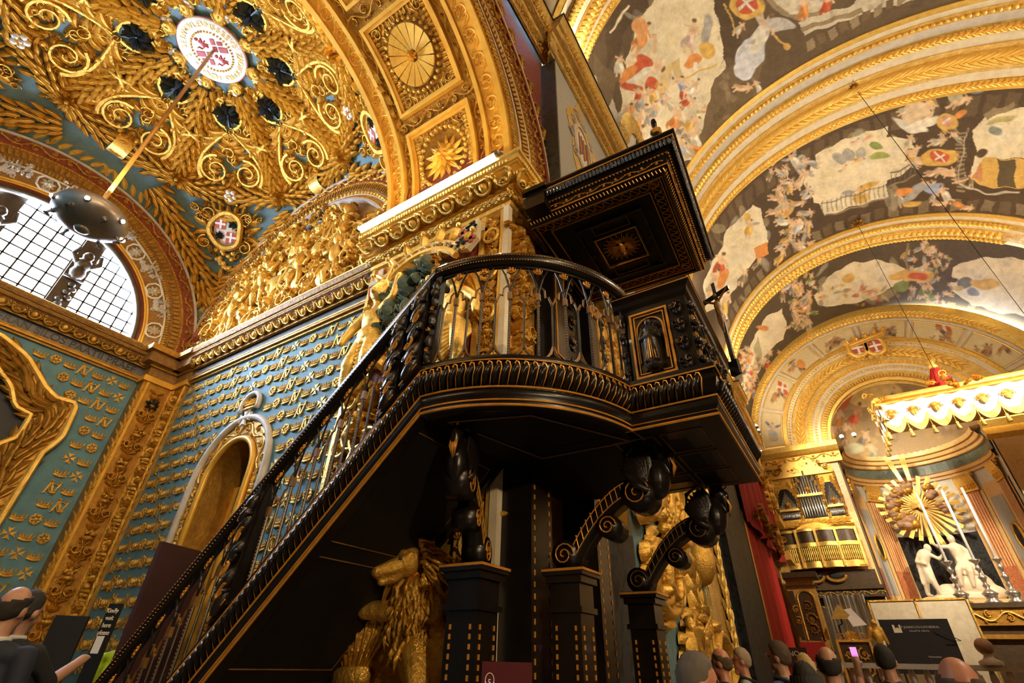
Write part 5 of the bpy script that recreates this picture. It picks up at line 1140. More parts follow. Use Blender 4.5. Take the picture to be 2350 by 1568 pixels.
for P0, P1, nn in (((BX0-.08, BY0), (BX1, BY0), (0, -1, 0)), ((BX1, BY0), (BX1, BY1), (1, 0, 0))):
    P0, P1 = np.array([*P0, 0.]), np.array([*P1, 0.]); nn = np.array(nn, float); T = (P1-P0)/np.linalg.norm(P1-P0); n = int(np.linalg.norm(P1-P0)/.06); gad = MB(); hl = MB()
    for k in range(n):
        p = P0+T*(k+.5)*np.linalg.norm(P1-P0)/n+nn*.06; f = lambda u, v, h: p+T*u+np.array([0, 0, 1.])*(LB+.155+v)+nn*h
        gad.tube([f(-.022, .01, .02), f(-.012, .06, .055), f(.005, .115, .06), f(.02, .155, .04)], [.014, .022, .024, .014], 6)
        hl.tube([f(.012, .0, .012), f(.026, .06, .052), f(.035, .12, .058), f(.028, .165, .054), f(.008, .172, .056), f(-.002, .150, .06)], [.004, .006, .007, .007, .007, .004], 5)
    part('gadroon_row', gad, 'ebony', bx, True, kind='stuff'); part('gadroon_gilding', hl, 'gilt_line', bx, True, kind='stuff')
# niche panel with a robed saint on the end of the box
fp = lambda V: np.c_[V[:, 0], BY0-V[:, 2], V[:, 1]]
xa, xb, za, zb = -.99, -.66, 3.52, 4.16; xm = (xa+xb)/2
q = rect_bars(MB(), xa, xb, za, zb, .018, 0, .022); sp = part('saint_panel', q.map(fp), 'gilt_line', bx)
q = rect_bars(MB(), xa+.035, xb-.035, za+.035, zb-.035, .008, 0, .016); part('inner_line', q.map(fp), 'gilt_line', sp)
a = np.linspace(0, PI, 13); q = MB().tube(np.concatenate([[(xm+.11, 3.66, .012)], np.c_[xm+.11*np.cos(a), 3.98+.11*np.sin(a), np.full(13, .012)], [(xm-.11, 3.66, .012)]]), .008, 5, up=(0, 0, 1)); part('niche_line', q.map(fp), 'gilt_line', sp)
q = MB(); shell(q, xm, 3.97, PI/2, .10, .03, 9); part('niche_shell', q.map(fp), 'ebony_carved', sp)
F_ = lambda x, y, z: (xm+x, BY0-.035-y, z)
figure('carved_saint', [('c', F_(0, 0, 3.62), F_(0, .02, 3.86), .075, .06, 0), ('e', F_(0, .02, 3.92), (.05, .04, .06), 0), ('e', F_(0, .02, 4.01), (.030, .034, .04), 0), ('c', F_(-.05, .02, 3.93), F_(-.075, .05, 3.84), .024, .02, 0), ('c', F_(-.075, .05, 3.84), F_(0, .07, 3.85), .02, .016, 0), ('c', F_(.05, .02, 3.93), F_(.075, .05, 3.84), .024, .02, 0), ('c', F_(.075, .05, 3.84), F_(.01, .07, 3.87), .02, .016, 0)]+[('c', F_(-.05+.025*k, .06, 3.62), F_(-.03+.016*k, .05, 3.82), .014, .01, 0) for k in range(5)], .008, ['ebony_carved'], sp, smooth_it=1)
q = MB()
for k in range(7): q.tube([F_(-.055+.018*k, .085-.004*abs(k-3)**2, 3.63), F_(-.04+.013*k, .082-.004*abs(k-3)**2, 3.74), F_(-.03+.010*k, .075-.003*abs(k-3)**2, 3.84)], .0035, 4)
part('gilding', q, 'gilt_line', sp)
q = MB(); rosette(q, xm, 3.60, .09, 9, .04); part('carved_foot', q.map(fp), 'ebony_carved', sp)
# carved uprights and cartouches
def carved(par, mapf, w, h, n, nm='carved_upright'):
    q = MB(); q2 = MB()
    for k in range(n):
        y = (k+.5)*h/n; q.blob((0, y, .0), (w*.40, h/n*.40, .026), 6, 10); acanthus(q, 0, y-h/n*.45, PI/2, h/n*.7, w*.7, .03, .02)
        for sg in (-1, 1): spiral(q, sg*w*.25, y, w*.24, sg, sg, 1.2, .3, .04, .02); leaf(q, 0, y, PI/2+sg*.8, w*.5, w*.25, .03, .02)
        spiral(q2, (-1)**k*w*.2, y, w*.26, 1, (-1)**k, 1.0, .09, .012, .045, n=16)
    c = part(nm, q.map(mapf), 'ebony_carved', par, True); part('gilding', q2.map(mapf), 'gilt_line', c)
carved(bx, lambda V: fp(V+np.array([-.585, 3.50, .0])), .11, .70, 4); carved(bx, lambda V: fp(V+np.array([-1.06, 3.50, -.02])), .07, .72, 4)
for k in range(4):
    fy = lambda V: np.c_[BX1+V[:, 2], BY0+.06+.26*(2*k if k < 9 else 0)*.78+V[:, 0], 3.50+V[:, 1]]
    carved(bx, fy, .12, .70, 4)
    if k < 3:
        yy = BY0+.24+.406*k; q = rect_bars(MB(), -.11, .11, 3.52, 4.16, .014, 0, .02); pn = part('side_panel', q.map(lambda V: np.c_[BX1+V[:, 2], yy+V[:, 0], V[:, 1]]), 'gilt_line', bx)
        q = MB(); scroll(q, 0, 3.95, .09, 0, 1, .05); scroll(q, 0, 3.70, .09, 2, -1, .05); part('cartouche', q.map(lambda V: np.c_[BX1+V[:, 2], yy+V[:, 0], V[:, 1]]), 'ebony_carved', pn)
# soffit coffers
for i in range(3):
    for j in range(2):
        q = rect_bars(MB(), -1.28+.36*j, -.96+.36*j, BY0+.10+.5*i, BY0+.54+.5*i, .012, 0, .012); part('soffit_panel', q.map(lambda V: np.c_[V[:, 0], V[:, 1], LB-V[:, 2]+.006]), 'gilt_dull', bx)
# ---------------- posts and consoles
def post(x, y, w, zt, rot=0.0):
    c, s_ = math.cos(rot), math.sin(rot); f = lambda V: np.c_[x+V[:, 0]*c-V[:, 1]*s_, y+V[:, 0]*s_+V[:, 1]*c, V[:, 2]]; h = w/2
    ps = part('post', MB().box((-h*.8, -h*.8, 0), (h*.8, h*.8, zt-.30)).box((-h, -h, 0), (h, h, .25)).map(f), 'ebony', pu)
    part('post_cap', MB().box((-h*.95, -h*.95, zt-.30), (h*.95, h*.95, zt-.26)).box((-h*.82, -h*.82, zt-.26), (h*.82, h*.82, zt-.10)).box((-h, -h, zt-.10), (h, h, zt-.05)).box((-h*1.15, -h*1.15, zt-.05), (h*1.15, h*1.15, zt)).map(f), 'ebony', ps)
    q = MB()
    for sx in (-1, 1): q.box((-h*1.16, sx*h*1.14-.004, zt-.022), (h*1.16, sx*h*1.14+.012, zt-.004)); q.box((sx*h*1.14-.004, -h*1.16, zt-.022), (sx*h*1.14+.012, h*1.16, zt-.004))
    part('gilt_line', q.map(f), 'gilt_line', ps); q = MB()
    for face in range(4):
        a = face*PI/2; 
        for u in (-.55, .55):
            for k in range(26):
                px_, py_ = h*.805, u*h*.95; zz = .35+k*(zt-.75)/25
                X, Y = px_*math.cos(a)-py_*math.sin(a), px_*math.sin(a)+py_*math.cos(a); q.box((X-.007, Y-.007, zz-.016), (X+.007, Y+.007, zz+.016))
    part('inlay', q.map(f), 'gilt_line', ps, kind='stuff')
post(-2.36, 3.22, .33, 2.20); post(-1.84, 3.80, .30, 2.22); post(-1.68, 5.02, .30, 2.18)
def console(base, out, nm):
    base = np.asarray(base, float); out = np.asarray(out, float); sd = np.cross(out, (0, 0, 1.)); f = lambda V: base+V[:, :1]*out+V[:, 1:2]*sd+np.c_[0*V[:, :2], V[:, 2]]; F = lambda x, y, z: f(np.array([[x, y, z]], float))[0]
    t = np.linspace(0, 1, 15); X = .06+.62*t; Z = .04+.52*np.sin(t*PI*.5)**.85; hw = .11
    G = np.stack([np.c_[X, np.full(15, -hw), Z-.07], np.c_[X, np.full(15, -hw), Z+.07], np.c_[X, np.full(15, hw), Z+.07], np.c_[X, np.full(15, hw), Z-.07]]); q = MB().grid(f(G.reshape(-1, 3)).reshape(G.shape), 0, True)
    for (x, z, r) in ((.02, .10, .11), (.66, .50, .13), (.40, .28, .09)): q.tube([F(x, -hw-.01, z), F(x, hw+.01, z)], r, 14)
    cn = part('console', q, 'ebony', pu, True)
    q = MB()
    for sg in (-1, 1):
        for x, z, r in ((.02, .10, .09), (.66, .50, .11), (.40, .28, .075)):
            tt = np.linspace(0, 1, 22); rr = r*(1-tt*.85); a = tt*11; q.tube([F(x+rr[i]*math.cos(a[i]), sg*(hw+.018), z+rr[i]*math.sin(a[i])) for i in range(22)], .006, 5)
        q.tube(f(np.c_[X, np.full(15, sg*(hw+.004)), Z+.05]), .005, 5); q.tube(f(np.c_[X, np.full(15, sg*(hw+.004)), Z-.05]), .005, 5)
        for i in range(1, 14): q.tube([F(X[i], sg*(hw+.004), Z[i]-.05), F(X[i]-.02, sg*(hw+.004), Z[i]+.05)], .004, 4)
    part('gilding', q, 'gilt_line' if nm else 'gilt_dull', cn)
    R = np.array([out, sd, (0, 0, 1.)]).T
    figure('winged_bust', [('e', F(.78, 0, .62), (.13, .12, .17), 0, R), ('c', F(.74, 0, .72), F(.70, 0, .84), .07, .05, 0), ('e', F(.86, 0, .88 if False else .84), (.075, .07, .085), 0, R), ('e', F(.94, 0, .80), (.03, .035, .04), 0, R), ('c', F(.90, 0, .78), F(.93, 0, .66), .05, .015, 0)]+[('e', F(.84, sg*.06, .88), (.03, .02, .03), 0, R) for sg in (-1, 1)], .013, ['ebony'], cn, smooth_it=2)
    q = MB()
    for sg in (-1, 1):
        for k in range(8): m2 = MB(); leaf(m2, .74, .56, 1.35+.17*k, .34-.018*k, .085, .03, 0, .5-.06*k); q.join(m2, lambda V: f(np.c_[V[:, 0], sg*(.10+.006*k+V[:, 2]), V[:, 1]]))
        q.tube([F(.76, sg*.12, .50), F(.66, sg*.13, .56), F(.58, sg*.13, .68), F(.60, sg*.13, .82), F(.70, sg*.13, .88)], [.03, .028, .024, .02, .008], 6)
    part('wing', q, 'ebony_carved', cn, True)
    q = MB()
    for k in range(7): q.tube([F(.93, -.03+.01*k, .78), F(.955, -.035+.0115*k, .70), F(.935, -.02+.006*k, .60+.012*abs(k-3))], [.010, .008, .003], 5)
    q.tube([F(.80, -.02, .93), F(.90, -.02, .95), F(.97, -.02, .90), F(.93, -.02, .87)], .012, 6); part('gilt_beard', q, 'gilt_line', cn, True)
console((-1.86, 3.80, 2.22), (1, 0, 0), True); console((-1.70, 5.02, 2.18), (1, 0, 0), False); console((-2.36, 3.24, 2.20), (.22, -.70, 0), True)
for x, y0_, y1_ in ((-2.10, 3.62, 3.98), (-2.05, 4.86, 5.18)):
    pp = part('wall_post', MB().box((W0, y0_, 0), (x, y1_, LB)), 'ebony', pu); q = MB()
    for yy in (y0_+.05, y1_-.05):
        for k in range(30): q.box((x, yy-.008, .4+k*.085), (x+.006, yy+.008, .44+k*.085))
    part('inlay', q, 'gilt_line', pp, kind='stuff')
# ---------------- back board with pilasters
bb = part('back_board', MB().box((W0+.02, 4.25, LT), (W0+.08, 5.95, 6.45)), 'ebony', pu)
for y0_ in (4.42, 5.55):
    bp = part('back_pilaster', MB().box((W0+.06, y0_, LT), (W0+.20, y0_+.36, 6.30)), 'ebony', bb); fb = lambda V: np.c_[W0+.20+V[:, 2], V[:, 0], V[:, 1]]
    part('gilt_frame', rect_bars(MB(), y0_+.05, y0_+.31, 4.75, 6.15, .018, 0, .012).map(fb), 'gilt_line', bp); part('gilt_frame', rect_bars(MB(), y0_+.05, y0_+.31, 3.6, 4.45, .018, 0, .012).map(fb), 'gilt_line', bp)
    part('inner_panel', MB().box((W0+.19, y0_+.075, 4.78), (W0+.205, y0_+.285, 6.12)), 'wood_dark', bp)
    carved(bp, lambda V: np.c_[W0+.22+V[:, 2], y0_+.44+V[:, 0], 4.6+V[:, 1]], .16, 1.7, 5); q = MB(); spiral(q, y0_+.25, 6.2, .12, 0, 1, 1.5, .25, .06); acanthus(q, y0_+.1, 6.05, PI/2, .3, .2, .06); part('gilt_capital', q.map(fb), 'gilt_line', bp)
    q = MB()
    for k in range(30): q.blob((W0+.21, y0_+.18, 4.55), (.03, .2, .03), 4, 8) if k == 0 else None
    part('base_moulding', MB().box((W0+.06, y0_-.02, 4.52), (W0+.25, y0_+.38, 4.66)), 'ebony', bp)
# ---------------- sounding board
cr_ = rad(2.2); cc, cs_ = math.cos(cr_), math.sin(cr_); B0 = np.array([-.255, 3.67])
def cb(V): return np.c_[B0[0]+V[:, 0]*cc-V[:, 1]*cs_, B0[1]+V[:, 0]*cs_+V[:, 1]*cc, V[:, 2]]      # local: x <= 0 towards the wall, y >= 0 along the nave
CW, CL, CT = 1.98, 2.36, 6.75
def can_path(prof): return np.stack([[(-CW, o, z) for o, z in prof], [(-o, o, z) for o, z in prof], [(-o, CL-o, z) for o, z in prof], [(-CW, CL-o, z) for o, z in prof]])
pc = can_path([(.10, CT+.02), (0, CT), (0, CT-.03), (.03, CT-.06), (.05, CT-.10), (.12, CT-.17), (.14, CT-.19), (.14, CT-.22), (.16, CT-.23), (.17, CT-.33), (.20, CT-.35), (.24, CT-.40), (.27, CT-.40), (.27, CT-.34)])
sb = part('sounding_board', MB().grid(cb(pc.reshape(-1, 3)).reshape(pc.shape)), 'ebony', pu); part('sounding_board_top', MB().box((-CW, .06, CT-.02), (-.06, CL-.06, CT+.02)).map(cb), 'ebony_matte', sb)
part('sounding_board_soffit', MB().box((-CW, .2, CT-.345), (-.2, CL-.2, CT-.33)).map(cb), 'ebony_matte', sb)
part('side_break', MB().box((-CW+.06, -.03, CT-.36), (-CW+.34, .2, CT-.20)).box((-CW+.04, -.05, CT-.06), (-CW+.36, .2, CT+.01)).box((-CW+.08, .0, CT-.2), (-CW+.32, .2, CT-.06)).map(cb), 'ebony', sb)
for o, z, r in ((.0, CT-.005, .008), (.03, CT-.055, .010), (.13, CT-.185, .006), (.165, CT-.335, .010), (.265, CT-.40, .009)):
    P = can_path([(o, z)])[:, 0]; part('gilt_line', MB().tube(cb(P), r, 6), 'gilt_line' if o in (.03, .165) else 'gilt_dull', sb)
q = MB(); q2 = MB()
def edge_run(fn, L):
    n = int(L/.045)
    for k in range(n): fn(k, (k+.5)*L/n)
def lf(q, P0, T, U, Wv, u, v, ln_, w, h):
    m2 = MB(); leaf(m2, 0, 0, PI/2, ln_, w, h); return q.join(m2, lambda V: P0+T*(u+V[:, :1])+Wv*(v+V[:, 1:2])+U*V[:, 2:])
X_, Y_, Z_ = np.array([1., 0, 0]), np.array([0, 1., 0]), np.array([0, 0, 1.])
edge_run(lambda k, u: lf(q, np.array([-CW, .06, CT-.16]), X_, -Y_, Z_*.9-Y_*.4, u, 0, .085, .05, .02), CW-.06); edge_run(lambda k, u: lf(q, np.array([-.06, .06, CT-.16]), Y_, X_, Z_*.9+X_*.4, u, 0, .085, .05, .02), CL-.12)
part('leaf_row', q.map(cb), 'ebony_carved', sb, kind='stuff'); q = MB()
edge_run(lambda k, u: q.blob((-CW+u, .125, CT-.205), (.011, .011, .011), 3, 5), CW-.12); edge_run(lambda k, u: q.blob((-.125, .12+u, CT-.205), (.011, .011, .011), 3, 5), CL-.24)
edge_run(lambda k, u: q2.tube([(-CW+u, .19, CT-.355), (-CW+u+.012, .215, CT-.385)], .007, 4), CW-.2); edge_run(lambda k, u: q2.tube([(-.19, .2+u, CT-.355), (-.215, .2+u+.012, CT-.385)], .007, 4), CL-.4)
part('bead_row', q.map(cb), 'gilt_line', sb, kind='stuff'); part('gadroon_row', q2.map(cb), 'gilt_line', sb, kind='stuff')
for L, o, T, U in ((CW-.2, (-CW, .155, CT-.28), X_, -Y_), (CL-.35, (-.155, .17, CT-.28), Y_, X_)):
    q = MB(); vine(q, L, .075, .015, .16); part('frieze_scroll', q.map(onto(o, T, Z_, U)), 'gilt_line', sb).data.transform(Matrix.Identity(4))
    q.v = [q.V()]
for ch_ in [c for c in bpy.data.objects if c.parent == sb and c.name.startswith('frieze_scroll')]:
    V = np.zeros(len(ch_.data.vertices)*3); ch_.data.vertices.foreach_get('co', V); ch_.data.vertices.foreach_set('co', cb(V.reshape(-1, 3)).ravel())
zs_ = CT-.346; sc_ = lambda V: cb(np.c_[V[:, 0], V[:, 1], zs_-V[:, 2]])
def srect(x0, x1, y0, y1, w, h, m, nm): return part(nm, rect_bars(MB(), x0, x1, y0, y1, w, 0, h).map(sc_), m, sb)
srect(-CW+.05, -.29, .29, CL-.29, .012, .03, 'gilt_line', 'soffit_frame'); srect(-CW+.2, -.45, .45, CL-.45, .010, .025, 'gilt_line', 'soffit_frame'); srect(-1.50, -.62, .62, CL-.62, .014, .05, 'ebony', 'soffit_frame')
srect(-1.36, -.76, .86, CL-.86, .016, .04, 'ebony', 'soffit_frame'); srect(-1.34, -.78, .88, CL-.88, .006, .045, 'gilt_line', 'soffit_frame')
for y0_ in (.66, CL-.82): srect(-1.30, -.82, y0_, y0_+.16, .008, .03, 'gilt_dull', 'soffit_frame')
q = MB()                                                          # lattice border
for y0_ in (.31, CL-.44):
    for k in range(14): x = -CW+.1+k*.115; a = np.linspace(0, 2*PI, 9)[:-1]; q.tube(np.c_[x+.06*np.cos(a), y0_+.065+.055*np.sin(a), np.full(8, .01)], .005, 4, closed=True); bar(q, (x-.05, y0_+.01), (x+.05, y0_+.12), .007, .01)
for k in range(16): y = .36+k*.108; a = np.linspace(0, 2*PI, 9)[:-1]; q.tube(np.c_[-.37+.055*np.cos(a), y+.06*np.sin(a), np.full(8, .01)], .005, 4, closed=True); bar(q, (-.42, y-.05), (-.32, y+.05), .007, .01)
part('lattice_border', q.map(sc_), 'gilt_line', sb)
dv = (-1.06, CL/2); q = MB()
for k in range(40): a = k/40*2*PI; r = .20 if k % 2 else .25; bar(q, (dv[0]+.09*math.cos(a), dv[1]+.09*math.sin(a)), (dv[0]+r*math.cos(a), dv[1]+r*math.sin(a)), .008, .012, .0)
part('ray_burst', q.map(sc_), 'gilt_line', sb); q = MB(); q.blob((dv[0], dv[1], .03), (.045, .10, .035), 6, 8); q.blob((dv[0], dv[1]+.11, .035), (.025, .035, .025), 5, 7)
for sg in (-1, 1):
    for k in range(4): leaf(q, dv[0]+sg*.02, dv[1]-.02, (0 if sg > 0 else PI)+sg*(.55-.3*k), .17-.02*k, .05, .02, .02)
for k in (-1, 0, 1): leaf(q, dv[0], dv[1]-.08, -PI/2+k*.35, .1, .04, .02, .02)
part('gilt_dove', q.map(sc_), 'gilt_line', sb)
for x, y in ((-.66, .66), (-1.46, .66), (-.66, CL-.66), (-1.46, CL-.66), (-.66, CL/2), (-1.46, CL/2)): part('soffit_boss', rosette(MB(), x, y, .035, 6, .03, layers=1).map(sc_), 'gilt_dull', sb)
# figurine on the sounding board, crucifix on the box
fx = thing('canopy_figurine', 'small dark gilded figurine standing on the corner of the sounding board', 'figurine', (-.47, 3.86, CT+.02)); gF = lambda x, y, z: (-.47+x, 3.86+y, CT+.024+z)
figure('body', [('c', gF(0, 0, .05), gF(0, 0, .25), .06, .05, 0), ('e', gF(0, 0, .32), (.055, .045, .09), 1), ('e', gF(0, 0, .46), (.035, .035, .045), 0), ('c', gF(.045, 0, .36), gF(.06, -.03, .24), .022, .016, 1), ('c', gF(-.045, 0, .36), gF(-.05, -.04, .26), .022, .016, 0), ('c', gF(0, 0, .36), gF(0, 0, .44), .025, .02, 0)], .009, ['ebony', 'gilt_line'], fx, smooth_it=2)
part('base', MB().box(gF(-.07, -.06, 0), gF(.07, .06, .05)), 'ebony', fx); part('cap', MB().tube([gF(0, 0, .49), gF(0, 0, .56)], [.035, .03], 8), 'ebony', fx)
cx = thing('crucifix', 'dark wooden crucifix with bronze figure fixed to the rim of the pulpit box', 'crucifix', (-.40, 4.75, 4.06)); cd = np.array([.883, -.47, 0]); cn_ = np.array([.47, .883, 0])*-1
cF = lambda u, w, z: np.array([-.365, 4.75, 0])+cd*u+cn_*w+np.array([0, 0, z])
def cbox(u0, u1, w0, w1, z0, z1): return MB().box((u0, w0, z0), (u1, w1, z1)).map(lambda V: np.array([-.365, 4.75, 0])+V[:, :1]*cd+V[:, 1:2]*cn_+np.c_[0*V[:, :2], V[:, 2]])
part('upright', cbox(-.022, .022, -.012, .012, 4.06, 5.26), 'wood_dark', cx); part('crossbar', cbox(-.17, .17, -.012, .012, 5.06, 5.11), 'ebony', cx); part('socket', cbox(-.05, .05, -.012, .03, 4.06, 4.22), 'ebony', cx)
figure('corpus', [('e', cF(0, .03, 4.93), (.035, .035, .07), 0), ('c', cF(0, .03, 4.87), cF(.01, .035, 4.80), .035, .03, 0), ('e', cF(.01, .045, 5.06), (.022, .022, .028), 0)]+[('c', cF(sg*.03, .03, 4.98), cF(sg*.15, .02, 5.08), .014, .010, 0) for sg in (-1, 1)]+[('c', cF(sg*.012, .035, 4.80), cF(sg*.016+.01, .05, 4.69), .02, .016, 0) for sg in (-1, 1)]+[('c', cF(sg*.016+.01, .05, 4.69), cF(.0, .025, 4.57), .015, .010, 0) for sg in (-1, 1)], .007, ['gilt_dull'], cx, smooth_it=1)
# ================================================================== NAVE
NXC, NZS, NR_ = 4.85, 12.2, 7.3                       # barrel vault: axis x, springing height, radius
NL, NRt, YE = W0, 12.13, 30.3
def project(P):
    v = P-CAM; z = v @ AF; return 1175+FPX*(v @ AX)/z, 784-FPX*(v @ AY)/z
def rmap(V):                                              # x = angle from the left springing, y = world Y, z = relief
    r = NR_-V[:, 2]; return np.c_[NXC-r*np.cos(V[:, 0]), V[:, 1], NZS+r*np.sin(V[:, 0])]
mb = MB()                                                # wall above the chapel arch, with the arch opening left free
a = np.linspace(0, PI, 49); R0 = np.c_[np.full(49, W0-.03), YC+2.82*np.cos(a), AZ+2.82*np.sin(a)]; dirs = np.c_[np.cos(a), np.sin(a)]
tt = np.minimum(np.where(np.abs(dirs[:, 0]) > 1e-6, np.where(dirs[:, 0] > 0, 3.85, 8.0)/np.maximum(np.abs(dirs[:, 0]), 1e-6), 99), np.where(dirs[:, 1] > 1e-6, 4.9/np.maximum(dirs[:, 1], 1e-6), 99))
R1 = np.c_[np.full(49, W0-.03), YC+tt*dirs[:, 0], AZ+tt*dirs[:, 1]]; mb.grid(np.stack([R0, R1]))
mb.box((W0-.3, 9.0, 0), (W0, YE, 12.6)); mb.box((W0-.3, -12, 0), (W0, -7.4, 12.6))
wl = structure('wall_nave_left', mb, 'bole', 'left nave wall above the chapel arch, dark red ground with gilded carving')
q = MB(); 
for k in range(9):
    aa = rad(16+6.5*k); acanthus(q, 4.02*math.cos(aa), 4.02*math.sin(aa), aa+1.2, .42, .26, .10, 0, -.8); scroll(q, 4.05*math.cos(aa+.05), 4.05*math.sin(aa+.05), .12, aa, 1, .08, 0, 4)
part('spandrel_scrollwork', q.map(lambda V: np.c_[W0+V[:, 2], YC+V[:, 0], AZ+V[:, 1]]), 'gold', wl)
structure('wall_nave_right', MB().box((NRt, -12, 0), (NRt+.3, YE+4, 12.6)), 'ochre', 'right nave wall, out of view')
structure('wall_nave_rear', MB().box((W0-.3, -12.3, 0), (NRt+.3, -12, 20)), 'ochre', 'rear wall of the nave behind the camera, out of view')
# marble pilaster with mosaic arms above the pier
mp_ = thing('trim_9', 'grey marble pilaster with a mosaic coat of arms above the gilded pier', 'pilaster', (-2.2, 6.2, 6.9), kind='structure')
part('shaft', MB().box((W0-.1, 4.63, 6.7), (-2.13, 8.05, 11.95)), 'marble_grey', mp_); part('return_face', MB().box((W0-.1, 4.60, 6.7), (-2.135, 4.632, 11.95)), 'marble_green', mp_)
mf = lambda V: np.c_[-2.13+V[:, 2], V[:, 0], V[:, 1]]
q = MB(); pts = []
for k in range(28): aa = k/28*2*PI; rr = 1.0+.14*math.sin(5*aa)+.06*math.sin(9*aa); pts.append((5.72+.62*rr*math.cos(aa), 10.35+1.35*rr*math.sin(aa)))
q.prism(pts, 0, .012); part('mosaic_ground', q.map(mf), 'gold_pale', mp_)
q = MB(); aa = np.linspace(0, 2*PI, 25)[:-1]; q.tube(np.c_[5.72+.38*np.cos(aa), 10.25+.72*np.sin(aa), np.full(24, .02)], .05, 5, .4, closed=True)
for k in range(10): scroll(q, 5.72+.48*math.cos(k*.63), 10.3+1.0*math.sin(k*.63), .14, k, (-1)**k, .03, .01, 4)
part('mosaic_scrolls', q.map(mf), 'cream_grey', mp_); q = MB(); q.blob((5.72, 10.25, .01), (.33, .62, .02), 6, 20); part('mosaic_shield', q.map(mf), 'white_plaster', mp_, True)
for k in range(8):
    q = MB(); bar(q, (5.5+.06*k, 9.85+.08*(k % 3)), (5.52+.06*k, 10.6-.06*(k % 2)), .03, .01, .03); part('mosaic_stripe', q.map(mf), ('red_soft', 'gold', 'slate_frieze')[k % 3], mp_)
# nave entablature with its breaks
PN = [(.0, 11.95), (.05, 11.96), (.05, 12.02), (.08, 12.04), (.08, 12.08), (.06, 12.09), (.06, 12.36), (.10, 12.38), (.12, 12.44), (.20, 12.46), (.24, 12.56), (.30, 12.58), (.30, 12.66), (.36, 12.74), (.38, 12.82), (.0, 12.84)]
ent = thing('trim_10', 'carved and gilded nave cornice with triangular dentils running along the left wall', 'cornice', (-2.2, 15, 12.4), kind='structure')
segs = [(-12.0, 4.60, -2.36), (4.60, 8.08, -2.12), (8.08, 13.2, -2.36), (13.2, 15.9, -2.12), (15.9, 22.6, -2.36), (22.6, 24.2, -2.12), (24.2, YE, -2.36)]
for y0_, y1_, xb_ in segs:
    e0 = .30 if xb_ > -2.2 else 0
    sg_ = part('cornice_run', MB().extrude(PN, (xb_, y0_-e0, 0), (xb_, y1_+e0, 0), (1, 0, 0), (0, 0, 1)), 'gold_pale', ent)
    part('dark_top', MB().box((xb_, y0_-e0, 12.84), (xb_+.40, y1_+e0, 12.90)), 'wood_dark', sg_)
    if y1_ < -5: continue
    q = MB(); Y0 = max(y0_, -2); L = y1_-Y0; vine(q, L, .26, .05, .34); part('carved_frieze', q.map(lambda V: np.c_[xb_+.06+V[:, 2], Y0+V[:, 0], 12.225+V[:, 1]]), 'gold', sg_)
    q = MB(); n = int(L/.12)
    for k in range(n):
        y = Y0+(k+.5)*L/n; q.add([(xb_+.305, y-.05, 12.585), (xb_+.305, y+.05, 12.585), (xb_+.31, y, 12.66), (xb_+.335, y, 12.60)], [(0, 1, 3), (1, 2, 3), (2, 0, 3)])
    part('dentil_row', q, 'gold', sg_, kind='stuff'); q = MB()
    for k in range(int(L/.09)): q.blob((xb_+.09, Y0+(k+.5)*.09, 12.06), (.03, .035, .03), 3, 6)
    part('bead_row', q, 'gold', sg_, kind='stuff'); q = MB()
    for k in range(int(L/.11)): leaf(q, k*.11, 0, PI/2, .14, .10, .04)
    part('leaf_row', q.map(lambda V: np.c_[xb_+.26+V[:, 1]*.7+V[:, 2]*.6, Y0+V[:, 0], 12.46+V[:, 1]*.7-V[:, 2]*.4]), 'gold', sg_, kind='stuff')
for k, (y, z) in enumerate(((12.9, 12.93), (20.3, 12.93), (28.6, 12.93), (29.3, 12.93))):
    t = thing('cornice_lamp', 'small lit uplight standing on the nave cornice, %s of four from the camera' % ('nearest', 'second', 'third', 'farthest')[k], 'lamp', (-1.95, y, 12.9))
    part('body', MB().lathe([(0, 12.9), (.09, 12.9), (.10, 12.95), (.07, 13.02), (0, 13.02)], 12, (-1.95, y, 0)), 'fixture_white', t); part('bulb', MB().blob((-1.95, y, 13.06), (.07, .07, .07), 6, 10), 'small_lamp', t, True)

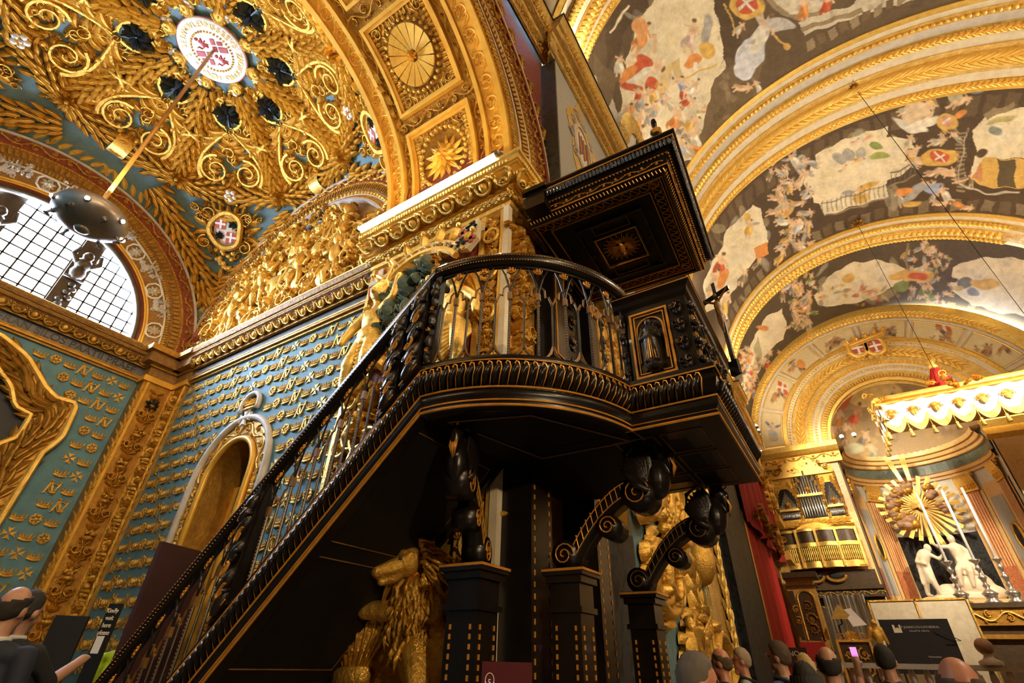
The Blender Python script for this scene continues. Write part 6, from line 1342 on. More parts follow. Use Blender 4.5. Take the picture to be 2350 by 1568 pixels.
# ---------------- vault: painted bays
vn = thing('ceiling_nave', 'painted barrel vault of the nave with gilded cross ribs', 'ceiling', (NXC, 14, NZS+NR_), kind='structure')
PALE, PALE2, DARK, MID, TAUPE = (.68, .59, .41), (.52, .46, .35), (.078, .048, .023), (.15, .10, .052), (.26, .195, .115)
FLESH, ORANGE, REDF, BLUEF, OCHREF, WHITEF, GREENF, GREYF = (.62, .42, .26), (.60, .24, .06), (.48, .09, .035), (.30, .33, .42), (.58, .36, .09), (.66, .62, .52), (.20, .24, .07), (.34, .32, .29)
class Paint:
    def __init__(s, X, Y, base):
        s.x = X+2.0*np.sin(Y*.11+X*.03)+.8*np.sin(X*.21-Y*.13); s.y = Y+2.0*np.sin(X*.10-Y*.05)+.8*np.sin(Y*.23+X*.11); s.c = np.tile(np.array(base, float), (len(X), 1))
    def mix(s, m, col, al=1.0): s.c[m] = s.c[m]*(1-al)+np.array(col)*al
    def poly(s, pts, col, al=1.0):
        P = np.asarray(pts, float); m = np.zeros(len(s.x), bool); j = len(P)-1
        for i in range(len(P)):
            xi, yi, xj, yj = *P[i], *P[j]
            with np.errstate(divide='ignore', invalid='ignore'): m ^= ((yi > s.y) != (yj > s.y)) & (s.x < (xj-xi)*(s.y-yi)/(yj-yi+1e-9)+xi)
            j = i
        s.mix(m, col, al); return s
    def ell(s, cx, cy, rx, ry, ang, col, al=1.0):
        c, q = math.cos(ang), math.sin(ang); u = ((s.x-cx)*c+(s.y-cy)*q)/rx; v = (-(s.x-cx)*q+(s.y-cy)*c)/ry; s.soft(1-np.sqrt(u*u+v*v), min(rx, ry), col, al); return s
    def soft(s, d, r, col, al):
        w = np.clip(d*r/2.4+.5, 0, 1)*al; k = w > 0; sh = 1+.13*np.sin(s.x[k]*.19+s.y[k]*.11)*np.sin(s.y[k]*.23-s.x[k]*.07); s.c[k] = s.c[k]*(1-w[k, None])+np.array(col)*sh[:, None]*w[k, None]
    def line(s, x0, y0, x1, y1, w, col, al=1.0):
        d = np.array([x1-x0, y1-y0], float); L = np.hypot(*d); d /= L; t = (s.x-x0)*d[0]+(s.y-y0)*d[1]; n = np.abs(-(s.x-x0)*d[1]+(s.y-y0)*d[0]); s.soft(np.where((t > 0) & (t < L), 1-n/(w/2), -9), w/2, col, al); return s
    def person(s, x, y, k, ang, drape, wing=None, flesh=FLESH):
        c, q = math.cos(ang), math.sin(ang); P = lambda u, v: (x+k*(u*c-v*q), y+k*(u*q+v*c))
        if wing:
            for sg in (-1, 1): s.ell(*P(sg*.55, -.35), k*.55, k*.2, ang+sg*-.7, wing)
        s.ell(*P(.05, .55), k*.34, k*.62, ang-.15, drape); s.ell(*P(-.18, .75), k*.22, k*.5, ang+.3, tuple(np.array(drape)*.72)); s.ell(*P(.15, .35), k*.12, k*.5, ang-.3, tuple(np.minimum(np.array(drape)*1.3, .8)))
        s.ell(*P(0, -.1), k*.26, k*.36, ang, flesh); s.ell(*P(.02, -.58), k*.15, k*.19, ang, flesh); s.ell(*P(.02, -.68), k*.15, k*.11, ang, (.16, .09, .04))
        for sg in (-1, 1): s.line(*P(sg*.2, -.3), *P(sg*.55, -.05+.2*sg), k*.16, flesh); s.line(*P(sg*.15, 1.0), *P(sg*.25+.1, 1.55), k*.17, flesh)
        return s
    def clouds(s, n, x0, x1, y0, y1, cols, r0, r1, al=.35):
        for _ in range(n): s.ell(rng.uniform(x0, x1), rng.uniform(y0, y1), rng.uniform(r0, r1), rng.uniform(r0, r1)*.5, rng.uniform(0, 3), cols[rng.integers(len(cols))], al)
        return s
def bay(y0, y1, na, ny, base, fn, a1=PI):
    A = np.linspace(0, a1, na); Yv = np.linspace(y0, y1, ny); Ag, Yg_ = np.meshgrid(A, Yv, indexing='ij'); V = rmap(np.c_[Ag.ravel(), Yg_.ravel(), np.zeros(na*ny)])
    idx = (np.arange(na-1)[:, None]*ny+np.arange(ny-1)[None]).ravel(); F = np.stack([idx, idx+1, idx+ny+1, idx+ny], 1)
    me = bpy.data.meshes.new('fresco_bay'); me.vertices.add(len(V)); me.vertices.foreach_set('co', V.astype(np.float32).ravel()); me.loops.add(F.size); me.loops.foreach_set('vertex_index', F.ravel().astype(np.int32))
    me.polygons.add(len(F)); me.polygons.foreach_set('loop_start', (np.arange(len(F))*4).astype(np.int32)); me.polygons.foreach_set('use_smooth', np.ones(len(F), bool)); me.materials.append(MATS['fresco']); me.update(calc_edges=True)
    x, y = project(V); p = Paint(x, y, base)
    if fn: fn(p)
    g = lambda f_: np.sin(x*f_+2*np.sin(y*f_*.7))*np.sin(y*f_*1.1+2*np.sin(x*f_*.6)); p.c *= (1+.09*g(.05)+.07*g(.13)+.04*g(.31))[:, None]
    at = me.color_attributes.new('paint', 'FLOAT_COLOR', 'POINT'); at.data.foreach_set('color', np.c_[p.c, np.ones(len(V))].astype(np.float32).ravel()); return link('fresco_bay', me, vn)
def bay1(p):
    p.poly([(1340, 330), (1335, 130), (1420, 0), (1500, -120), (1360, -120)], TAUPE); p.poly([(1400, 75), (1500, -10), (1460, -10), (1385, 60)], DARK); p.poly([(1420, 120), (1440, 60), (1500, 5), (1530, -60), (1440, -60), (1390, 80), (1395, 160)], DARK)
    p.poly([(1440, 130), (1470, 40), (1520, -20), (1625, -40), (1650, 50), (1665, 150), (1650, 230), (1625, 300), (1590, 370), (1500, 370), (1430, 300), (1425, 200)], PALE)
    p.clouds(60, 1440, 1660, 0, 350, [PALE2, GREYF, WHITEF, (.6, .48, .26)], 8, 36, .25)
    p.poly([(1350, 180), (1380, 170), (1420, 260), (1470, 380), (1420, 380), (1390, 300)], PALE2); p.poly([(1360, 120), (1420, 180), (1395, 250), (1370, 200)], MID); p.line(1400, 75, 1445, 10, 5, PALE)
    p.person(1478, 75, 34, .5, ORANGE, None, (.62, .30, .12)); p.ell(1468, 60, 22, 16, .8, (.62, .30, .12)); p.line(1468, 70, 1464, 130, 9, (.62, .32, .14)); p.line(1500, 80, 1505, 120, 9, FLESH)
    p.person(1500, 150, 36, 1.9, WHITEF, None); p.ell(1460, 160, 40, 13, -.7, REDF); p.ell(1440, 170, 26, 14, -.9, ORANGE); p.ell(1480, 140, 18, 14, .3, REDF); p.ell(1495, 195, 14, 20, .4, REDF); p.ell(1450, 200, 26, 10, .1, REDF); p.ell(1470, 172, 34, 9, -.6, WHITEF)
    p.person(1424, 140, 26, .2, WHITEF); p.person(1520, 210, 26, -.3, BLUEF); p.person(1475, 225, 28, .8, WHITEF); p.person(1530, 230, 24, -.6, PALE2); p.person(1465, 275, 26, .2, ORANGE); p.person(1500, 290, 24, -.1, GREYF)
    p.person(1588, 70, 36, .25, (.60, .45, .38), None); p.ell(1622, 70, 11, 40, .12, GREYF); p.ell(1592, 140, 22, 14, -.6, ORANGE); p.ell(1622, 115, 22, 16, .8, OCHREF); p.poly([(1594, 145), (1602, 145), (1600, 230), (1590, 230)], WHITEF)
    p.line(1545, 190, 1645, 148, 4, OCHREF); p.poly([(1540, 145), (1558, 130), (1585, 250), (1575, 250)], (.55, .42, .2)); p.poly([(1500, 200), (1540, 140), (1550, 150), (1520, 230)], OCHREF, .5)
    p.person(1560, 285, 26, .1, GREYF); p.person(1588, 280, 30, .3, WHITEF); p.person(1615, 250, 26, .9, PALE); p.clouds(40, 1560, 1660, 250, 370, [MID, TAUPE, PALE2], 6, 22, .5)
    p.poly([(1625, -40), (1655, 70), (1662, 140), (1650, 160), (1670, 130), (1700, 140), (1700, -40)], DARK); p.poly([(1640, 180), (1700, 130), (1760, 120), (1720, 260), (1640, 320), (1600, 340)], MID); p.clouds(30, 1640, 1740, 170, 300, [DARK, TAUPE, MID], 6, 20, .5)
    p.person(1755, 62, 44, .55, (.52, .52, .56), (.42, .40, .36)); p.ell(1722, 125, 30, 48, .5, (.50, .51, .56)); p.ell(1708, 160, 26, 22, .2, (.56, .57, .62)); p.ell(1742, 90, 18, 34, .5, (.62, .58, .50)); p.ell(1790, 55, 34, 14, .2, (.44, .42, .40)); p.line(1775, 80, 1808, 105, 5, OCHREF); p.ell(1806, 106, 8, 7, 0, OCHREF)
    p.person(1702, 60, 20, .6, PALE2); p.person(1712, 200, 22, 1.4, FLESH); p.person(1735, 195, 16, -.5, WHITEF)
    for k in range(22): p.person(rng.uniform(1430, 1640), rng.uniform(190, 340), rng.uniform(18, 30), rng.uniform(-1.2, 1.2), [ORANGE, WHITEF, BLUEF, REDF, PALE2, OCHREF, GREYF][k % 7])
    p.ell(1715, 10, 40, 34, 0, OCHREF); p.ell(1715, 8, 24, 26, 0, REDF); p.line(1696, 20, 1736, -6, 6, WHITEF); p.line(1700, -10, 1730, 28, 6, WHITEF)
    for k in range(7): p.line(1662+4*k, 10+9*k, 1670+3*k, 18+9*k, 4, OCHREF)
    p.ell(1835, -8, 78, 52, .1, TAUPE); p.ell(1835, -12, 66, 44, .1, PALE2); p.clouds(16, 1780, 1890, -50, 30, [PALE, GREYF, WHITEF], 6, 20, .5); p.person(1845, 10, 30, 0, ORANGE); p.person(1900, 0, 30, .2, REDF)
    p.poly([(1830, 50), (1960, 10), (1990, -30), (2100, -40), (2100, 0), (1990, 30), (1850, 80)], PALE2); p.poly([(1836, 62), (1975, 20), (1980, 30), (1842, 72)], TAUPE)
    for k in range(9): p.poly([(1848+26*k, 95-13*k), (1866+26*k, 86-13*k), (1870+26*k, 106-13*k), (1852+26*k, 118-13*k)], MID if k % 2 else TAUPE)
    p.clouds(50, 1640, 2200, -60, 120, [DARK, MID, (.13, .09, .05)], 5, 14, .3)
def bay2(p):
    for k in range(34):
        a_ = rad(28+4.1*k); q0 = project(rmap(np.array([[a_, 16.3, 0], [a_+.05, 16.3, 0], [a_+.05, 17.2, 0], [a_, 17.2, 0]]))); p.poly(np.c_[q0[0], q0[1]], (.13, .085, .045) if k % 3 else MID, .7)
        q0 = project(rmap(np.array([[a_, 21.6, 0], [a_+.05, 21.6, 0], [a_+.05, 22.3, 0], [a_, 22.3, 0]]))); p.poly(np.c_[q0[0], q0[1]], MID if k % 2 else TAUPE, .6)
    p.poly([(1874, 354), (1930, 322), (1985, 304), (2037, 291), (2037, 315), (2080, 318), (2108, 345), (2100, 375), (2062, 404), (2036, 415), (2037, 452), (1960, 472), (1890, 498), (1884, 470), (1868, 465), (1845, 420), (1860, 380), (1872, 380)], PALE)
    p.clouds(30, 1860, 2100, 310, 480, [WHITEF, (.60, .52, .30), PALE2], 8, 30, .25)
    p.ell(1926, 362, 16, 12, .6, GREYF); p.ell(1948, 356, 14, 14, .2, GREYF); p.ell(1975, 350, 10, 16, .5, (.42, .39, .34)); p.ell(2010, 336, 14, 9, .1, GREENF); p.ell(2018, 358, 24, 8, -.1, (.30, .33, .08)); p.person(1972, 366, 14, 1.2, OCHREF); p.person(1936, 385, 13, .5, PALE2); p.person(1965, 322, 11, .8, (.6, .4, .3)); p.ell(1992, 318, 12, 4, -.4, (.6, .35, .22))
    p.ell(1986, 432, 34, 8, -.5, OCHREF); p.person(1968, 436, 15, .9, (.6, .5, .35)); p.ell(1946, 444, 14, 7, -.2, GREYF); p.ell(1976, 455, 20, 9, -.2, OCHREF)
    for k in range(14): x0 = 1888+10.8*k; p.line(x0, 492-3.1*k, x0+1, 462-3.0*k if k < 14 else 0, 1.8, (.12, .10, .08))
    p.line(1886, 470, 2038, 424, 2, (.12, .10, .08)); p.line(1890, 497, 2040, 452, 3, TAUPE); p.line(2040, 400, 2106, 372, 3, (.12, .1, .08)); p.line(2042, 430, 2102, 402, 3, TAUPE)
    for k in range(6): p.line(2044+11*k, 428-5*k, 2044+11*k, 402-5*k, 2, (.12, .10, .08))
    p.poly([(1650, 580), (1668, 530), (1700, 498), (1728, 468), (1744, 478), (1752, 500), (1760, 545), (1766, 555), (1745, 570), (1728, 600), (1700, 640), (1660, 700), (1620, 720), (1615, 640)], PALE); p.clouds(26, 1630, 1760, 480, 700, [WHITEF, PALE2, (.6, .5, .3)], 8, 24, .25)
    p.person(1722, 518, 20, .3, OCHREF, GREYF); p.ell(1714, 500, 9, 10, 0, OCHREF); p.poly([(1732, 572), (1765, 555), (1762, 585), (1735, 602)], ORANGE); p.person(1655, 600, 30, .35, REDF); p.person(1642, 640, 30, .3, (.6, .45, .3)); p.person(1665, 690, 26, .2, OCHREF); p.person(1710, 630, 18, .5, TAUPE); p.person(1740, 600, 14, .7, TAUPE); p.ell(1660, 640, 10, 26, .3, ORANGE)
    p.person(1838, 465, 18, 1.2, (.60, .42, .30)); p.ell(1800, 480, 26, 18, -.5, OCHREF); p.ell(1800, 480, 15, 11, -.5, (.55, .25, .14)); p.person(1838, 505, 22, .3, WHITEF); p.person(1818, 515, 20, .5, OCHREF); p.person(1850, 520, 16, -.3, (.5, .52, .5)); p.person(1790, 452, 18, 1.5, FLESH); p.person(1812, 548, 16, 1.0, OCHREF); p.person(1800, 565, 16, 1.3, PALE2); p.person(1840, 402, 22, .3, WHITEF, GREYF); p.person(1815, 418, 20, .4, (.48, .5, .52)); p.ell(1842, 372, 14, 16, .2, GREYF); p.person(1805, 385, 16, .2, PALE2); p.person(1770, 395, 14, .5, TAUPE)
    for k in range(26): p.person(rng.uniform(1770, 1865), 360+8.5*k+rng.uniform(-10, 10), rng.uniform(12, 22), rng.uniform(-1.5, 1.5), [WHITEF, OCHREF, GREYF, TAUPE, FLESH, (.46, .48, .5)][k % 6], GREYF if k % 4 == 0 else None)
    for k in range(20): p.person(rng.uniform(2060, 2230), 220+13*k+rng.uniform(-10, 10), rng.uniform(12, 20), rng.uniform(-1.5, 1.5), [TAUPE, OCHREF, GREYF, PALE2, FLESH][k % 5])
    p.ell(2110, 255, 32, 24, .1, (.62, .48, .32)); p.ell(2090, 275, 24, 14, .5, (.60, .46, .3)); p.ell(2078, 288, 34, 9, .5, (.52, .49, .42)); p.ell(2125, 282, 34, 10, -.3, WHITEF); p.ell(2105, 296, 26, 10, .1, WHITEF); p.person(2128, 262, 18, .7, (.62, .5, .36)); p.ell(2175, 280, 24, 20, 0, OCHREF); p.ell(2174, 278, 14, 14, 0, (.58, .3, .2)); p.line(2165, 286, 2184, 270, 5, WHITEF); p.ell(2205, 262, 14, 8, -.3, ORANGE)
    p.person(2215, 228, 24, 1.2, FLESH); p.ell(2195, 220, 18, 14, -.6, (.42, .38, .25)); p.ell(2240, 205, 20, 10, .2, (.16, .20, .30)); p.line(2195, 232, 2168, 248, 6, FLESH)
    p.person(2160, 322, 22, 1.3, PALE2); p.person(2188, 312, 18, -1.0, PALE2); p.ell(2156, 362, 44, 20, -.1, OCHREF); p.ell(2156, 360, 22, 14, -.05, REDF); p.line(2144, 370, 2168, 352, 4, WHITEF); p.line(2146, 350, 2166, 372, 4, WHITEF); p.ell(2108, 368, 14, 10, 0, OCHREF); p.ell(2106, 368, 8, 7, 0, (.6, .42, .34)); p.person(2150, 396, 20, 1.5, FLESH); p.ell(2170, 396, 26, 9, .2, FLESH)
    p.person(2120, 425, 24, 1.0, (.32, .36, .48)); p.ell(2076, 440, 22, 9, -.2, ORANGE); p.ell(2095, 445, 34, 9, -.7, GREYF); p.ell(2140, 432, 24, 12, -.2, (.30, .34, .46)); p.person(2165, 440, 22, -.6, (.6, .55, .45)); p.person(2165, 465, 18, 1.5, FLESH); p.ell(2200, 472, 14, 6, .2, ORANGE); p.ell(2095, 468, 22, 7, -.2, OCHREF)
    for k in range(15): p.line(2195+2*math.sin(k), 305+9.5*k, 2216, 303+9.5*k, 5, TAUPE)
    p.line(2221, 293, 2196, 420, 2, PALE2); p.poly([(2232, 300), (2258, 268), (2300, 255), (2400, 240), (2400, 365), (2262, 362), (2240, 400), (2226, 410), (2240, 350)], PALE); p.clouds(16, 2250, 2360, 260, 360, [WHITEF, (.6, .5, .3)], 8, 30, .3)
    p.ell(2296, 275, 36, 7, -.25, (.40, .35, .16)); p.ell(2285, 300, 18, 9, .4, (.22, .24, .20)); p.poly([(2258, 362), (2400, 368), (2400, 430), (2290, 432), (2250, 425), (2226, 412)], OCHREF); p.poly([(2290, 365), (2330, 368), (2330, 430), (2290, 430)], (.10, .07, .03)); p.poly([(2228, 408), (2255, 370), (2252, 418)], (.50, .22, .10)); p.ell(2252, 352, 14, 9, 0, DARK)
    p.poly([(2258, 262), (2330, 236), (2330, 246), (2264, 274)], TAUPE); p.line(2200, 420, 2262, 446, 4, PALE2); p.line(2262, 446, 2340, 440, 4, PALE2); p.clouds(120, 1650, 2400, 200, 620, [DARK, (.10, .062, .03)], 4, 11, .18)
def bay3(p):
    p.poly([(1866, 680), (1890, 650), (1920, 622), (1960, 602), (2010, 597), (2055, 604), (2075, 618), (2072, 645), (2050, 660), (1990, 688), (1930, 702), (1880, 702)], PALE); p.clouds(24, 1880, 2070, 605, 700, [WHITEF, (.62, .52, .25), PALE2], 6, 24, .3); p.clouds(36, 1880, 2060, 655, 700, [REDF, OCHREF, WHITEF, TAUPE, FLESH], 4, 11, .7); p.ell(1948, 638, 14, 9, -.2, OCHREF); p.ell(2062, 632, 26, 9, -.3, OCHREF); p.ell(2070, 655, 20, 12, -.5, GREENF)
    p.poly([(1715, 830), (1730, 770), (1760, 728), (1795, 708), (1804, 735), (1800, 780), (1770, 800), (1745, 850), (1715, 900)], PALE); p.poly([(1725, 850), (1738, 770), (1748, 800), (1745, 850)], (.40, .36, .20)); p.ell(1750, 752, 14, 6, .3, ORANGE); p.person(1765, 810, 14, .6, TAUPE); p.person(1725, 870, 18, .3, ORANGE); p.person(1715, 830, 14, .3, BLUEF); p.person(1720, 900, 18, .3, OCHREF); p.person(1706, 900, 18, .2, REDF)
    p.person(1815, 650, 18, .8, (.48, .48, .52)); p.person(1838, 655, 16, .2, ORANGE); p.ell(1842, 700, 24, 16, -.5, OCHREF); p.ell(1842, 700, 14, 10, -.5, REDF); p.line(1832, 705, 1852, 694, 4, WHITEF); p.person(1835, 730, 18, .6, FLESH); p.person(1870, 660, 12, -.8, TAUPE); p.person(1850, 740, 14, .9, PALE2)
    p.poly([(2178, 650), (2190, 612), (2230, 596), (2290, 590), (2400, 600), (2400, 730), (2290, 718), (2230, 700), (2184, 664)], PALE); p.clouds(14, 2200, 2350, 600, 710, [WHITEF, (.6, .52, .3)], 8, 26, .3); p.ell(2215, 650, 20, 12, .1, (.16, .15, .14)); p.ell(2262, 652, 36, 12, .05, OCHREF); p.ell(2235, 672, 14, 9, .4, (.22, .22, .24)); p.ell(2200, 660, 14, 6, 0, (.5, .36, .14)); p.ell(2185, 641, 13, 6, 0, DARK)
    for k in range(30): p.person(rng.uniform(1790, 1870), 620+4.6*k, rng.uniform(9, 16), rng.uniform(-1.5, 1.5), [WHITEF, OCHREF, GREYF, GREENF, FLESH, TAUPE][k % 6]); p.person(rng.uniform(1700, 1790), 800+3.6*k, rng.uniform(10, 16), rng.uniform(-1, 1), [TAUPE, ORANGE, OCHREF, BLUEF, REDF][k % 5]); p.person(rng.uniform(2080, 2180), 560+4.8*k, rng.uniform(9, 15), rng.uniform(-1.5, 1.5), [TAUPE, GREENF, GREYF, PALE2, OCHREF][k % 5])
    p.person(2120, 612, 20, 1.0, WHITEF, GREYF); p.ell(2108, 634, 38, 14, -.05, OCHREF); p.ell(2108, 634, 24, 9, -.05, REDF); p.person(2118, 662, 18, .4, GREENF); p.person(2090, 665, 14, .2, TAUPE); p.person(2140, 570, 14, .8, (.56, .36, .24)); p.person(2150, 680, 16, 1.4, GREENF); p.line(2082, 556, 2080, 620, 6, TAUPE)
    p.clouds(90, 1700, 2400, 545, 740, [DARK, (.12, .085, .05), MID], 4, 10, .22)
bay(-12, 4.7, 40, 40, TAUPE, None); bay(6.3, 12.62, 560, 330, (.11, .072, .038), bay1, 2.4); bay(16.1, 22.4, 640, 280, (.075, .045, .022), bay2, 2.85); bay(24.2, YE, 560, 200, (.085, .058, .03), bay3, 2.9)
for y0_, y1_ in ((6.3, 12.62), (16.1, 22.4), (24.2, YE)):
    A = np.linspace(2.4 if y0_ < 7 else 2.85, PI, 8); part('vault_side', MB().grid(np.stack([rmap(np.c_[A, np.full(8, y), np.full(8, .0)]) for y in (y0_, y1_)])), 'cream_grey', vn)
# cross ribs
def rib(y0, y1, spec, a1=PI):
    rb = None; D = y1-y0
    for f0, f1, h0, h1, m, orn in spec:
        A = np.linspace(0, a1, 61); ya, yb = y0+f0*D, y0+f1*D; pr = [(ya, -.05), (ya, h0), (yb, h1), (yb, -.05)]
        G = np.stack([np.c_[A, np.full(61, y), np.full(61, h)] for y, h in pr]); mb = MB().grid(rmap(G.reshape(-1, 3)).reshape(G.shape))
        if rb is None: rb = part('cross_rib', mb, m, vn)
        else: part('rib_band', mb, m, rb)
        w = yb-ya; rm = NR_-.2; L = rm*2.35; q = MB(); ym, hm = (ya+yb)/2, max(h0, h1)
        if orn == 'leaf':
            n = int(L/.16)
            for k in range(n): leaf(q, k*.16, -w*.25, .9, w*1.0, .16, .13, 0, -.6, n=4); leaf(q, k*.16+.08, w*.25, -.9, w*1.0, .16, .13, 0, .6, n=4)
        elif orn == 'palm':
            n = int(L/.22)
            for k in range(n):
                for sg in (-1, 1): leaf(q, k*.22, 0, sg*.55, w*.62, .22, .17, 0, -sg*.25, n=4)
        elif orn == 'bead':
            for k in range(int(L/.17)): q.blob((k*.17, 0, .02), (.075, .085, .11), 3, 6)
        else: continue
        V = q.V(); q.v = [rmap(np.c_[V[:, 0]/rm, ym+V[:, 1], hm+V[:, 2]])]; part('rib_carving', q, 'gold_bright', rb, kind='stuff')
    return rb
BIG = [(0, .05, .04, .05, 'gold_bright', None), (.05, .10, .06, .06, 'cream', None), (.10, .17, .10, .12, 'gold_pale', 'bead'), (.17, .25, .10, .14, 'cream_grey', None), (.25, .34, .20, .22, 'gold_pale', 'leaf'), (.34, .44, .16, .20, 'cream', None), (.44, .72, .24, .24, 'gold_pale', 'palm'), (.72, .83, .20, .16, 'cream', None), (.83, .93, .16, .12, 'gold_pale', 'leaf'), (.93, 1, .06, .03, 'gold_bright', None)]
SML = [(0, .10, .04, .06, 'gold_bright', None), (.10, .20, .08, .08, 'cream', None), (.20, .36, .14, .16, 'gold_pale', 'leaf'), (.36, .46, .16, .16, 'cream', None), (.46, .72, .20, .20, 'gold_pale', 'palm'), (.72, .80, .16, .14, 'cream', None), (.80, .93, .12, .10, 'gold_pale', 'leaf'), (.93, 1, .05, .03, 'gold_bright', None)]
rib(4.7, 6.3, SML); r2 = rib(12.62, 16.1, BIG); rib(22.4, 24.2, SML)
ho = rmap(np.array([[0, 0, 0.]]))
# small round-headed window in the vault foot
vwn = thing('window_2', 'small round-headed window with a gilded shell hood at the foot of the painted vault', 'window', (-2.05, 9.1, 13.1), kind='structure')
wmap = lambda V: np.c_[-2.28+.16*(V[:, 1]-13.2)+V[:, 2], V[:, 0], V[:, 1]]
q = MB(); aa = np.linspace(0, PI, 13); P = np.concatenate([[(9.65, 12.9)], np.c_[9.1+.55*np.cos(aa), 13.9+.75*np.sin(aa)], [(8.55, 12.9)]]); q.prism(P, .30, .34); part('pane', q.map(wmap), 'white_plaster', vwn)
q = MB()
for k in range(17): b_ = PI*k/16; leaf(q, 9.1+.55*math.cos(b_), 13.9+.75*math.sin(b_), b_, .60, .26, .16, .34)
part('shell_hood', q.map(wmap), 'gold_pale', vwn); q = MB(); q.tube([(9.1, 12.9, .38), (9.1, 14.6, .38)], .025, 6); q.tube([(8.6, 13.5, .38), (9.6, 13.5, .38)], .02, 6); part('glazing_bar', q.map(wmap), 'iron', vwn)
# ---------------- left nave wall beyond the pulpit
gp = thing('trim_11', 'gilded carved panel on blue ground behind the pulpit consoles', 'panel', (W0, 9.6, 0), kind='structure')
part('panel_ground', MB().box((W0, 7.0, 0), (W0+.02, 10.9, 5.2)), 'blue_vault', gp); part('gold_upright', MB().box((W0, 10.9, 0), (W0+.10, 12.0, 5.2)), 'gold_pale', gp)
for k in range(2):
    q = MB(); foliage(q, 3.7, 4.2, .2, 13, z=.04*k); part('carved_foliage', q.map(lambda V: np.c_[W0+.02+V[:, 2], 7.1+V[:, 0], .9+V[:, 1]]), 'gold', gp, True)
q = MB(); acanthus(q, 9.9, 1.6, PI/2+.15, 1.7, 1.1, .2, 0, .3, 5); scroll(q, 8.9, 1.6, .55, 0, 1, .2, 0, 9); scroll(q, 9.2, 4.0, .6, 2, -1, .2, 0, 9); scroll(q, 8.3, 2.6, .35, 2, -1, .2, 0, 9)
for k in range(26): q.blob((8.05+rng.uniform(0, .5), 3.3+rng.uniform(0, .9), .1), (.09, .09, .1), 5, 7)
part('acanthus_plume', q.map(lambda V: np.c_[W0+.06+V[:, 2], V[:, 0], V[:, 1]]), 'gold', gp, True); q = MB(); laurel(q, 4.6, .34, .1, 22, 4); part('gold_edge', q.map(lambda V: np.c_[W0+.1+V[:, 2], 12.1+V[:, 1], .5+V[:, 0]]), 'gold_bright', gp)
part('marble_slab', MB().box((W0, 5.25, 0), (W0+.06, 6.9, 3.1)), 'marble_dark', gp)
bk = thing('trim_12', 'gilded stepped panel on the pier behind the pulpit railing', 'panel', (W0, 6.6, 4.4), kind='structure')
for k, (y0_, y1_, z0_, z1_, d_, m) in enumerate(((5.95, 8.4, 4.3, 7.4, .03, 'gold_flat'), (6.1, 8.2, 4.5, 7.2, .06, 'bole'), (6.2, 8.0, 4.65, 7.05, .09, 'gold'), (6.4, 7.8, 4.9, 6.8, .05, 'bole'), (6.55, 7.65, 5.05, 6.6, .10, 'gold_bright'))): part('panel_step', MB().box((W0, y0_, z0_), (W0+d_, y1_, z1_)), m, bk)
for k in range(5): q = MB(); laurel(q, 2.0, .16, .05, 22, 3); part('leaf_moulding', q.map(lambda V: np.c_[W0+.09+V[:, 2], 6.1+V[:, 0], (4.58, 4.98, 6.7, 7.1, 5.9)[k]+V[:, 1]]), 'gold_bright', bk)
q = MB(); foliage(q, 1.0, 1.4, .06, 14); part('panel_carving', q.map(lambda V: np.c_[W0+.1+V[:, 2], 6.6+V[:, 0], 5.1+V[:, 1]]), 'gold', bk)
dp = thing('trim_13', 'dark marble nave pilasters beside the red wall hanging', 'pilaster', (W0, 14.5, 0), kind='structure')
for y0_, y1_, d_ in ((12.35, 13.2, .08), (13.2, 15.6, .24), (15.75, 17.2, .16)): part('dark_shaft', MB().box((W0, y0_, 0), (W0+d_, y1_, 11.95)), 'marble_dark', dp)
rd = thing('red_hanging', 'tall red cloth hanging with a gold edge on the left nave wall', 'hanging', (W0, 19, 0))
q = MB(); ys = np.linspace(17.3, 23.2, 40); G = np.stack([np.c_[W0+.10+.05*np.sin(ys*5), ys, np.full(40, z)] for z in (1.2, 3.0, 5.6)]); q.grid(G); part('cloth', q, 'red_cloth', rd, True)
part('gold_edge', MB().box((W0+.08, 17.2, 1.2), (W0+.18, 17.45, 5.8)), 'gold', rd)
pel = thing('red_pelmet', 'dark red velvet pelmet with gilded carving above the red hanging', 'pelmet', (W0, 21, 5.6)); q = MB(); ys = np.linspace(17.2, 25.5, 60); G = np.stack([np.c_[W0+.30+.10*np.sin(ys*4), ys, np.full(60, z)-(.25*np.abs(np.sin(ys*1.2)) if z < 6 else 0)] for z in (5.7, 7.2, 8.6)]); q.grid(G); part('cloth', q, 'velvet', pel, True)
q = MB(); foliage(q, 8.0, 1.0, .22, 22); part('gilt_carving', q.map(lambda V: np.c_[W0+.4+V[:, 2], 17.3+V[:, 0], 7.9+V[:, 1]]), 'gold', pel); q = MB(); foliage(q, 7.0, .6, .2, 16); part('gilt_fringe', q.map(lambda V: np.c_[W0+.4+V[:, 2], 17.5+V[:, 0], 5.6+V[:, 1]]), 'gold_dark', pel)
gc = thing('trim_14', 'tall pale gilded column between red hanging and organ', 'column', (-2.0, 26.4, 0), kind='structure')
part('shaft', MB().box((W0, 25.8, 0), (W0+.35, 26.9, 11.9)), 'gold_pale', gc); 
for z in (5.6, 7.2): part('column_ring', MB().box((W0, 25.5, z), (W0+.6, 27.2, z+.35)), 'gold_bright', gc)
part('dark_slab', MB().box((W0, 27.0, 0), (W0+.05, YE, 11.9)), 'marble_dark', gc)
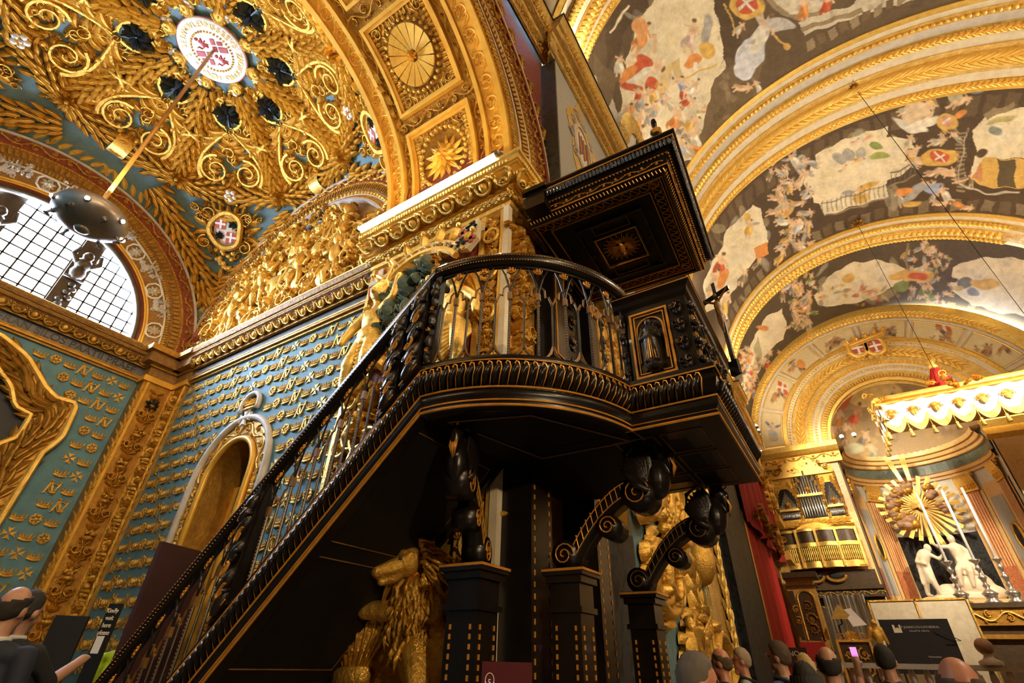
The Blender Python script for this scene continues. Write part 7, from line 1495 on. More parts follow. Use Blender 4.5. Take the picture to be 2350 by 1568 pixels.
# ================================================================== SANCTUARY
EC, EZ = 4.5, 12.1
ew = thing('wall_nave_end', 'sanctuary end wall with concentric gilded arches and small painted panels around the apse', 'wall', (EC, YE, 0), kind='structure')
def emap(V): return np.c_[EC-V[:, 1]*np.cos(V[:, 0]), YE-V[:, 2], EZ+V[:, 1]*np.sin(V[:, 0])]      # angle, radius, relief towards the nave
part('wall_field', MB().box((NL, YE, 0), (1.3, YE+.3, EZ)).box((7.7, YE, 0), (NRt, YE+.3, EZ)), 'marble_yellow', ew)
for r0, r1, d0, d1, m, orn in ((7.45, 7.0, .30, .34, 'gold_bright', None), (7.0, 6.62, .34, .30, 'gold_pale', 'leaf'), (6.62, 6.5, .16, .16, 'cream_grey', None), (6.5, 5.36, .10, .10, 'cream_grey', None), (5.36, 5.16, .16, .20, 'gold_bright', None), (5.16, 4.92, .12, .10, 'cream', 'bead'), (4.92, 4.1, .04, -.05, 'gold_pale', 'palm'), (4.1, 3.92, -.05, -.10, 'gold_bright', 'dent'), (3.92, 3.55, -.12, -.25, 'cream', 'bead'), (3.55, 3.22, -.25, -.45, 'gold_pale', 'flute'), (3.22, 3.08, -.40, -.45, 'gold_bright', None)):
    A = np.linspace(0, PI, 73); G = np.stack([np.c_[A, np.full(73, r), np.full(73, d)] for r, d in ((r0, -.5), (r0, d0), (r1, d1), (r1, -.6))]); part('arch_band', MB().grid(emap(G.reshape(-1, 3)).reshape(G.shape)), m, ew)
    rm, w, dm = (r0+r1)/2, abs(r0-r1), (d0+d1)/2; L = rm*PI*.8; q = MB()
    if orn == 'leaf':
        for k in range(int(L/.2)): leaf(q, k*.2, 0, .8, .28, .16, .07, 0, -.5, n=4); leaf(q, k*.2, 0, -.8, .28, .16, .07, 0, .5, n=4)
    elif orn == 'palm':
        for k in range(int(L/.28)):
            for sg in (-1, 1): leaf(q, k*.28, 0, sg*.6, .46, .2, .09, 0, -sg*.3, n=4)
    elif orn == 'bead':
        for k in range(int(L/.17)): q.blob((k*.17, 0, .02), (.06, .08, .05), 3, 6)
    elif orn == 'dent':
        for k in range(int(L/.16)): q.box((k*.16, -.07, 0), (k*.16+.09, .07, .06))
    elif orn == 'flute':
        for k in range(int(L/.15)): q.box((k*.15, -w*.42, 0), (k*.15+.08, w*.42, .06))
    else: continue
    V = q.V(); q.v = [emap(np.c_[V[:, 0]/rm, rm+V[:, 1], dm+V[:, 2]])]; part('arch_carving', q, 'gold_bright', ew, kind='stuff')
# painted panels
def painted(nm, G, base, fn, par):
    sh = G.shape; mb = MB().grid(G); me = to_mesh(nm, mb, 'painted_panel', True); V = G.reshape(-1, 3); x, y = project(V); p = Paint(x, y, base); fn(p, x, y)
    at = me.color_attributes.new('paint', 'FLOAT_COLOR', 'POINT'); at.data.foreach_set('color', np.c_[p.c, np.ones(len(V))].astype(np.float32).ravel()); return link(nm, me, par)
for k in range(8):
    a0, a1 = k*PI/8+.02, (k+1)*PI/8-.02; A, Rr = np.linspace(a0+.012, a1-.012, 34), np.linspace(6.42, 5.46, 30); Ag, Rg = np.meshgrid(A, Rr, indexing='ij'); G = emap(np.c_[Ag.ravel(), Rg.ravel(), np.full(Ag.size, .13)]).reshape(34, 30, 3)
    def fn(p, x, y, k=k):
        cx, cy, s_ = x.mean(), y.mean(), max(np.ptp(y), np.ptp(x))*.5
        p.clouds(8, x.min(), x.max(), y.min(), y.max(), [(.60, .50, .28), PALE], s_*.2, s_*.5, .3)
        if k in (1, 5): p.poly([(cx-.1*s_, cy-.8*s_), (cx+.5*s_, cy-.6*s_), (cx+.6*s_, cy+.1*s_), (cx+.1*s_, cy+.0*s_)], REDF); p.line(cx-.1*s_, cy-.45*s_, cx+.6*s_, cy-.3*s_, s_*.12, WHITEF); p.line(cx+.25*s_, cy-.8*s_, cx+.3*s_, cy+.1*s_, s_*.12, WHITEF)
        if k == 0: p.person(cx, cy-.1*s_, s_*.42, .1, OCHREF, (.10, .12, .24)); p.ell(cx+.15*s_, cy+.5*s_, s_*.28, s_*.25, 0, (.40, .36, .24)); p.ell(cx, cy+.2*s_, s_*.3, s_*.12, .2, BLUEF)
        else:
            for j in range(7): p.person(cx+rng.uniform(-.55, .55)*s_, cy+rng.uniform(-.2, .5)*s_*.6, s_*.22, rng.uniform(-1, 1), [(.20, .11, .05), (.12, .08, .05), (.40, .18, .06), OCHREF][j % 4], None, (.36, .2, .1))
            if k == 2: p.ell(cx+.05*s_, cy, s_*.22, s_*.25, 0, ORANGE)
    pnl = painted('painted_panel', G, (.58, .47, .26), fn, ew); P = np.concatenate([np.c_[np.linspace(a0, a1, 12), np.full(12, 6.46)], np.c_[np.linspace(a1, a0, 12), np.full(12, 5.42)]]); P = np.concatenate([P, P[:1]])
    part('gilt_frame', MB().tube(emap(np.c_[P, np.full(len(P), .13)]), .035, 5), 'gold_bright', pnl)
# pair of shields under a crown on the arch
sh2 = thing('crowned_shields', 'two oval red and white shields under one gilded crown on the sanctuary arch', 'coat of arms', (3.2, YE-.5, 16.6))
for j, (px_, py_) in enumerate(((1968, 800), (2008, 795))):
    o = on(1, YE-.45, px_, py_); om = onto(o, (1, 0, 0), (0, 0, 1), (0, -1, 0)); q = MB(); aa = np.linspace(0, 2*PI, 21)[:-1]; q.tube(np.c_[.42*np.cos(aa), .52*np.sin(aa), 0*aa], .14, 6, closed=True)
    for k in range(8): scroll(q, .5*math.cos(k*.785), .6*math.sin(k*.785), .16, k*.785, 1, .12, 0, 3)
    part('gilt_rim', q.map(om), 'gold_bright', sh2, True); part('white_field', MB().blob((0, 0, -.02), (.38, .48, .12), 6, 18).map(om), 'white', sh2, True)
    for i, (x, y) in enumerate(((-.17, .2), (.17, .2), (-.17, -.2), (.17, -.2))): part('red_quarter', MB().box((x-.11, y-.13, .05), (x+.11, y+.13, .11)).map(om), 'red_soft', sh2)
o = on(1, YE-.45, 1985, 778); part('crown', crown(MB(), 1.7, .4).map(onto(o, (1, 0, .18), (0, 0, .5), (0, -1, 0))), 'gold_bright', sh2)
# left cornice and wall over the organ
q = MB().extrude([(0, 10.95), (.20, 10.95), (.22, 11.15), (.12, 11.2), (.12, 11.5), (.3, 11.55), (.45, 11.75), (.5, 12.0), (.0, 12.05)], (NL, YE, 0), (1.55, YE, 0), (0, -1, 0), (0, 0, 1)); part('cornice', q, 'gold_bright', ew)
q = MB(); vine(q, 3.8, .32, .1, .5); part('carved_frieze', q.map(onto((NL+.1, YE-.12, 11.35), (1, 0, 0), (0, 0, 1), (0, -1, 0))), 'gold_bright', ew)
q = MB().extrude([(0, 10.95), (.22, 11.15), (.12, 11.5), (.45, 11.75), (.5, 12.0), (0, 12.05)], (7.5, YE, 0), (NRt, YE, 0), (0, -1, 0), (0, 0, 1)); part('cornice', q, 'gold_bright', ew)
# ---------------- apse
AC, AR2 = np.array([EC, YE+.6]), 3.2
ap = thing('wall_apse', 'curved apse wall of coloured marble with fluted red pilasters and a curved entablature', 'apse', (EC, AC[1]+AR2, 0), kind='structure')
def pmap(V): return np.c_[AC[0]-(AR2-V[:, 2])*np.cos(V[:, 0]), AC[1]+(AR2-V[:, 2])*np.sin(V[:, 0]), V[:, 1]]     # angle, height, relief
def pband(a0, a1, prof, n=24):
    A = np.linspace(a0, a1, n+1); return MB().grid(pmap(np.array([[(a_, z, h) for h, z in prof] for a_ in A]).reshape(-1, 3)).reshape(n+1, len(prof), 3))
part('wall_field', pband(-.2, PI+.2, [(0, 0), (0, 12.2)], 40), 'marble_white', ap)
A = np.linspace(-.06, PI+.06, 41); part('dome_reveal', MB().grid(np.stack([np.c_[EC-r*np.cos(A), np.full(41, y), EZ-.2+r*np.sin(A)] for r, y in ((3.9, YE+.45), (3.3, YE+.6), (3.15, YE+.66))])), 'gold_pale', ap); part('dome_reveal', MB().box((NL, YE+.3, 0), (1.32, YE+.9, 12.2)).box((7.68, YE+.3, 0), (NRt, YE+.9, 12.2)), 'marble_white', ap)
for prof, m in (([(0, 10.25), (.14, 10.28), (.14, 10.42), (.2, 10.46), (.2, 10.62), (.08, 10.64)], 'marble_yellow'), ([(.08, 10.64), (.08, 11.18)], 'marble_verde'), ([(.08, 11.18), (.2, 11.22), (.22, 11.36), (.34, 11.42), (.42, 11.58), (.5, 11.62), (.52, 11.84), (0, 11.9)], 'marble_yellow')): part('entablature_band', pband(-.1, PI+.1, prof, 40), m, ap)
for z, h in ((10.44, .19), (10.63, .2), (11.20, .18), (11.40, .33), (11.6, .5)): A = np.linspace(-.1, PI+.1, 41); part('gilt_fillet', MB().tube(pmap(np.c_[A, np.full(41, z), np.full(41, h)]), .022, 5), 'gold', ap)
for am in (.16, .84, PI-.84, PI-.16):
    hw = .125; pl_ = part('pilaster', pband(am-hw, am+hw, [(0, 4.3), (.16, 4.3), (.16, 9.35), (0, 9.35)], 6), 'marble_red', ap); A_ = np.linspace(am-hw, am+hw, 7)
    part('pilaster_side', pband(am-hw-.05, am+hw+.05, [(0, 4.3), (.08, 4.3), (.08, 9.35), (0, 9.35)], 6), 'marble_yellow', pl_)
    for k in range(6): a_ = am-hw+.02+k*(2*hw-.04)/5; part('flute', MB().tube(pmap(np.array([(a_, 5.9, .165), (a_, 9.3, .165)])), .022, 5), 'marble_yellow', pl_)
    part('capital', pband(am-hw-.03, am+hw+.03, [(.05, 9.35), (.2, 9.38), (.16, 9.5), (.3, 10.1), (.34, 10.2), (0, 10.25)], 6), 'gold_bright', pl_); q = MB()
    for k in range(5): acanthus(q, (k-2)*.17, 0, PI/2, .42, .26, .12); 
    for sg in (-1, 1): spiral(q, sg*.36, .62, .16, 0, sg, 1.4, .28, .12)
    part('capital_leaves', q.map(lambda V: pmap(np.c_[am+V[:, 0]/AR2, 9.48+V[:, 1], .16+V[:, 2]])), 'gold_bright', pl_)
for am in (.50, PI-.50):
    part('panel_frame', pband(am-.16, am+.16, [(0, 4.6), (.06, 4.6), (.06, 9.6), (0, 9.6)], 6), 'marble_yellow', ap); part('panel_field', pband(am-.12, am+.12, [(.05, 4.8), (.08, 4.8), (.08, 8.9), (.05, 8.9)], 6), 'marble_grey', ap)
    q = MB(); aa = np.linspace(0, 2*PI, 21)[:-1]; q.tube(np.c_[.24*np.cos(aa), .6*np.sin(aa), 0*aa], .07, 6, closed=True); part('oval_frame', q.map(lambda V: pmap(np.c_[am+.06+V[:, 0]/AR2, 7.0+V[:, 1], .1+V[:, 2]])), 'gold', ap, True); part('oval_relief', MB().blob((0, 0, 0), (.2, .54, .06), 6, 14).map(lambda V: pmap(np.c_[am+.06+V[:, 0]/AR2, 7.0+V[:, 1], .1+V[:, 2]])), 'marble_dark', ap, True)
A, E_ = np.linspace(0, PI, 110), np.linspace(0, PI/2, 70); Ag, Eg = np.meshgrid(A, E_, indexing='ij'); G = np.stack([AC[0]-AR2*np.cos(Ag)*np.cos(Eg), AC[1]+AR2*np.sin(Ag)*np.cos(Eg), EZ-.2+AR2*np.sin(Eg)], -1)
def dome(p, x, y):
    p.clouds(60, 1890, 2350, 860, 1060, [(.40, .27, .12), (.22, .14, .07), (.55, .42, .2), (.16, .12, .10)], 10, 34, .4); p.ell(2010, 905, 60, 30, -.2, (.66, .50, .2)); p.ell(2060, 930, 30, 18, .2, (.30, .2, .1)); p.poly([(1900, 950), (1935, 900), (1960, 905), (1935, 945)], REDF); p.person(1925, 955, 22, .1, ORANGE); p.person(1965, 945, 28, .3, REDF, None, (.5, .28, .15)); p.person(1910, 990, 22, .2, OCHREF); p.person(1940, 985, 22, .1, (.34, .2, .1)); p.person(1905, 1020, 20, 0, PALE2); p.person(1985, 1000, 24, .4, (.2, .16, .12)); p.person(2000, 1030, 22, -.2, (.3, .3, .2)); p.person(2050, 900, 16, .3, (.2, .16, .14)); p.ell(2010, 872, 14, 4, .1, (.1, .1, .1)); p.ell(1960, 1030, 24, 12, 0, (.42, .4, .26))
painted('painted_semidome', G, (.34, .24, .12), dome, ap)
part('dark_slab', pband(1.02, PI-1.02, [(0, 4.3), (.05, 4.3), (.05, 7.6), (0, 7.6)], 10), 'marble_dark', ap)  # shadow behind the statues put into a flat dark marble band
# gilded sunburst with clouds
gl_ = thing('sunburst', 'gilded sunburst of rays and clouds with a dove above the marble statues', 'sunburst', (4.16, 33.2, 8.7)); GO = np.array([4.18, 32.7, 8.75]); gm = onto(GO, (1, 0, 0), (0, 0, 1), (0, -1, 0))
for k in range(26):
    a_ = k/26*2*PI+.06; L = (2.3 if abs(a_-PI/2) < .28 else 1.7)+rng.uniform(-.2, .15)
    if abs(a_-PI/2) < .28: L = 2.75
    q = MB()
    for j in (-1, 0, 1): bar(q, (.45*math.cos(a_+j*.05), .45*math.sin(a_+j*.05)), (L*math.cos(a_+j*.035), L*math.sin(a_+j*.035)), .07, .05, .02*j)
    part('ray', q.map(gm), 'glow_ray', gl_)
q = MB()
for k in range(30): a_ = k/30*2*PI; bar(q, (0, 0), ((.75+.4*max(0, -math.sin(a_)))*math.cos(a_), (.75+.65*max(0, -math.sin(a_)))*math.sin(a_)), .06, .04, .12)
part('inner_glory', q.map(gm), 'glow_ray', gl_)
for k in range(22):
    a_ = rng.uniform(-.6, PI+.6) if k < 12 else rng.uniform(PI*.85, PI*1.35); r = rng.uniform(.75, 1.25); s_ = rng.uniform(.14, .26); q = MB()
    for j in range(5): q.blob((r*math.cos(a_)+rng.normal(0, .1), r*math.sin(a_)+rng.normal(0, .09), .18+rng.uniform(0, .1)), (s_*rng.uniform(.6, 1), s_*rng.uniform(.5, .8), .14), 6, 9)
    part('cloud', q.map(gm), 'cloud_stone' if k % 3 else 'gold', gl_, True)
q = MB(); q.blob((0, .0, .3), (.09, .2, .08), 6, 8)
for sg in (-1, 1):
    for k in range(4): leaf(q, 0, .05, (0 if sg > 0 else PI)+sg*(.6-.3*k), .42, .12, .06, .28)
part('dove', q.map(gm), 'glow_ray', gl_)
# marble statue group (a generic pair of draped figures on a rock)
sg_ = thing('statue_group', 'white marble group of a standing and a seated figure on a rock below the sunburst', 'statue', (4.1, 32.2, 4.35)); Sx = lambda x, y, z: (x, 32.25-y, z)
figure('standing_figure', [('c', Sx(3.05, .1, 4.75), Sx(3.15, .15, 5.35), .10, .14, 0), ('c', Sx(3.15, .15, 5.35), Sx(3.22, .1, 5.85), .15, .19, 0), ('c', Sx(3.55, .2, 4.72), Sx(3.42, .25, 5.3), .10, .14, 0), ('c', Sx(3.42, .25, 5.3), Sx(3.32, .1, 5.85), .15, .19, 0), ('e', Sx(3.28, .08, 5.95), (.27, .22, .26), 0), ('c', Sx(3.3, .1, 6.05), Sx(3.5, .12, 6.45), .24, .27, 0), ('e', Sx(3.74, .2, 6.74), (.16, .16, .20), 0), ('c', Sx(3.58, .14, 6.5), Sx(3.68, .18, 6.65), .1, .09, 0), ('c', Sx(3.7, .25, 6.45), Sx(4.0, .3, 6.2), .10, .08, 0), ('c', Sx(4.0, .3, 6.2), Sx(4.25, .35, 6.45), .08, .06, 0), ('c', Sx(3.32, .2, 6.5), Sx(3.1, .3, 6.15), .10, .09, 0), ('c', Sx(3.1, .3, 6.15), Sx(3.4, .4, 6.0), .08, .06, 0)]+[('c', Sx(3.0+.1*k, .22, 5.2+.03*k), Sx(3.1+.09*k, .2, 6.1), .07, .05, 0) for k in range(6)]+[('c', Sx(3.05, .1, 4.72), Sx(3.2, .3, 4.66), .08, .06, 0), ('c', Sx(3.55, .2, 4.72), Sx(3.75, .4, 4.64), .08, .06, 0)], .045, ['statue'], sg_, smooth_it=3)
figure('seated_figure', [('e', Sx(4.85, .0, 6.0), (.30, .26, .28), 0), ('c', Sx(4.85, .0, 6.1), Sx(4.8, .05, 6.65), .25, .28, 0), ('e', Sx(4.78, .15, 7.08), (.16, .17, .21), 0), ('c', Sx(4.79, .08, 6.75), Sx(4.78, .12, 6.95), .11, .1, 0), ('c', Sx(4.6, .1, 6.75), Sx(4.2, .2, 6.75), .11, .09, 0), ('c', Sx(4.2, .2, 6.75), Sx(3.95, .25, 6.95), .085, .06, 0), ('c', Sx(5.0, .1, 6.72), Sx(5.25, .1, 6.4), .11, .09, 0), ('c', Sx(5.25, .1, 6.4), Sx(5.1, .3, 6.1), .085, .06, 0), ('c', Sx(4.75, .15, 5.95), Sx(4.5, .4, 5.7), .17, .13, 0), ('c', Sx(4.5, .4, 5.7), Sx(4.4, .35, 5.1), .13, .08, 0), ('c', Sx(4.95, .15, 5.95), Sx(4.9, .45, 5.6), .17, .13, 0), ('c', Sx(4.9, .45, 5.6), Sx(4.8, .4, 5.0), .13, .08, 0)]+[('c', Sx(4.7+.12*k, .25, 5.5), Sx(4.65+.12*k, .2, 6.2), .08, .06, 0) for k in range(6)], .045, ['statue'], sg_, smooth_it=3)
rk = [('e', Sx(4.2, -.1, 4.55), (1.5, .7, .22), 0), ('e', Sx(4.9, -.1, 5.1), (.75, .5, .6), 0), ('e', Sx(3.9, -.1, 4.85), (.5, .4, .35), 0), ('e', Sx(5.4, -.1, 4.75), (.55, .45, .35), 0)]; figure('rock', rk, .06, ['statue'], sg_, smooth_it=2)
part('plinth', MB().box((2.55, 31.65, 4.12), (5.9, 32.9, 4.45)), 'marble_yellow', sg_); part('pedestal', MB().box((2.7, 31.75, 0), (5.75, 32.9, 4.12)), 'marble_white', sg_)
# altar and candlesticks
sfl = structure('floor_sanctuary', MB().box((W0+.4, 22.4, 0), (NRt, YE+4, .75)).box((W0+.4, 22.0, 0), (NRt, 22.4, .5)).box((W0+.4, 21.6, 0), (NRt, 22.0, .25)), 'marble_white', 'raised marble sanctuary floor with steps', 'floor')
al = thing('altar', 'dark marble altar with gilded relief below the silver candlesticks', 'altar', (5.6, 29.0, .75)); part('body', MB().box((3.65, 28.6, .75), (7.5, 29.4, 3.25)), 'wood_dark', al); part('frieze', MB().box((3.4, 28.4, 3.25), (7.7, 29.5, 3.85)), 'gold_dark', al); part('mensa', MB().box((3.3, 28.3, 3.85), (7.8, 29.6, 4.02)), 'wood_dark', al)
q = MB(); vine(q, 4.1, .5, .1, .6); part('gilt_relief', q.map(onto((3.45, 28.4, 3.55), (1, 0, 0), (0, 0, 1), (0, -1, 0))), 'gold_bright', al); part('ledge', MB().box((3.5, 28.4, 2.8), (7.6, 28.6, 2.95)), 'gold_dark', al)
prof = [(.0, 0), (.27, 0), (.30, .08), (.18, .16), (.22, .30), (.28, .38), (.16, .48), (.07, .56), (.13, .66), (.06, .76), (.10, .88), (.16, .98), (.06, 1.08), (.05, 1.20), (.12, 1.30), (.06, 1.40), (.06, 1.5), (.18, 1.60), (.20, 1.66), (0, 1.68)]
for k, (bx_, by_) in enumerate(((2215, 1387), (2283, 1387), (2338, 1387))):
    o = on(1, 29.0, bx_, by_); o[2] = 4.02; t = thing('candlestick', 'tall silver altar candlestick with long white candle, %s from the left' % ('first', 'second', 'third')[k], 'candlestick', o, group='silver candlesticks on the altar')
    part('stem', MB().lathe(prof, 16, o), 'silver', t, True); part('candle', MB().tube([o+np.array([0, 0, 1.66]), o+np.array([0, 0, 4.6])], .055, 8), 'white', t, True)
# ---------------- organ
og = thing('pipe_organ', 'gilded pipe organ case with three groups of tin pipes left of the apse', 'organ', (-.7, 29.7, 7.6)); ogm = onto((0, 29.85, 0), (1, 0, 0), (0, 0, 1), (0, -1, 0))
part('case', MB().box((-2.25, 29.85, 7.75), (.95, YE, 10.7)), 'gold', og); part('lower_ledge', MB().extrude([(0, 7.6), (.3, 7.7), (.3, 7.85), (.15, 7.95), (0, 8.0)], (-2.35, 29.85, 0), (1.05, 29.85, 0), (0, -1, 0), (0, 0, 1)), 'gold_bright', og)
part('crest', MB().prism([(-2.0, 10.3), (-1.55, 10.5), (-1.35, 10.95), (-.9, 11.1), (-.2, 11.15), (.3, 10.9), (.5, 10.5), (.9, 10.3)], 0, .12).map(ogm), 'gold_bright', og)
for x0, x1, z0, zt_, n, arch in ((-2.0, -1.15, 8.15, 9.75, 13, .8), (-1.0, .08, 8.15, 10.75, 9, 1), (.22, .85, 8.15, 9.85, 11, .8)):
    part('recess', MB().prism([(x0, z0), (x1, z0), (x1, zt_-.35), ((x0+x1)/2+.15, zt_), ((x0+x1)/2-.15, zt_), (x0, zt_-.35)], .0, .015).map(ogm), 'dark_hole', og); w = (x1-x0)/n
    for k in range(n):
        u = abs(k-(n-1)/2)/((n-1)/2); x = x0+(k+.5)*w
        if n == 9: part('pipe', MB().lathe([(.012, 8.18), (w*.42, 8.5), (w*.42, 9.2), (0, 9.2)], 10, (x, 29.72, 0)), 'tin', og, True)
        else: part('pipe', MB().lathe([(.01, 8.18), (w*.42, 8.28), (w*.42, 8.55), (0, 8.55)], 8, (x, 29.76, 0)), 'tin', og, True)
        zt2 = (zt_-.2)-(zt_-.2-(9.35 if n == 9 else 8.65))*u*.85; part('pipe', MB().lathe([(w*.42, 9.3 if n == 9 else 8.62), (w*.42, zt2), (0, zt2)], 8, (x, 29.74, 0)), 'tin', og, True)
    part('gilt_rail', MB().box((x0-.03, 29.62, 9.2 if n == 9 else 8.55), (x1+.03, 29.85, 9.32 if n == 9 else 8.65)), 'gold_bright', og); q = MB(); rosette(q, (x0+x1)/2, 9.52 if n == 9 else 8.85, .2, 9, .12, .14); part('gilt_boss', q.map(ogm), 'gold_bright', og)
    q = MB()
    for sg in (-1, 1):
        for k in range(5): acanthus(q, (x0+x1)/2+sg*(x1-x0)*(.5-.07*k), z0+1.0+.28*k*(zt_-z0)/2.6, PI/2-sg*.5, .3, .2, .06, .02, sg*.6)
    part('pierced_scrollwork', q.map(ogm), 'gold_bright', og)
for x in (-2.12, -1.07, .15, .9): q = MB(); candelabra(q, 2.3, .16, .08); part('carved_upright', q.map(lambda V: ogm(V+np.array([x, 8.05, 0]))), 'gold_bright', og)
q = MB(); foliage(q, 3.1, .45, .12, 22); part('carved_foliage', q.map(lambda V: ogm(V+np.array([-2.25, 10.55, .02]))), 'gold_bright', og); q = MB(); laurel(q, 3.2, .2, .1, 26, 3); part('carved_ledge', q.map(lambda V: ogm(V+np.array([-2.3, 7.85, .28]))), 'gold_bright', og)
bl = thing('organ_balcony', 'gilded bow-fronted balcony with lattice and turned bars below the pipe organ', 'balcony', (-.7, 29.3, 5.8)); xs_ = np.linspace(-2.45, .98, 29); bow = lambda x: 29.45-.35*np.cos((x+.73)/1.72*PI*.5)*1-.12*np.sin((x+.73)*3.6)**2
def bstrip(z0, z1, m, nm, off=0): part(nm, MB().grid(np.stack([np.c_[xs_, bow(xs_)-off, np.full(29, z)] for z in (z0, z1)])), m, bl, True)
bstrip(5.75, 7.45, 'gold_dark', 'front'); part('floor_slab', MB().box((-2.45, 29.2, 5.7), (.98, YE, 5.8)), 'gold_dark', bl)
for z0, z1, off, m in ((5.72, 6.0, .05, 'gold_bright'), (6.66, 6.84, .10, 'gold_bright'), (7.38, 7.5, .06, 'gold_bright')): bstrip(z0, z1, m, 'rail', off); part('rail_top', MB().grid(np.stack([np.c_[xs_, bow(xs_)-off, np.full(29, z1)], np.c_[xs_, bow(xs_)+.1, np.full(29, z1)]])), m, bl)
bstrip(6.86, 7.38, 'wood_dark', 'lattice_panel', .02)
for k in range(5): x = -2.45+3.43*k/4; part('stile', MB().box((x-.05, bow(x)-.12, 5.75), (x+.05, bow(x)+.05, 7.5)), 'gold_bright', bl)
for k in range(4):
    for j in range(9): x = -2.45+3.43*(k+.12+.76*j/8)/4; part('bar', MB().lathe([(.02, 6.02), (.035, 6.1), (.02, 6.2), (.04, 6.34), (.02, 6.48), (.035, 6.58), (.02, 6.66)], 6, (x, bow(x)-.05, 0)), 'gold_bright', bl, True)
part('pediment', MB().prism([(-1.6, 7.5), (.2, 7.5), (-.2, 7.7), (-.7, 7.8), (-1.2, 7.7)], 0, .08).map(onto((0, 29.2, 0), (1, 0, 0), (0, 0, 1), (0, -1, 0))), 'gold', bl)
ck = thing('choir_stall', 'dark carved choir stall with gilded mouldings below the organ balcony', 'choir stall', (-.3, 29.4, .75)); part('back', MB().box((-2.1, 29.45, .75), (1.2, 29.75, 5.6)), 'wood_dark', ck); part('cornice', MB().box((-1.9, 28.9, 4.75), (1.3, 29.5, 4.9)).box((-1.8, 29.0, 4.45), (1.25, 29.5, 4.75)), 'wood_dark', ck)
for z in (4.6, 4.15): q = MB(); vine(q, 3.0, .22, .05, .35); part('gilt_frieze', q.map(onto((-1.7, 29.0 if z > 4.3 else 29.45, z), (1, 0, 0), (0, 0, 1), (0, -1, 0))), 'wood_gilt', ck)
for x in (-1.3, -.4): q = MB(); aa = np.linspace(PI, 2*PI, 9); q.tube(np.c_[x+.4*np.cos(aa), 5.4+.25*np.sin(aa), np.full(9, .1)], .08, 6); part('gilt_swag', q.map(onto((0, 29.45, 0), (1, 0, 0), (0, 0, 1), (0, -1, 0))), 'gold_dark', ck); part('dark_opening', MB().blob((x, 29.44, 5.42), (.3, .03, .14), 6, 12), 'dark_hole', ck, True)
# gilded cabinet, plastic sheet, lectern, eagle, board, screen
cb_ = thing('gilded_cabinet', 'tall gilded cabinet with an arched dark door beside the red hanging', 'cabinet', (-2.0, 25.0, .75)); part('body', MB().box((-2.2, 24.6, .75), (-1.2, 25.4, 4.75)), 'wood_gilt', cb_); part('cornice', MB().box((-2.25, 24.35, 4.75), (-1.0, 25.5, 4.95)).box((-2.23, 24.5, 4.45), (-1.1, 25.4, 4.5)), 'wood_dark', cb_); cbm = onto((0, 24.6, 0), (1, 0, 0), (0, 0, 1), (0, -1, 0))
aa = np.linspace(0, PI, 11); part('arched_door', MB().prism(np.concatenate([[(-1.35, 2.6)], np.c_[-1.62+.27*np.cos(aa), 4.0+.27*np.sin(aa)], [(-1.89, 2.6)]]), 0, .02).map(cbm), 'wood_dark', cb_); q = MB(); q.tube(np.concatenate([[(-1.33, 2.6, .03)], np.c_[-1.62+.29*np.cos(aa), 4.0+.29*np.sin(aa), np.full(11, .03)], [(-1.91, 2.6, .03)]]), .035, 5); part('door_arch', q.map(cbm), 'gold', cb_)
for x0, z0, z1 in ((-2.2, 2.6, 4.3), (-1.95, 1.0, 2.2), (-1.5, 1.0, 2.2)): part('inset_panel', MB().box((x0, 24.585, z0), (x0+(.2 if z0 > 2 else .38), 24.6, z1)), 'wood_dark', cb_); q = MB(); scroll(q, x0+.14, (z0+z1)/2+.2, .13, 0, 1, .03); scroll(q, x0+.14, (z0+z1)/2-.2, .13, 2, -1, .03); part('gilt_inlay', q.map(lambda V: cbm(V+np.array([0, 0, .015]))), 'gold', cb_)
q = MB(); scroll(q, -1.62, 3.3, .2, 0, 1, .05); scroll(q, -1.62, 2.95, .18, 2, -1, .05); scroll(q, -1.62, 3.75, .16, 2, -1, .05); part('door_relief', q.map(lambda V: cbm(V+np.array([0, 0, .02]))), 'gold_dark', cb_)
m, nt, b = new_mat('plastic_sheet'); mx = nt.nodes.new('ShaderNodeMixShader'); tr = nt.nodes.new('ShaderNodeBsdfTransparent'); df = nt.nodes.new('ShaderNodeBsdfGlossy'); df.inputs['Roughness'].default_value = .35; df.inputs[0].default_value = (.6, .58, .52, 1); mx.inputs[0].default_value = .45
nt.links.new(tr.outputs[0], mx.inputs[1]); nt.links.new(df.outputs[0], mx.inputs[2]); nt.links.new(mx.outputs[0], nt.nodes['Material Output'].inputs[0])
G = np.array([[(x, 26.6+.10*math.sin(x*9+z*.6)+.05*math.sin(x*23), z) for z in np.linspace(.8, 4.3, 8)] for x in np.linspace(-1.1, .38, 60)]); solid('plastic_sheet', MB().grid(G).grid(G+np.array([0, .012, 0])), 'plastic_sheet', 'crumpled clear plastic sheet hung behind the gilded lectern', 'sheet', True)
lc = thing('lectern', 'gilded pierced lectern with a small triangular book rest and open pages', 'lectern', (-.45, 24.2, .75)); part('panel_body', MB().box((-.95, 24.1, .75), (.05, 24.3, 2.55)), 'wood_dark', lc); lm_ = onto((0, 24.1, 0), (1, 0, 0), (0, 0, 1), (0, -1, 0))
part('frame', rect_bars(MB(), -1.0, .1, .9, 2.6, .08, 0, .06).map(lm_), 'gold', lc); q = MB()
for sg in (-1, 1): scroll(q, -.45+sg*.22, 2.15, .18, PI/2, sg, .05); scroll(q, -.45+sg*.22, 1.7, .18, -PI/2, sg, .05); scroll(q, -.45+sg*.22, 1.25, .18, PI/2, sg, .05)
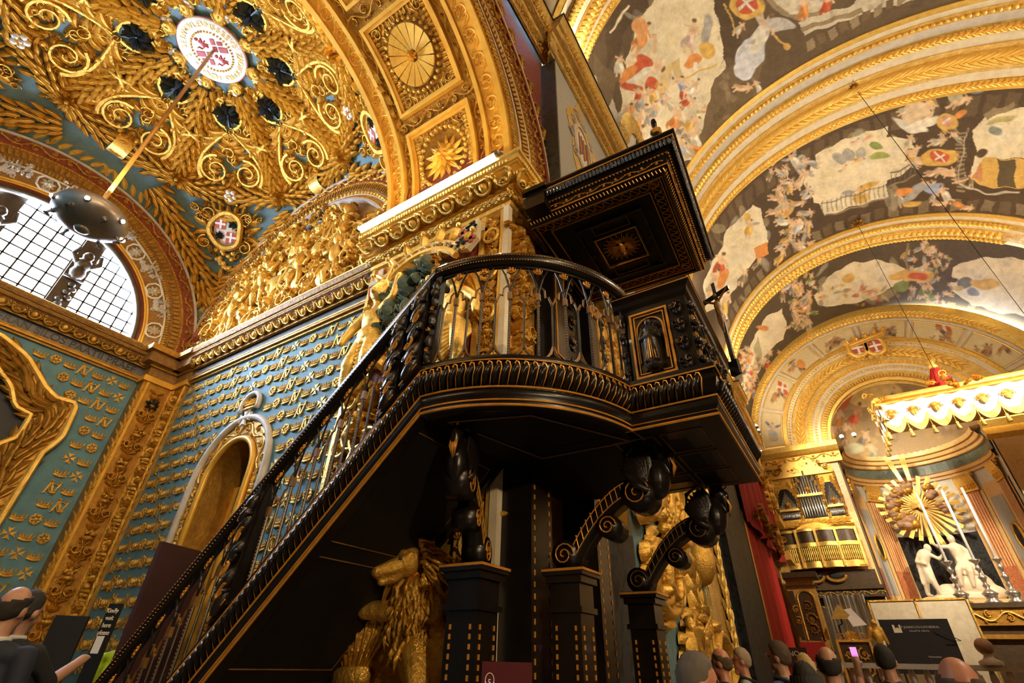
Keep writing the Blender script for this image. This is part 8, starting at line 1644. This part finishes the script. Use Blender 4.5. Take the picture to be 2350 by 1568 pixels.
part('pierced_scrollwork', q.map(lm_), 'gold', lc); q = MB(); shell(q, -.45, 2.65, PI/2, .3, .08); scroll(q, -.8, 2.68, .12, 0, 1, .06); scroll(q, -.1, 2.68, .12, PI, -1, .06); part('crest', q.map(lm_), 'gold', lc)
part('stem', MB().tube([(-.75, 24.2, 2.55), (-.75, 24.2, 3.05), (-.62, 24.2, 3.1), (-.62, 24.2, 3.3)], .03, 6), 'iron', lc); part('book_rest', MB().prism([(-.95, 3.25), (-.2, 3.25), (-.58, 3.75)], 0, .05).map(onto((0, 24.15, 0), (1, 0, 0), (0, 0, 1), (0, -1, 0))), 'wood_gilt', lc); part('open_page', MB().add([(-.5, 24.15, 3.55), (-.2, 24.1, 3.6), (.15, 24.0, 3.05), (-.3, 24.05, 3.0)], [(0, 1, 2, 3)]), 'white', lc)
eg_ = thing('eagle_lectern', 'gilded eagle lectern standing between the pierced lectern and the black board', 'lectern', (.35, 24.6, .75)); Eg = lambda x, y, z: (.35+x, 24.6-y, z)
figure('eagle', [('e', Eg(0, 0, 2.75), (.16, .15, .30), 0), ('e', Eg(.02, .05, 3.15), (.10, .11, .12), 0), ('c', Eg(.0, .02, 2.95), Eg(.02, .05, 3.1), .10, .09, 0), ('c', Eg(.06, .12, 3.14), Eg(.12, .2, 3.08), .05, .02, 0), ('c', Eg(-.14, 0, 2.95), Eg(-.34, .0, 2.5), .10, .05, 0), ('c', Eg(.14, 0, 2.95), Eg(.26, .0, 2.5), .10, .05, 0), ('c', Eg(0, -.05, 2.5), Eg(.0, -.1, 2.25), .10, .06, 0)], .03, ['gold'], eg_, smooth_it=2); part('globe', MB().blob(Eg(0, 0, 2.2), (.2, .2, .2), 8, 14), 'gold', eg_, True); part('stem', MB().lathe([(.3, .75), (.3, .85), (.1, 1.0), (.08, 1.6), (.14, 1.75), (.08, 2.05)], 14, (.35, 24.6, 0)), 'gold_dark', eg_, True)
sc2 = thing('cream_screen', 'cream canvas screen in a gilt frame behind the black board', 'screen', (2.0, 26.5, .75)); part('canvas', MB().box((.5, 26.5, .75), (3.6, 26.55, 4.0)), 'cream', sc2)
for x in (.45, 2.0, 3.6): part('stile', MB().box((x-.03, 26.46, .75), (x+.03, 26.56, 4.05)), 'gold', sc2)
part('top_rail', MB().box((.42, 26.46, 4.0), (3.63, 26.56, 4.06)), 'gold', sc2)
bd = thing('notice_board', 'large black presentation board with small white lettering and a square emblem', 'board', (1.55, 25.0, .75)); part('panel', MB().box((.55, 25.0, 1.6), (2.62, 25.06, 3.27)), 'board_dark', bd); part('edge', MB().box((.53, 25.0, 3.27), (2.64, 25.06, 3.29)).box((.52, 25.0, 1.6), (.55, 25.06, 3.29)), 'cream', bd)
for x in (.8, 2.4): part('leg', MB().tube([(x, 25.1, .75), (x, 25.06, 1.65)], .03, 6), 'iron', bd)
bm = lambda x, z: frame((x, 24.994, z), (1, 0, 0), (0, 0, 1), (0, -1, 0)); text("ST JOHN'S CO-CATHEDRAL", .095, bm(1.72, 3.02), 'cream_grey', bd); text('VALLETTA  MALTA', .07, bm(1.68, 2.9), 'cream_grey', bd); text('Restoration', .075, bm(1.85, 2.12), 'cream_grey', bd); text('works in progress', .075, bm(1.92, 1.9), 'cream_grey', bd)
q = MB(); q.prism([(.92, 2.85), (1.17, 2.85), (1.17, 3.1), (1.12, 3.1), (1.1, 2.98), (1.05, 3.02), (1.0, 2.98), (.98, 3.1), (.92, 3.1)], 0, .006); part('emblem', q.map(onto((0, 25.0, 0), (1, 0, 0), (0, 0, 1), (0, -1, 0))), 'cream', bd); part('pointer_bar', MB().tube([(2.15, 24.9, 2.95), (2.75, 24.9, 2.6), (2.35, 24.9, 2.6)], .015, 5), 'iron', bd)
ru = thing('communion_rail', 'white marble communion rail with ball finials across the sanctuary step', 'balustrade', (3, 21.4, 0)); part('top_rail', MB().box((-2.0, 21.3, 1.72), (9.5, 21.65, 1.86)), 'marble_white', ru); part('plinth', MB().box((-2.0, 21.3, 0), (9.5, 21.6, .6)), 'marble_yellow', ru)
for k in range(30): part('baluster', MB().lathe([(.06, .6), (.1, .75), (.13, .95), (.06, 1.3), (.1, 1.5), (.06, 1.72)], 8, (-1.8+k*.38, 21.47, 0)), 'marble_white', ru, True)
for px_ in (1765, 2265):
    o = on(1, 21.47, px_, 1500); x = o[0]; part('finial_base', MB().lathe([(.28, 1.86), (.28, 1.95), (.14, 2.02), (.10, 2.1), (.14, 2.14)], 16, (x, 21.47, 0)), 'marble_white', ru, True); part('ball_finial', MB().blob((x, 21.47, 2.32), (.22, .22, .22), 10, 16), 'cloud_stone', ru, True)
th = thing('armchair', 'red upholstered gilt armchair standing at the foot of the gilded cabinet', 'chair', (-1.9, 23.4, .75)); part('seat', MB().box((-2.1, 23.1, 1.15), (-1.4, 23.7, 1.3)), 'velvet', th); part('backrest', MB().box((-2.15, 23.65, 1.3), (-1.35, 23.75, 2.5)), 'velvet', th)
for x in (-2.12, -1.4):
    part('arm', MB().tube([(x, 23.7, 1.75), (x, 23.3, 1.78), (x, 23.05, 1.7)], .035, 6), 'wood_dark', th); part('post', MB().tube([(x, 23.72, .75), (x, 23.72, 2.65)], .035, 6), 'gold_dark', th); part('leg', MB().tube([(x, 23.12, .75), (x, 23.12, 1.72)], .03, 6), 'wood_dark', th)
# ---------------- hanging canopy
cp_ = thing('baldachin', 'white and gold fringed canopy with a red tassel hanging before the apse', 'canopy', (6.5, 26, 10.3)); X0, X1, Y0, Y1, ZT = 3.25, 10.2, 25.0, 27.2, 11.75
part('roof', MB().box((X0, Y0, ZT-.05), (X1, Y1, ZT+.02)), 'ochre', cp_); part('ceiling_cloth', MB().box((X0+.05, Y0+.05, 10.9), (X1, Y1, 10.95)), 'gold_dark', cp_)
for (a_, b_) in (((X0, Y0), (X1, Y0)), ((X0, Y0), (X0, Y1))): part('gilt_cornice', MB().tube([(*a_, ZT), (*b_, ZT)], .13, 8), 'gold_bright', cp_); part('gilt_cornice', MB().tube([(*a_, ZT-.2), (*b_, ZT-.2)], .07, 8), 'gold', cp_)
def valance(P0, P1, n):
    P0, P1 = np.array([*P0, 0.]), np.array([*P1, 0.]); T = P1-P0; L = np.linalg.norm(T); T /= L; N = np.array([T[1], -T[0], 0]); u = np.linspace(0, L, n*12+1); low = ZT-1.15-.42*np.abs(np.sin(u/L*n*PI))**.8; wav = .05*np.sin(u*9)
    mk = lambda o0, o1, off: np.stack([P0+np.outer(u, T)+np.outer(wav+off, N)+np.c_[0*u, 0*u, o0], P0+np.outer(u, T)+np.outer(wav+off, N)+np.c_[0*u, 0*u, o1]])
    part('valance', MB().grid(mk(np.full(len(u), ZT-.2), low, 0)), 'white_plaster', cp_, True); part('gold_border', MB().grid(mk(low+.26, low-.02, .015)), 'gold_pale', cp_, True)
    for k in range(n):
        uu = (k+.5)/n*L; o = P0+T*uu+N*.06+np.array([0, 0, ZT-.72]); q = MB(); shell(q, 0, .05, PI/2, .2, .02, 7); leaf(q, 0, .05, -PI/2, .3, .22, .02); scroll(q, -.15, .0, .1, 0, 1, .02, 0, 3); scroll(q, .15, 0, .1, PI, -1, .02, 0, 3); part('embroidered_arms', q.map(onto(o, T, (0, 0, 1), N)), 'gold_dark', cp_)
        o = P0+T*(k/n*L)+N*.05; part('tassel', MB().lathe([(.01, ZT-1.15), (.015, ZT-1.5), (.06, ZT-1.55), (.05, ZT-1.65), (.10, ZT-1.85), (0, ZT-1.85)], 8, o), 'gold_pale', cp_, True)
valance((X0, Y0), (X1, Y0), 9); valance((X0, Y1), (X0, Y0), 3)
q = MB(); foliage(q, .5, 1.2, .2, 8); part('corner_ornament', q.map(onto((X0-.35, Y0-.1, ZT-1.0), (1, 0, 0), (0, 0, 1), (0, -1, 0))), 'gold_bright', cp_); q = MB(); foliage(q, 1.6, .5, .25, 10); part('crest_ornament', q.map(onto((5.5, Y0-.05, ZT+.05), (1, 0, 0), (0, 0, 1), (0, -1, 0))), 'gold_bright', cp_)
tp = on(1, 25.8, 2145, 850); q = MB(); n = 26; aa = np.arange(n)/n*2*PI; rr = lambda s_: s_*(1+.16*np.cos(aa*13)); q.grid(np.stack([np.c_[tp[0]+rr(r)*np.cos(aa), 25.8+rr(r)*np.sin(aa), np.full(n, z)] for r, z in ((.12, tp[2]+.1), (.3, tp[2]-.4), (.62, ZT+.02))]), 0, False, True); part('red_tassel', q, 'red_cloth', cp_, True)
part('tassel_finial', MB().lathe([(.1, tp[2]+.05), (.2, tp[2]+.15), (.12, tp[2]+.28), (.18, tp[2]+.4), (.05, tp[2]+.55), (0, tp[2]+.6)], 12, (tp[0], 25.8, 0)), 'gold_bright', cp_, True)
# suspension wires of the canopy, running up to rosettes in the vault
def cyl_hit(x, y):
    v = ray(x, y); A_ = v[0]**2+v[2]**2; B_ = 2*(v[0]*(-NXC)+v[2]*(CAM[2]-NZS)); C_ = NXC**2+(CAM[2]-NZS)**2-(NR_-.2)**2; return CAM+v*((-B_+math.sqrt(B_*B_-4*A_*C_))/(2*A_))
for (x0, y0_), tgt in (((1958, 197), (9.6, 25.4, ZT)), ((1968, 515), (6.0, 26.2, ZT))):
    P = cyl_hit(x0, y0_); part('wire', MB().tube([P, tgt], .012, 5), 'iron', cp_); Nn = np.array([NXC-P[0], 0, NZS-P[2]]); Nn /= np.linalg.norm(Nn); q = MB(); rosette(q, 0, 0, .3, 10, .1); part('wire_rosette', q.map(onto(P-Nn*.05, (0, 1, 0), np.cross(Nn, (0, 1, 0)), Nn)), 'gold_dark', cp_)
# altar rays of light fixtures near the apse cornice
for k, (px_, py_) in enumerate(((1938, 1020), (1950, 1035), (2230, 990))):
    o = on(1, YE-.3, px_, py_); o[0] += .45*k
    if k < 2: t = thing('apse_lamp', 'small bright lamp on the apse cornice, %s one' % ('left', 'right')[k], 'lamp', (o[0], o[1], 12.05)); part('bulb', MB().blob((o[0], o[1], 12.16), (.10, .10, .10), 6, 10), 'small_lamp', t, True); part('holder', MB().tube([(o[0], o[1], 12.0), (o[0], o[1], 12.1)], .06, 8), 'iron', t)
# ================================================================== VISITORS, BOARDS AND SIGNS
def cloth_mat(nm, c): mat(nm, c, tuple(x*.8 for x in c), .8, 0, 12); return nm
mat('skin', (.46, .24, .15), (.40, .20, .12), .5, 0, 20); mat('skin_red', (.48, .20, .12), (.40, .16, .09), .45, 0, 20)
for nm, c in (('hair_grey', (.13, .105, .085)), ('hair_dark', (.018, .013, .010)), ('hair_brown', (.075, .045, .022)), ('hair_blond', (.50, .34, .13)), ('hair_sand', (.30, .22, .13)), ('cloth_black', (.012, .012, .014)), ('cloth_navy', (.014, .015, .028)), ('cloth_blue', (.055, .075, .17)), ('cloth_plaid', (.30, .33, .24)), ('cloth_pale', (.42, .47, .50)), ('cloth_suit', (.012, .016, .035)), ('cloth_hivis', (.55, .75, .02)), ('cloth_brown', (.05, .03, .02)), ('trouser', (.03, .03, .035)), ('cloth_white', (.6, .58, .55))): cloth_mat(nm, c)
PHONES = []
def person(px_, py_, dist, face, label, shirt, hair, skin='skin', bald=False, long=False, arms=('down', 'down'), collar=None, glasses=False, strap=False):
    H = CAM+ray(px_, py_)*dist                          # centre of the head
    f = np.array([math.cos(rad(face)), math.sin(rad(face)), 0]); r = np.array([f[1], -f[0], 0]); base = np.array([H[0], H[1], 0]); s = H[2]/1.62
    t = thing('person', label, 'person', base); P = lambda x, y, z: base+r*x*s+f*y*s+np.array([0, 0, z*s]); Rm = np.array([r, f, (0, 0, 1.)]).T; sc = s
    pr_ = [('e', P(0, 0, 1.63), (.075*sc, .092*sc, .11*sc), 1, Rm), ('e', P(0, .03, 1.57), (.060*sc, .070*sc, .075*sc), 1, Rm), ('e', P(0, .098, 1.60), (.014*sc, .022*sc, .024*sc), 1, Rm), ('e', P(0, .085, 1.535), (.028*sc, .016*sc, .010*sc), 1, Rm), ('e', P(0, .075, 1.50), (.03*sc, .03*sc, .025*sc), 1, Rm)]
    for sg in (-1, 1): pr_.append(('e', P(sg*.078, -.005, 1.60), (.014*sc, .026*sc, .034*sc), 1, Rm))
    pr_ += [('c', P(0, -.01, 1.44), P(0, 0, 1.55), .058*sc, .055*sc, 1), ('e', P(0, -.01, 1.38), (.19*sc, .10*sc, .08*sc), 0, Rm), ('e', P(0, 0, 1.22), (.185*sc, .125*sc, .22*sc), 0, Rm), ('e', P(0, 0, .98), (.17*sc, .12*sc, .16*sc), 0, Rm)]
    for sg in (-1, 1): pr_ += [('c', P(sg*.09, 0, .92), P(sg*.10, .02, .50), .095*sc, .07*sc, 2), ('c', P(sg*.10, .02, .50), P(sg*.10, -.01, .09), .07*sc, .05*sc, 2), ('c', P(sg*.10, -.02, .05), P(sg*.11, .14, .04), .045*sc, .04*sc, 2)]
    for sg, pose in zip((-1, 1), arms):
        sh, el_, ha = (sg*.20, 0, 1.37), (sg*.26, -.02, 1.10), (sg*.25, .08, .86)
        if pose == 'phone': el_, ha = (sg*.24, .12, 1.16), (sg*.10, .30, 1.42)
        elif pose == 'high': el_, ha = (sg*.28, .12, 1.30), (sg*.26, .24, 1.56)
        elif pose == 'point': el_, ha = (sg*.26, .16, 1.20), (sg*.20, .42, 1.32)
        pr_ += [('c', P(*sh), P(*el_), .062*sc, .05*sc, 0), ('c', P(*el_), P(*ha), .046*sc, .034*sc, 1)]
        hv = np.array(ha)-np.array(el_); hv /= np.linalg.norm(hv); q_ = np.array(ha)+hv*.05; sd = np.array([1, 0, 0.]) if abs(hv[0]) < .8 else np.array([0, 1., 0]); pr_.append(('c', P(*ha), P(*q_), .036*sc, .034*sc, 1))
        for k in range(4): o = q_+sd*(-.03+.02*k); m_ = o+hv*.035; e_ = m_+hv*.022+np.array([0, -.015, 0]); pr_ += [('c', P(*o), P(*m_), .0105*sc, .010*sc, 1), ('c', P(*m_), P(*e_), .010*sc, .008*sc, 1)]
        th_ = np.array(ha)+sd*-.035*sg+hv*.02; pr_.append(('c', P(*th_), P(*(th_+hv*.03-sd*.02*sg)), .012*sc, .010*sc, 1))
        if pose in ('phone', 'high'): PHONES.append((P(*(q_+hv*.035+np.array([0, .03, 0]))), r, f, sc))
    figure('body', pr_, .013*sc, [shirt, skin, 'trouser'], t, smooth_it=2)
    u = np.linspace(0, PI, 27); v = np.linspace(0, 2*PI, 41); D = np.stack([np.sin(u)[:, None]*np.sin(v), np.sin(u)[:, None]*np.cos(v), np.repeat(np.cos(u)[:, None], 41, 1)], -1)
    hl_ = np.interp(D[..., 1], [-1, -.3, .15, .55, 1], [-.85, -.6, -.1, .45, .66]); lock = 1+.035*np.sin(D[..., 0]*23+D[..., 2]*9)*np.sin(D[..., 1]*19)+.02*np.sin(D[..., 1]*41+D[..., 0]*37)
    th2 = np.clip((D[..., 2]-hl_)*5, -2.0, 1)*.09; th2 = np.where((D[..., 2] > .42+.2*D[..., 1]) & bald, -.25, th2); G = D*np.array([.078, .096, .112])*(lock*(1+th2))[..., None]; H0 = (.0, -.004, 1.632)
    hm = MB().grid(np.array([P(H0[0]+g[0], H0[1]+g[1], H0[2]+g[2]) for g in G.reshape(-1, 3)]).reshape(G.shape))
    if long:
        for k in range(17): a_ = PI*(.98+1.04*k/16); hm.tube([P(.08*math.cos(a_), .085*math.sin(a_), 1.66), P(.092*math.cos(a_), .10*math.sin(a_), 1.55), P(.10*math.cos(a_), .10*math.sin(a_)-.01, 1.42), P(.09*math.cos(a_), .09*math.sin(a_)-.02, 1.32)], [.026*sc, .028*sc, .026*sc, .010*sc], 6)
    part('hair', hm, hair, t, True)
    for sg in (-1, 1): part('eye', MB().blob(P(sg*.032, .082, 1.625), (.011*sc,)*3, 5, 8), 'letter_dark', t, True)
    if collar: a_ = np.linspace(0, 2*PI, 15)[:-1]; part('collar', MB().tube([P(.064*math.cos(x), -.008+.064*math.sin(x), 1.455) for x in a_], .018*sc, 6, closed=True), collar, t, True)
    if glasses:
        q = MB()
        for sg in (-1, 1): a_ = np.linspace(0, 2*PI, 11)[:-1]; q.tube([P(sg*.032+.022*math.cos(x), .10, 1.625+.017*math.sin(x)) for x in a_], .003*sc, 4, closed=True, up=tuple(f)); q.tube([P(sg*.055, .098, 1.63), P(sg*.083, 0, 1.625)], .003*sc, 4)
        part('glasses', q, 'red', t)
    if strap: part('strap', MB().tube([P(-.14, -.11, 1.41), P(-.10, .03, 1.46), P(-.05, .13, 1.30), P(.10, .14, 1.10)], .022*sc, 6), 'cloth_black', t); part('strap', MB().tube([P(-.13, -.10, 1.42), P(-.10, -.145, 1.2), P(-.02, -.14, 1.0)], .022*sc, 6), 'cloth_black', t)
    return t
person(1604, 1568, 2.9, 25, 'grey-haired man in the near foreground, only his head showing below the pulpit', 'cloth_black', 'hair_grey', 'skin_red')
person(1655, 1520, 6.3, 175, 'man in a dark jacket holding up a small white phone beside the gilded panel', 'cloth_black', 'hair_brown', 'skin_red', bald=True, arms=('down', 'phone'))
person(1702, 1516, 7.7, 190, 'sandy-haired man with red glasses and pale green plaid shirt carrying a black strap', 'cloth_plaid', 'hair_sand', 'skin_red', glasses=True, strap=True, arms=('phone', 'down'))
person(1788, 1507, 6.4, 165, 'dark-haired man in a blue polo shirt with a backpack strap, facing left', 'cloth_blue', 'hair_brown', glasses=True, strap=True)
person(1848, 1527, 8.5, 130, 'blond woman holding a white phone in front of the communion rail', 'cloth_white', 'hair_blond', long=True, arms=('phone', 'down'))
person(1852, 1568, 4.5, 95, 'woman with long dark hair seen from behind below the blond woman', 'cloth_brown', 'hair_dark', long=True)
person(1903, 1526, 5.2, 95, 'balding man in a pale blue shirt seen from behind, holding a phone', 'cloth_pale', 'hair_dark', bald=True, arms=('phone', 'down'), strap=True, collar='cloth_pale')
person(2032, 1516, 6.9, 88, 'dark-haired man in a navy top seen from behind, phone raised in his left hand', 'cloth_navy', 'hair_dark', arms=('high', 'down'))
person(2212, 1585, 3.0, 92, 'brown-haired man with thinning hair in the lower right foreground', 'cloth_brown', 'hair_brown', 'skin_red', bald=True)
person(28, 1396, 5.2, 130, 'man in a dark suit and white collar seen from behind at the lower left', 'cloth_suit', 'hair_dark', bald=True, collar='cloth_white')
person(62, 1402, 6.0, 120, 'dark-haired man in black with a white collar beside the man in the suit', 'cloth_black', 'hair_dark', collar='cloth_white', arms=('down', 'point'))
person(302, 1452, 8.6, 150, 'person in a bright yellow safety vest half hidden by the maroon panel', 'cloth_hivis', 'hair_dark')
PL = ['small white phone held up by the man in the dark jacket', 'phone held by the man in the plaid shirt', 'white phone held by the blond woman', 'white phone held by the balding man in pale blue', 'phone with lilac screen raised by the man in navy']
for k, (o, r, f, sc) in enumerate(PHONES):
    t = thing('phone', PL[k], 'phone', o-np.array([0, 0, .03])); fm = lambda V: o+V[:, :1]*r+V[:, 1:2]*f+np.c_[0*V[:, :2], V[:, 2]]; part('case', MB().box((-.036, .0, -.03), (.036, .009, .11)).map(fm), 'white' if k != 4 else 'board_dark', t); part('screen', MB().box((-.031, -.002, -.024), (.031, .0, .104)).map(fm), 'screen_lilac' if k == 4 else 'fixture_white', t)
# tall maroon display panel behind the stair
dp2 = thing('display_panel', 'tall plain maroon display panel standing behind the pulpit stair', 'panel', (-7.5, 3.58, 0)); d0, d1 = on(2, 2.8, 375, 1243), on(2, 2.8, 487, 1272); dd = (d1-d0)/np.linalg.norm(d1-d0); nn = np.array([dd[1], -dd[0], 0])
part('panel', MB().box((0, 0, .03), (np.linalg.norm(d1-d0), .06, 2.8)).map(lambda V: np.array([d0[0], d0[1], 0])+V[:, :1]*dd-V[:, 1:2]*nn+np.c_[0*V[:, :2], V[:, 2]]), 'board_maroon', dp2); part('foot', MB().box((0.05, -.2, 0), (np.linalg.norm(d1-d0)-.05, .26, .03)).map(lambda V: np.array([d0[0], d0[1], 0])+V[:, :1]*dd-V[:, 1:2]*nn+np.c_[0*V[:, :2], V[:, 2]]), 'iron', dp2)
bb2 = thing('black_screen', 'plain black freestanding screen in front of the gilded corner pilaster', 'screen', (-8.5, 3.0, 0)); e0, e1 = on(2, 1.95, 128, 1412), on(2, 1.95, 204, 1415); ee = (e1-e0)/np.linalg.norm(e1-e0); ne = np.array([ee[1], -ee[0], 0]); fe = lambda V: np.array([e0[0], e0[1], 0])+V[:, :1]*ee-V[:, 1:2]*ne+np.c_[0*V[:, :2], V[:, 2]]; Le = np.linalg.norm(e1-e0)
part('panel', MB().box((0, 0, .04), (Le, .04, 1.95)).map(fe), 'board_dark', bb2); part('foot', MB().box((.02, -.2, 0), (Le-.02, .25, .04)).map(fe), 'iron', bb2)
nt_ = thing('notice_stand', 'narrow dark notice stand with small white words and a taped paper sheet', 'notice', (-6.8, 2.7, 0)); n0, n1 = on(2, 2.05, 252, 1386), on(2, 2.05, 280, 1386); ne_ = (n1-n0)/np.linalg.norm(n1-n0); nn_ = np.array([ne_[1], -ne_[0], 0]); Ln = np.linalg.norm(n1-n0); fn_ = lambda V: np.array([n0[0], n0[1], 0])+V[:, :1]*ne_-V[:, 1:2]*nn_+np.c_[0*V[:, :2], V[:, 2]]
part('panel', MB().box((0, 0, .03), (Ln, .03, 2.05)).map(fn_), 'board_dark', nt_); part('foot', MB().box((-.05, -.15, 0), (Ln+.05, .18, .03)).map(fn_), 'iron', nt_); part('paper', MB().box((.02, -.004, 1.58), (Ln-.05, 0, 1.74)).map(fn_), 'white', nt_)
for k, w_ in enumerate(('Kindly', 'wait', 'here', 'please')): text(w_, .065, frame(np.array([n0[0], n0[1], 1.98-.07*k])+ne_*Ln*.5+nn_*.003, ne_, (0, 0, 1), nn_), 'cream', nt_)
# audio guide sign
ag = thing('audio_sign', 'dark red audio guide sign with a headphone symbol and the number 5', 'sign', (-1.75, 2.75, 0)); s0, s1 = CAM+ray(1107, 1518)*3.25, CAM+ray(1220, 1518)*3.2; s1[2] = s0[2]; es_ = (s1-s0)/np.linalg.norm(s1-s0); ns_ = np.array([es_[1], -es_[0], 0]); Ls = np.linalg.norm(s1-s0); fs_ = lambda V: np.array([s0[0], s0[1], 0])+V[:, :1]*es_-V[:, 1:2]*ns_+np.c_[0*V[:, :2], V[:, 2]]; zs2 = s0[2]
part('panel', MB().box((0, 0, zs2-.55), (Ls, .02, zs2)).map(fs_), 'sign_red', ag); part('pole', MB().tube(fs_(np.array([[Ls/2, .04, .03], [Ls/2, .04, zs2-.1]])), .02, 8), 'iron', ag); part('foot', MB().lathe([(0, 0), (.16, 0), (.16, .02), (.03, .04)], 16, fs_(np.array([[Ls/2, .04, 0]]))[0]), 'iron', ag)
q = MB(); aa = np.linspace(PI, 0, 13); uc, vc = Ls*.165, zs2-.085; q.tube(fs_(np.c_[np.concatenate([[uc-.024], uc+.024*np.cos(aa), [uc+.024]]), np.full(15, -.002), np.concatenate([[vc-.025], vc+.032*np.sin(aa), [vc-.025]])]), .0022, 5, up=tuple(ns_)); 
for sg in (-1, 1): q.tube(fs_(np.array([[uc+sg*.023, -.002, vc-.028], [uc+sg*.023, -.002, vc-.008]])), .0045, 6)
part('headphone_symbol', q, 'white', ag); text('5', .042, frame(fs_(np.array([[uc, -.003, vc-.012]]))[0], es_, (0, 0, 1), ns_), 'white', ag, 'number', .001)
part('rule_line', MB().box((Ls*.33, -.002, zs2-.156), (Ls*.98, 0, zs2-.153)).map(fs_), 'white', ag)
nb = thing('maroon_placard', 'small maroon placard with white lettering behind the man in blue', 'sign', (-1.3, 13, 0)); o = on(1, 13, 1835, 1512); part('panel', MB().box((o[0]-.28, 13, o[2]-.16), (o[0]+.16, 13.03, o[2]+.19)), 'board_maroon', nb); part('post', MB().tube([(o[0], 13.05, 0), (o[0], 13.05, o[2])], .03, 8), 'iron', nb); text('NO', .13, frame((o[0]-.08, 12.995, o[2]+.08), (1, 0, 0), (0, 0, 1), (0, -1, 0)), 'white', nb)
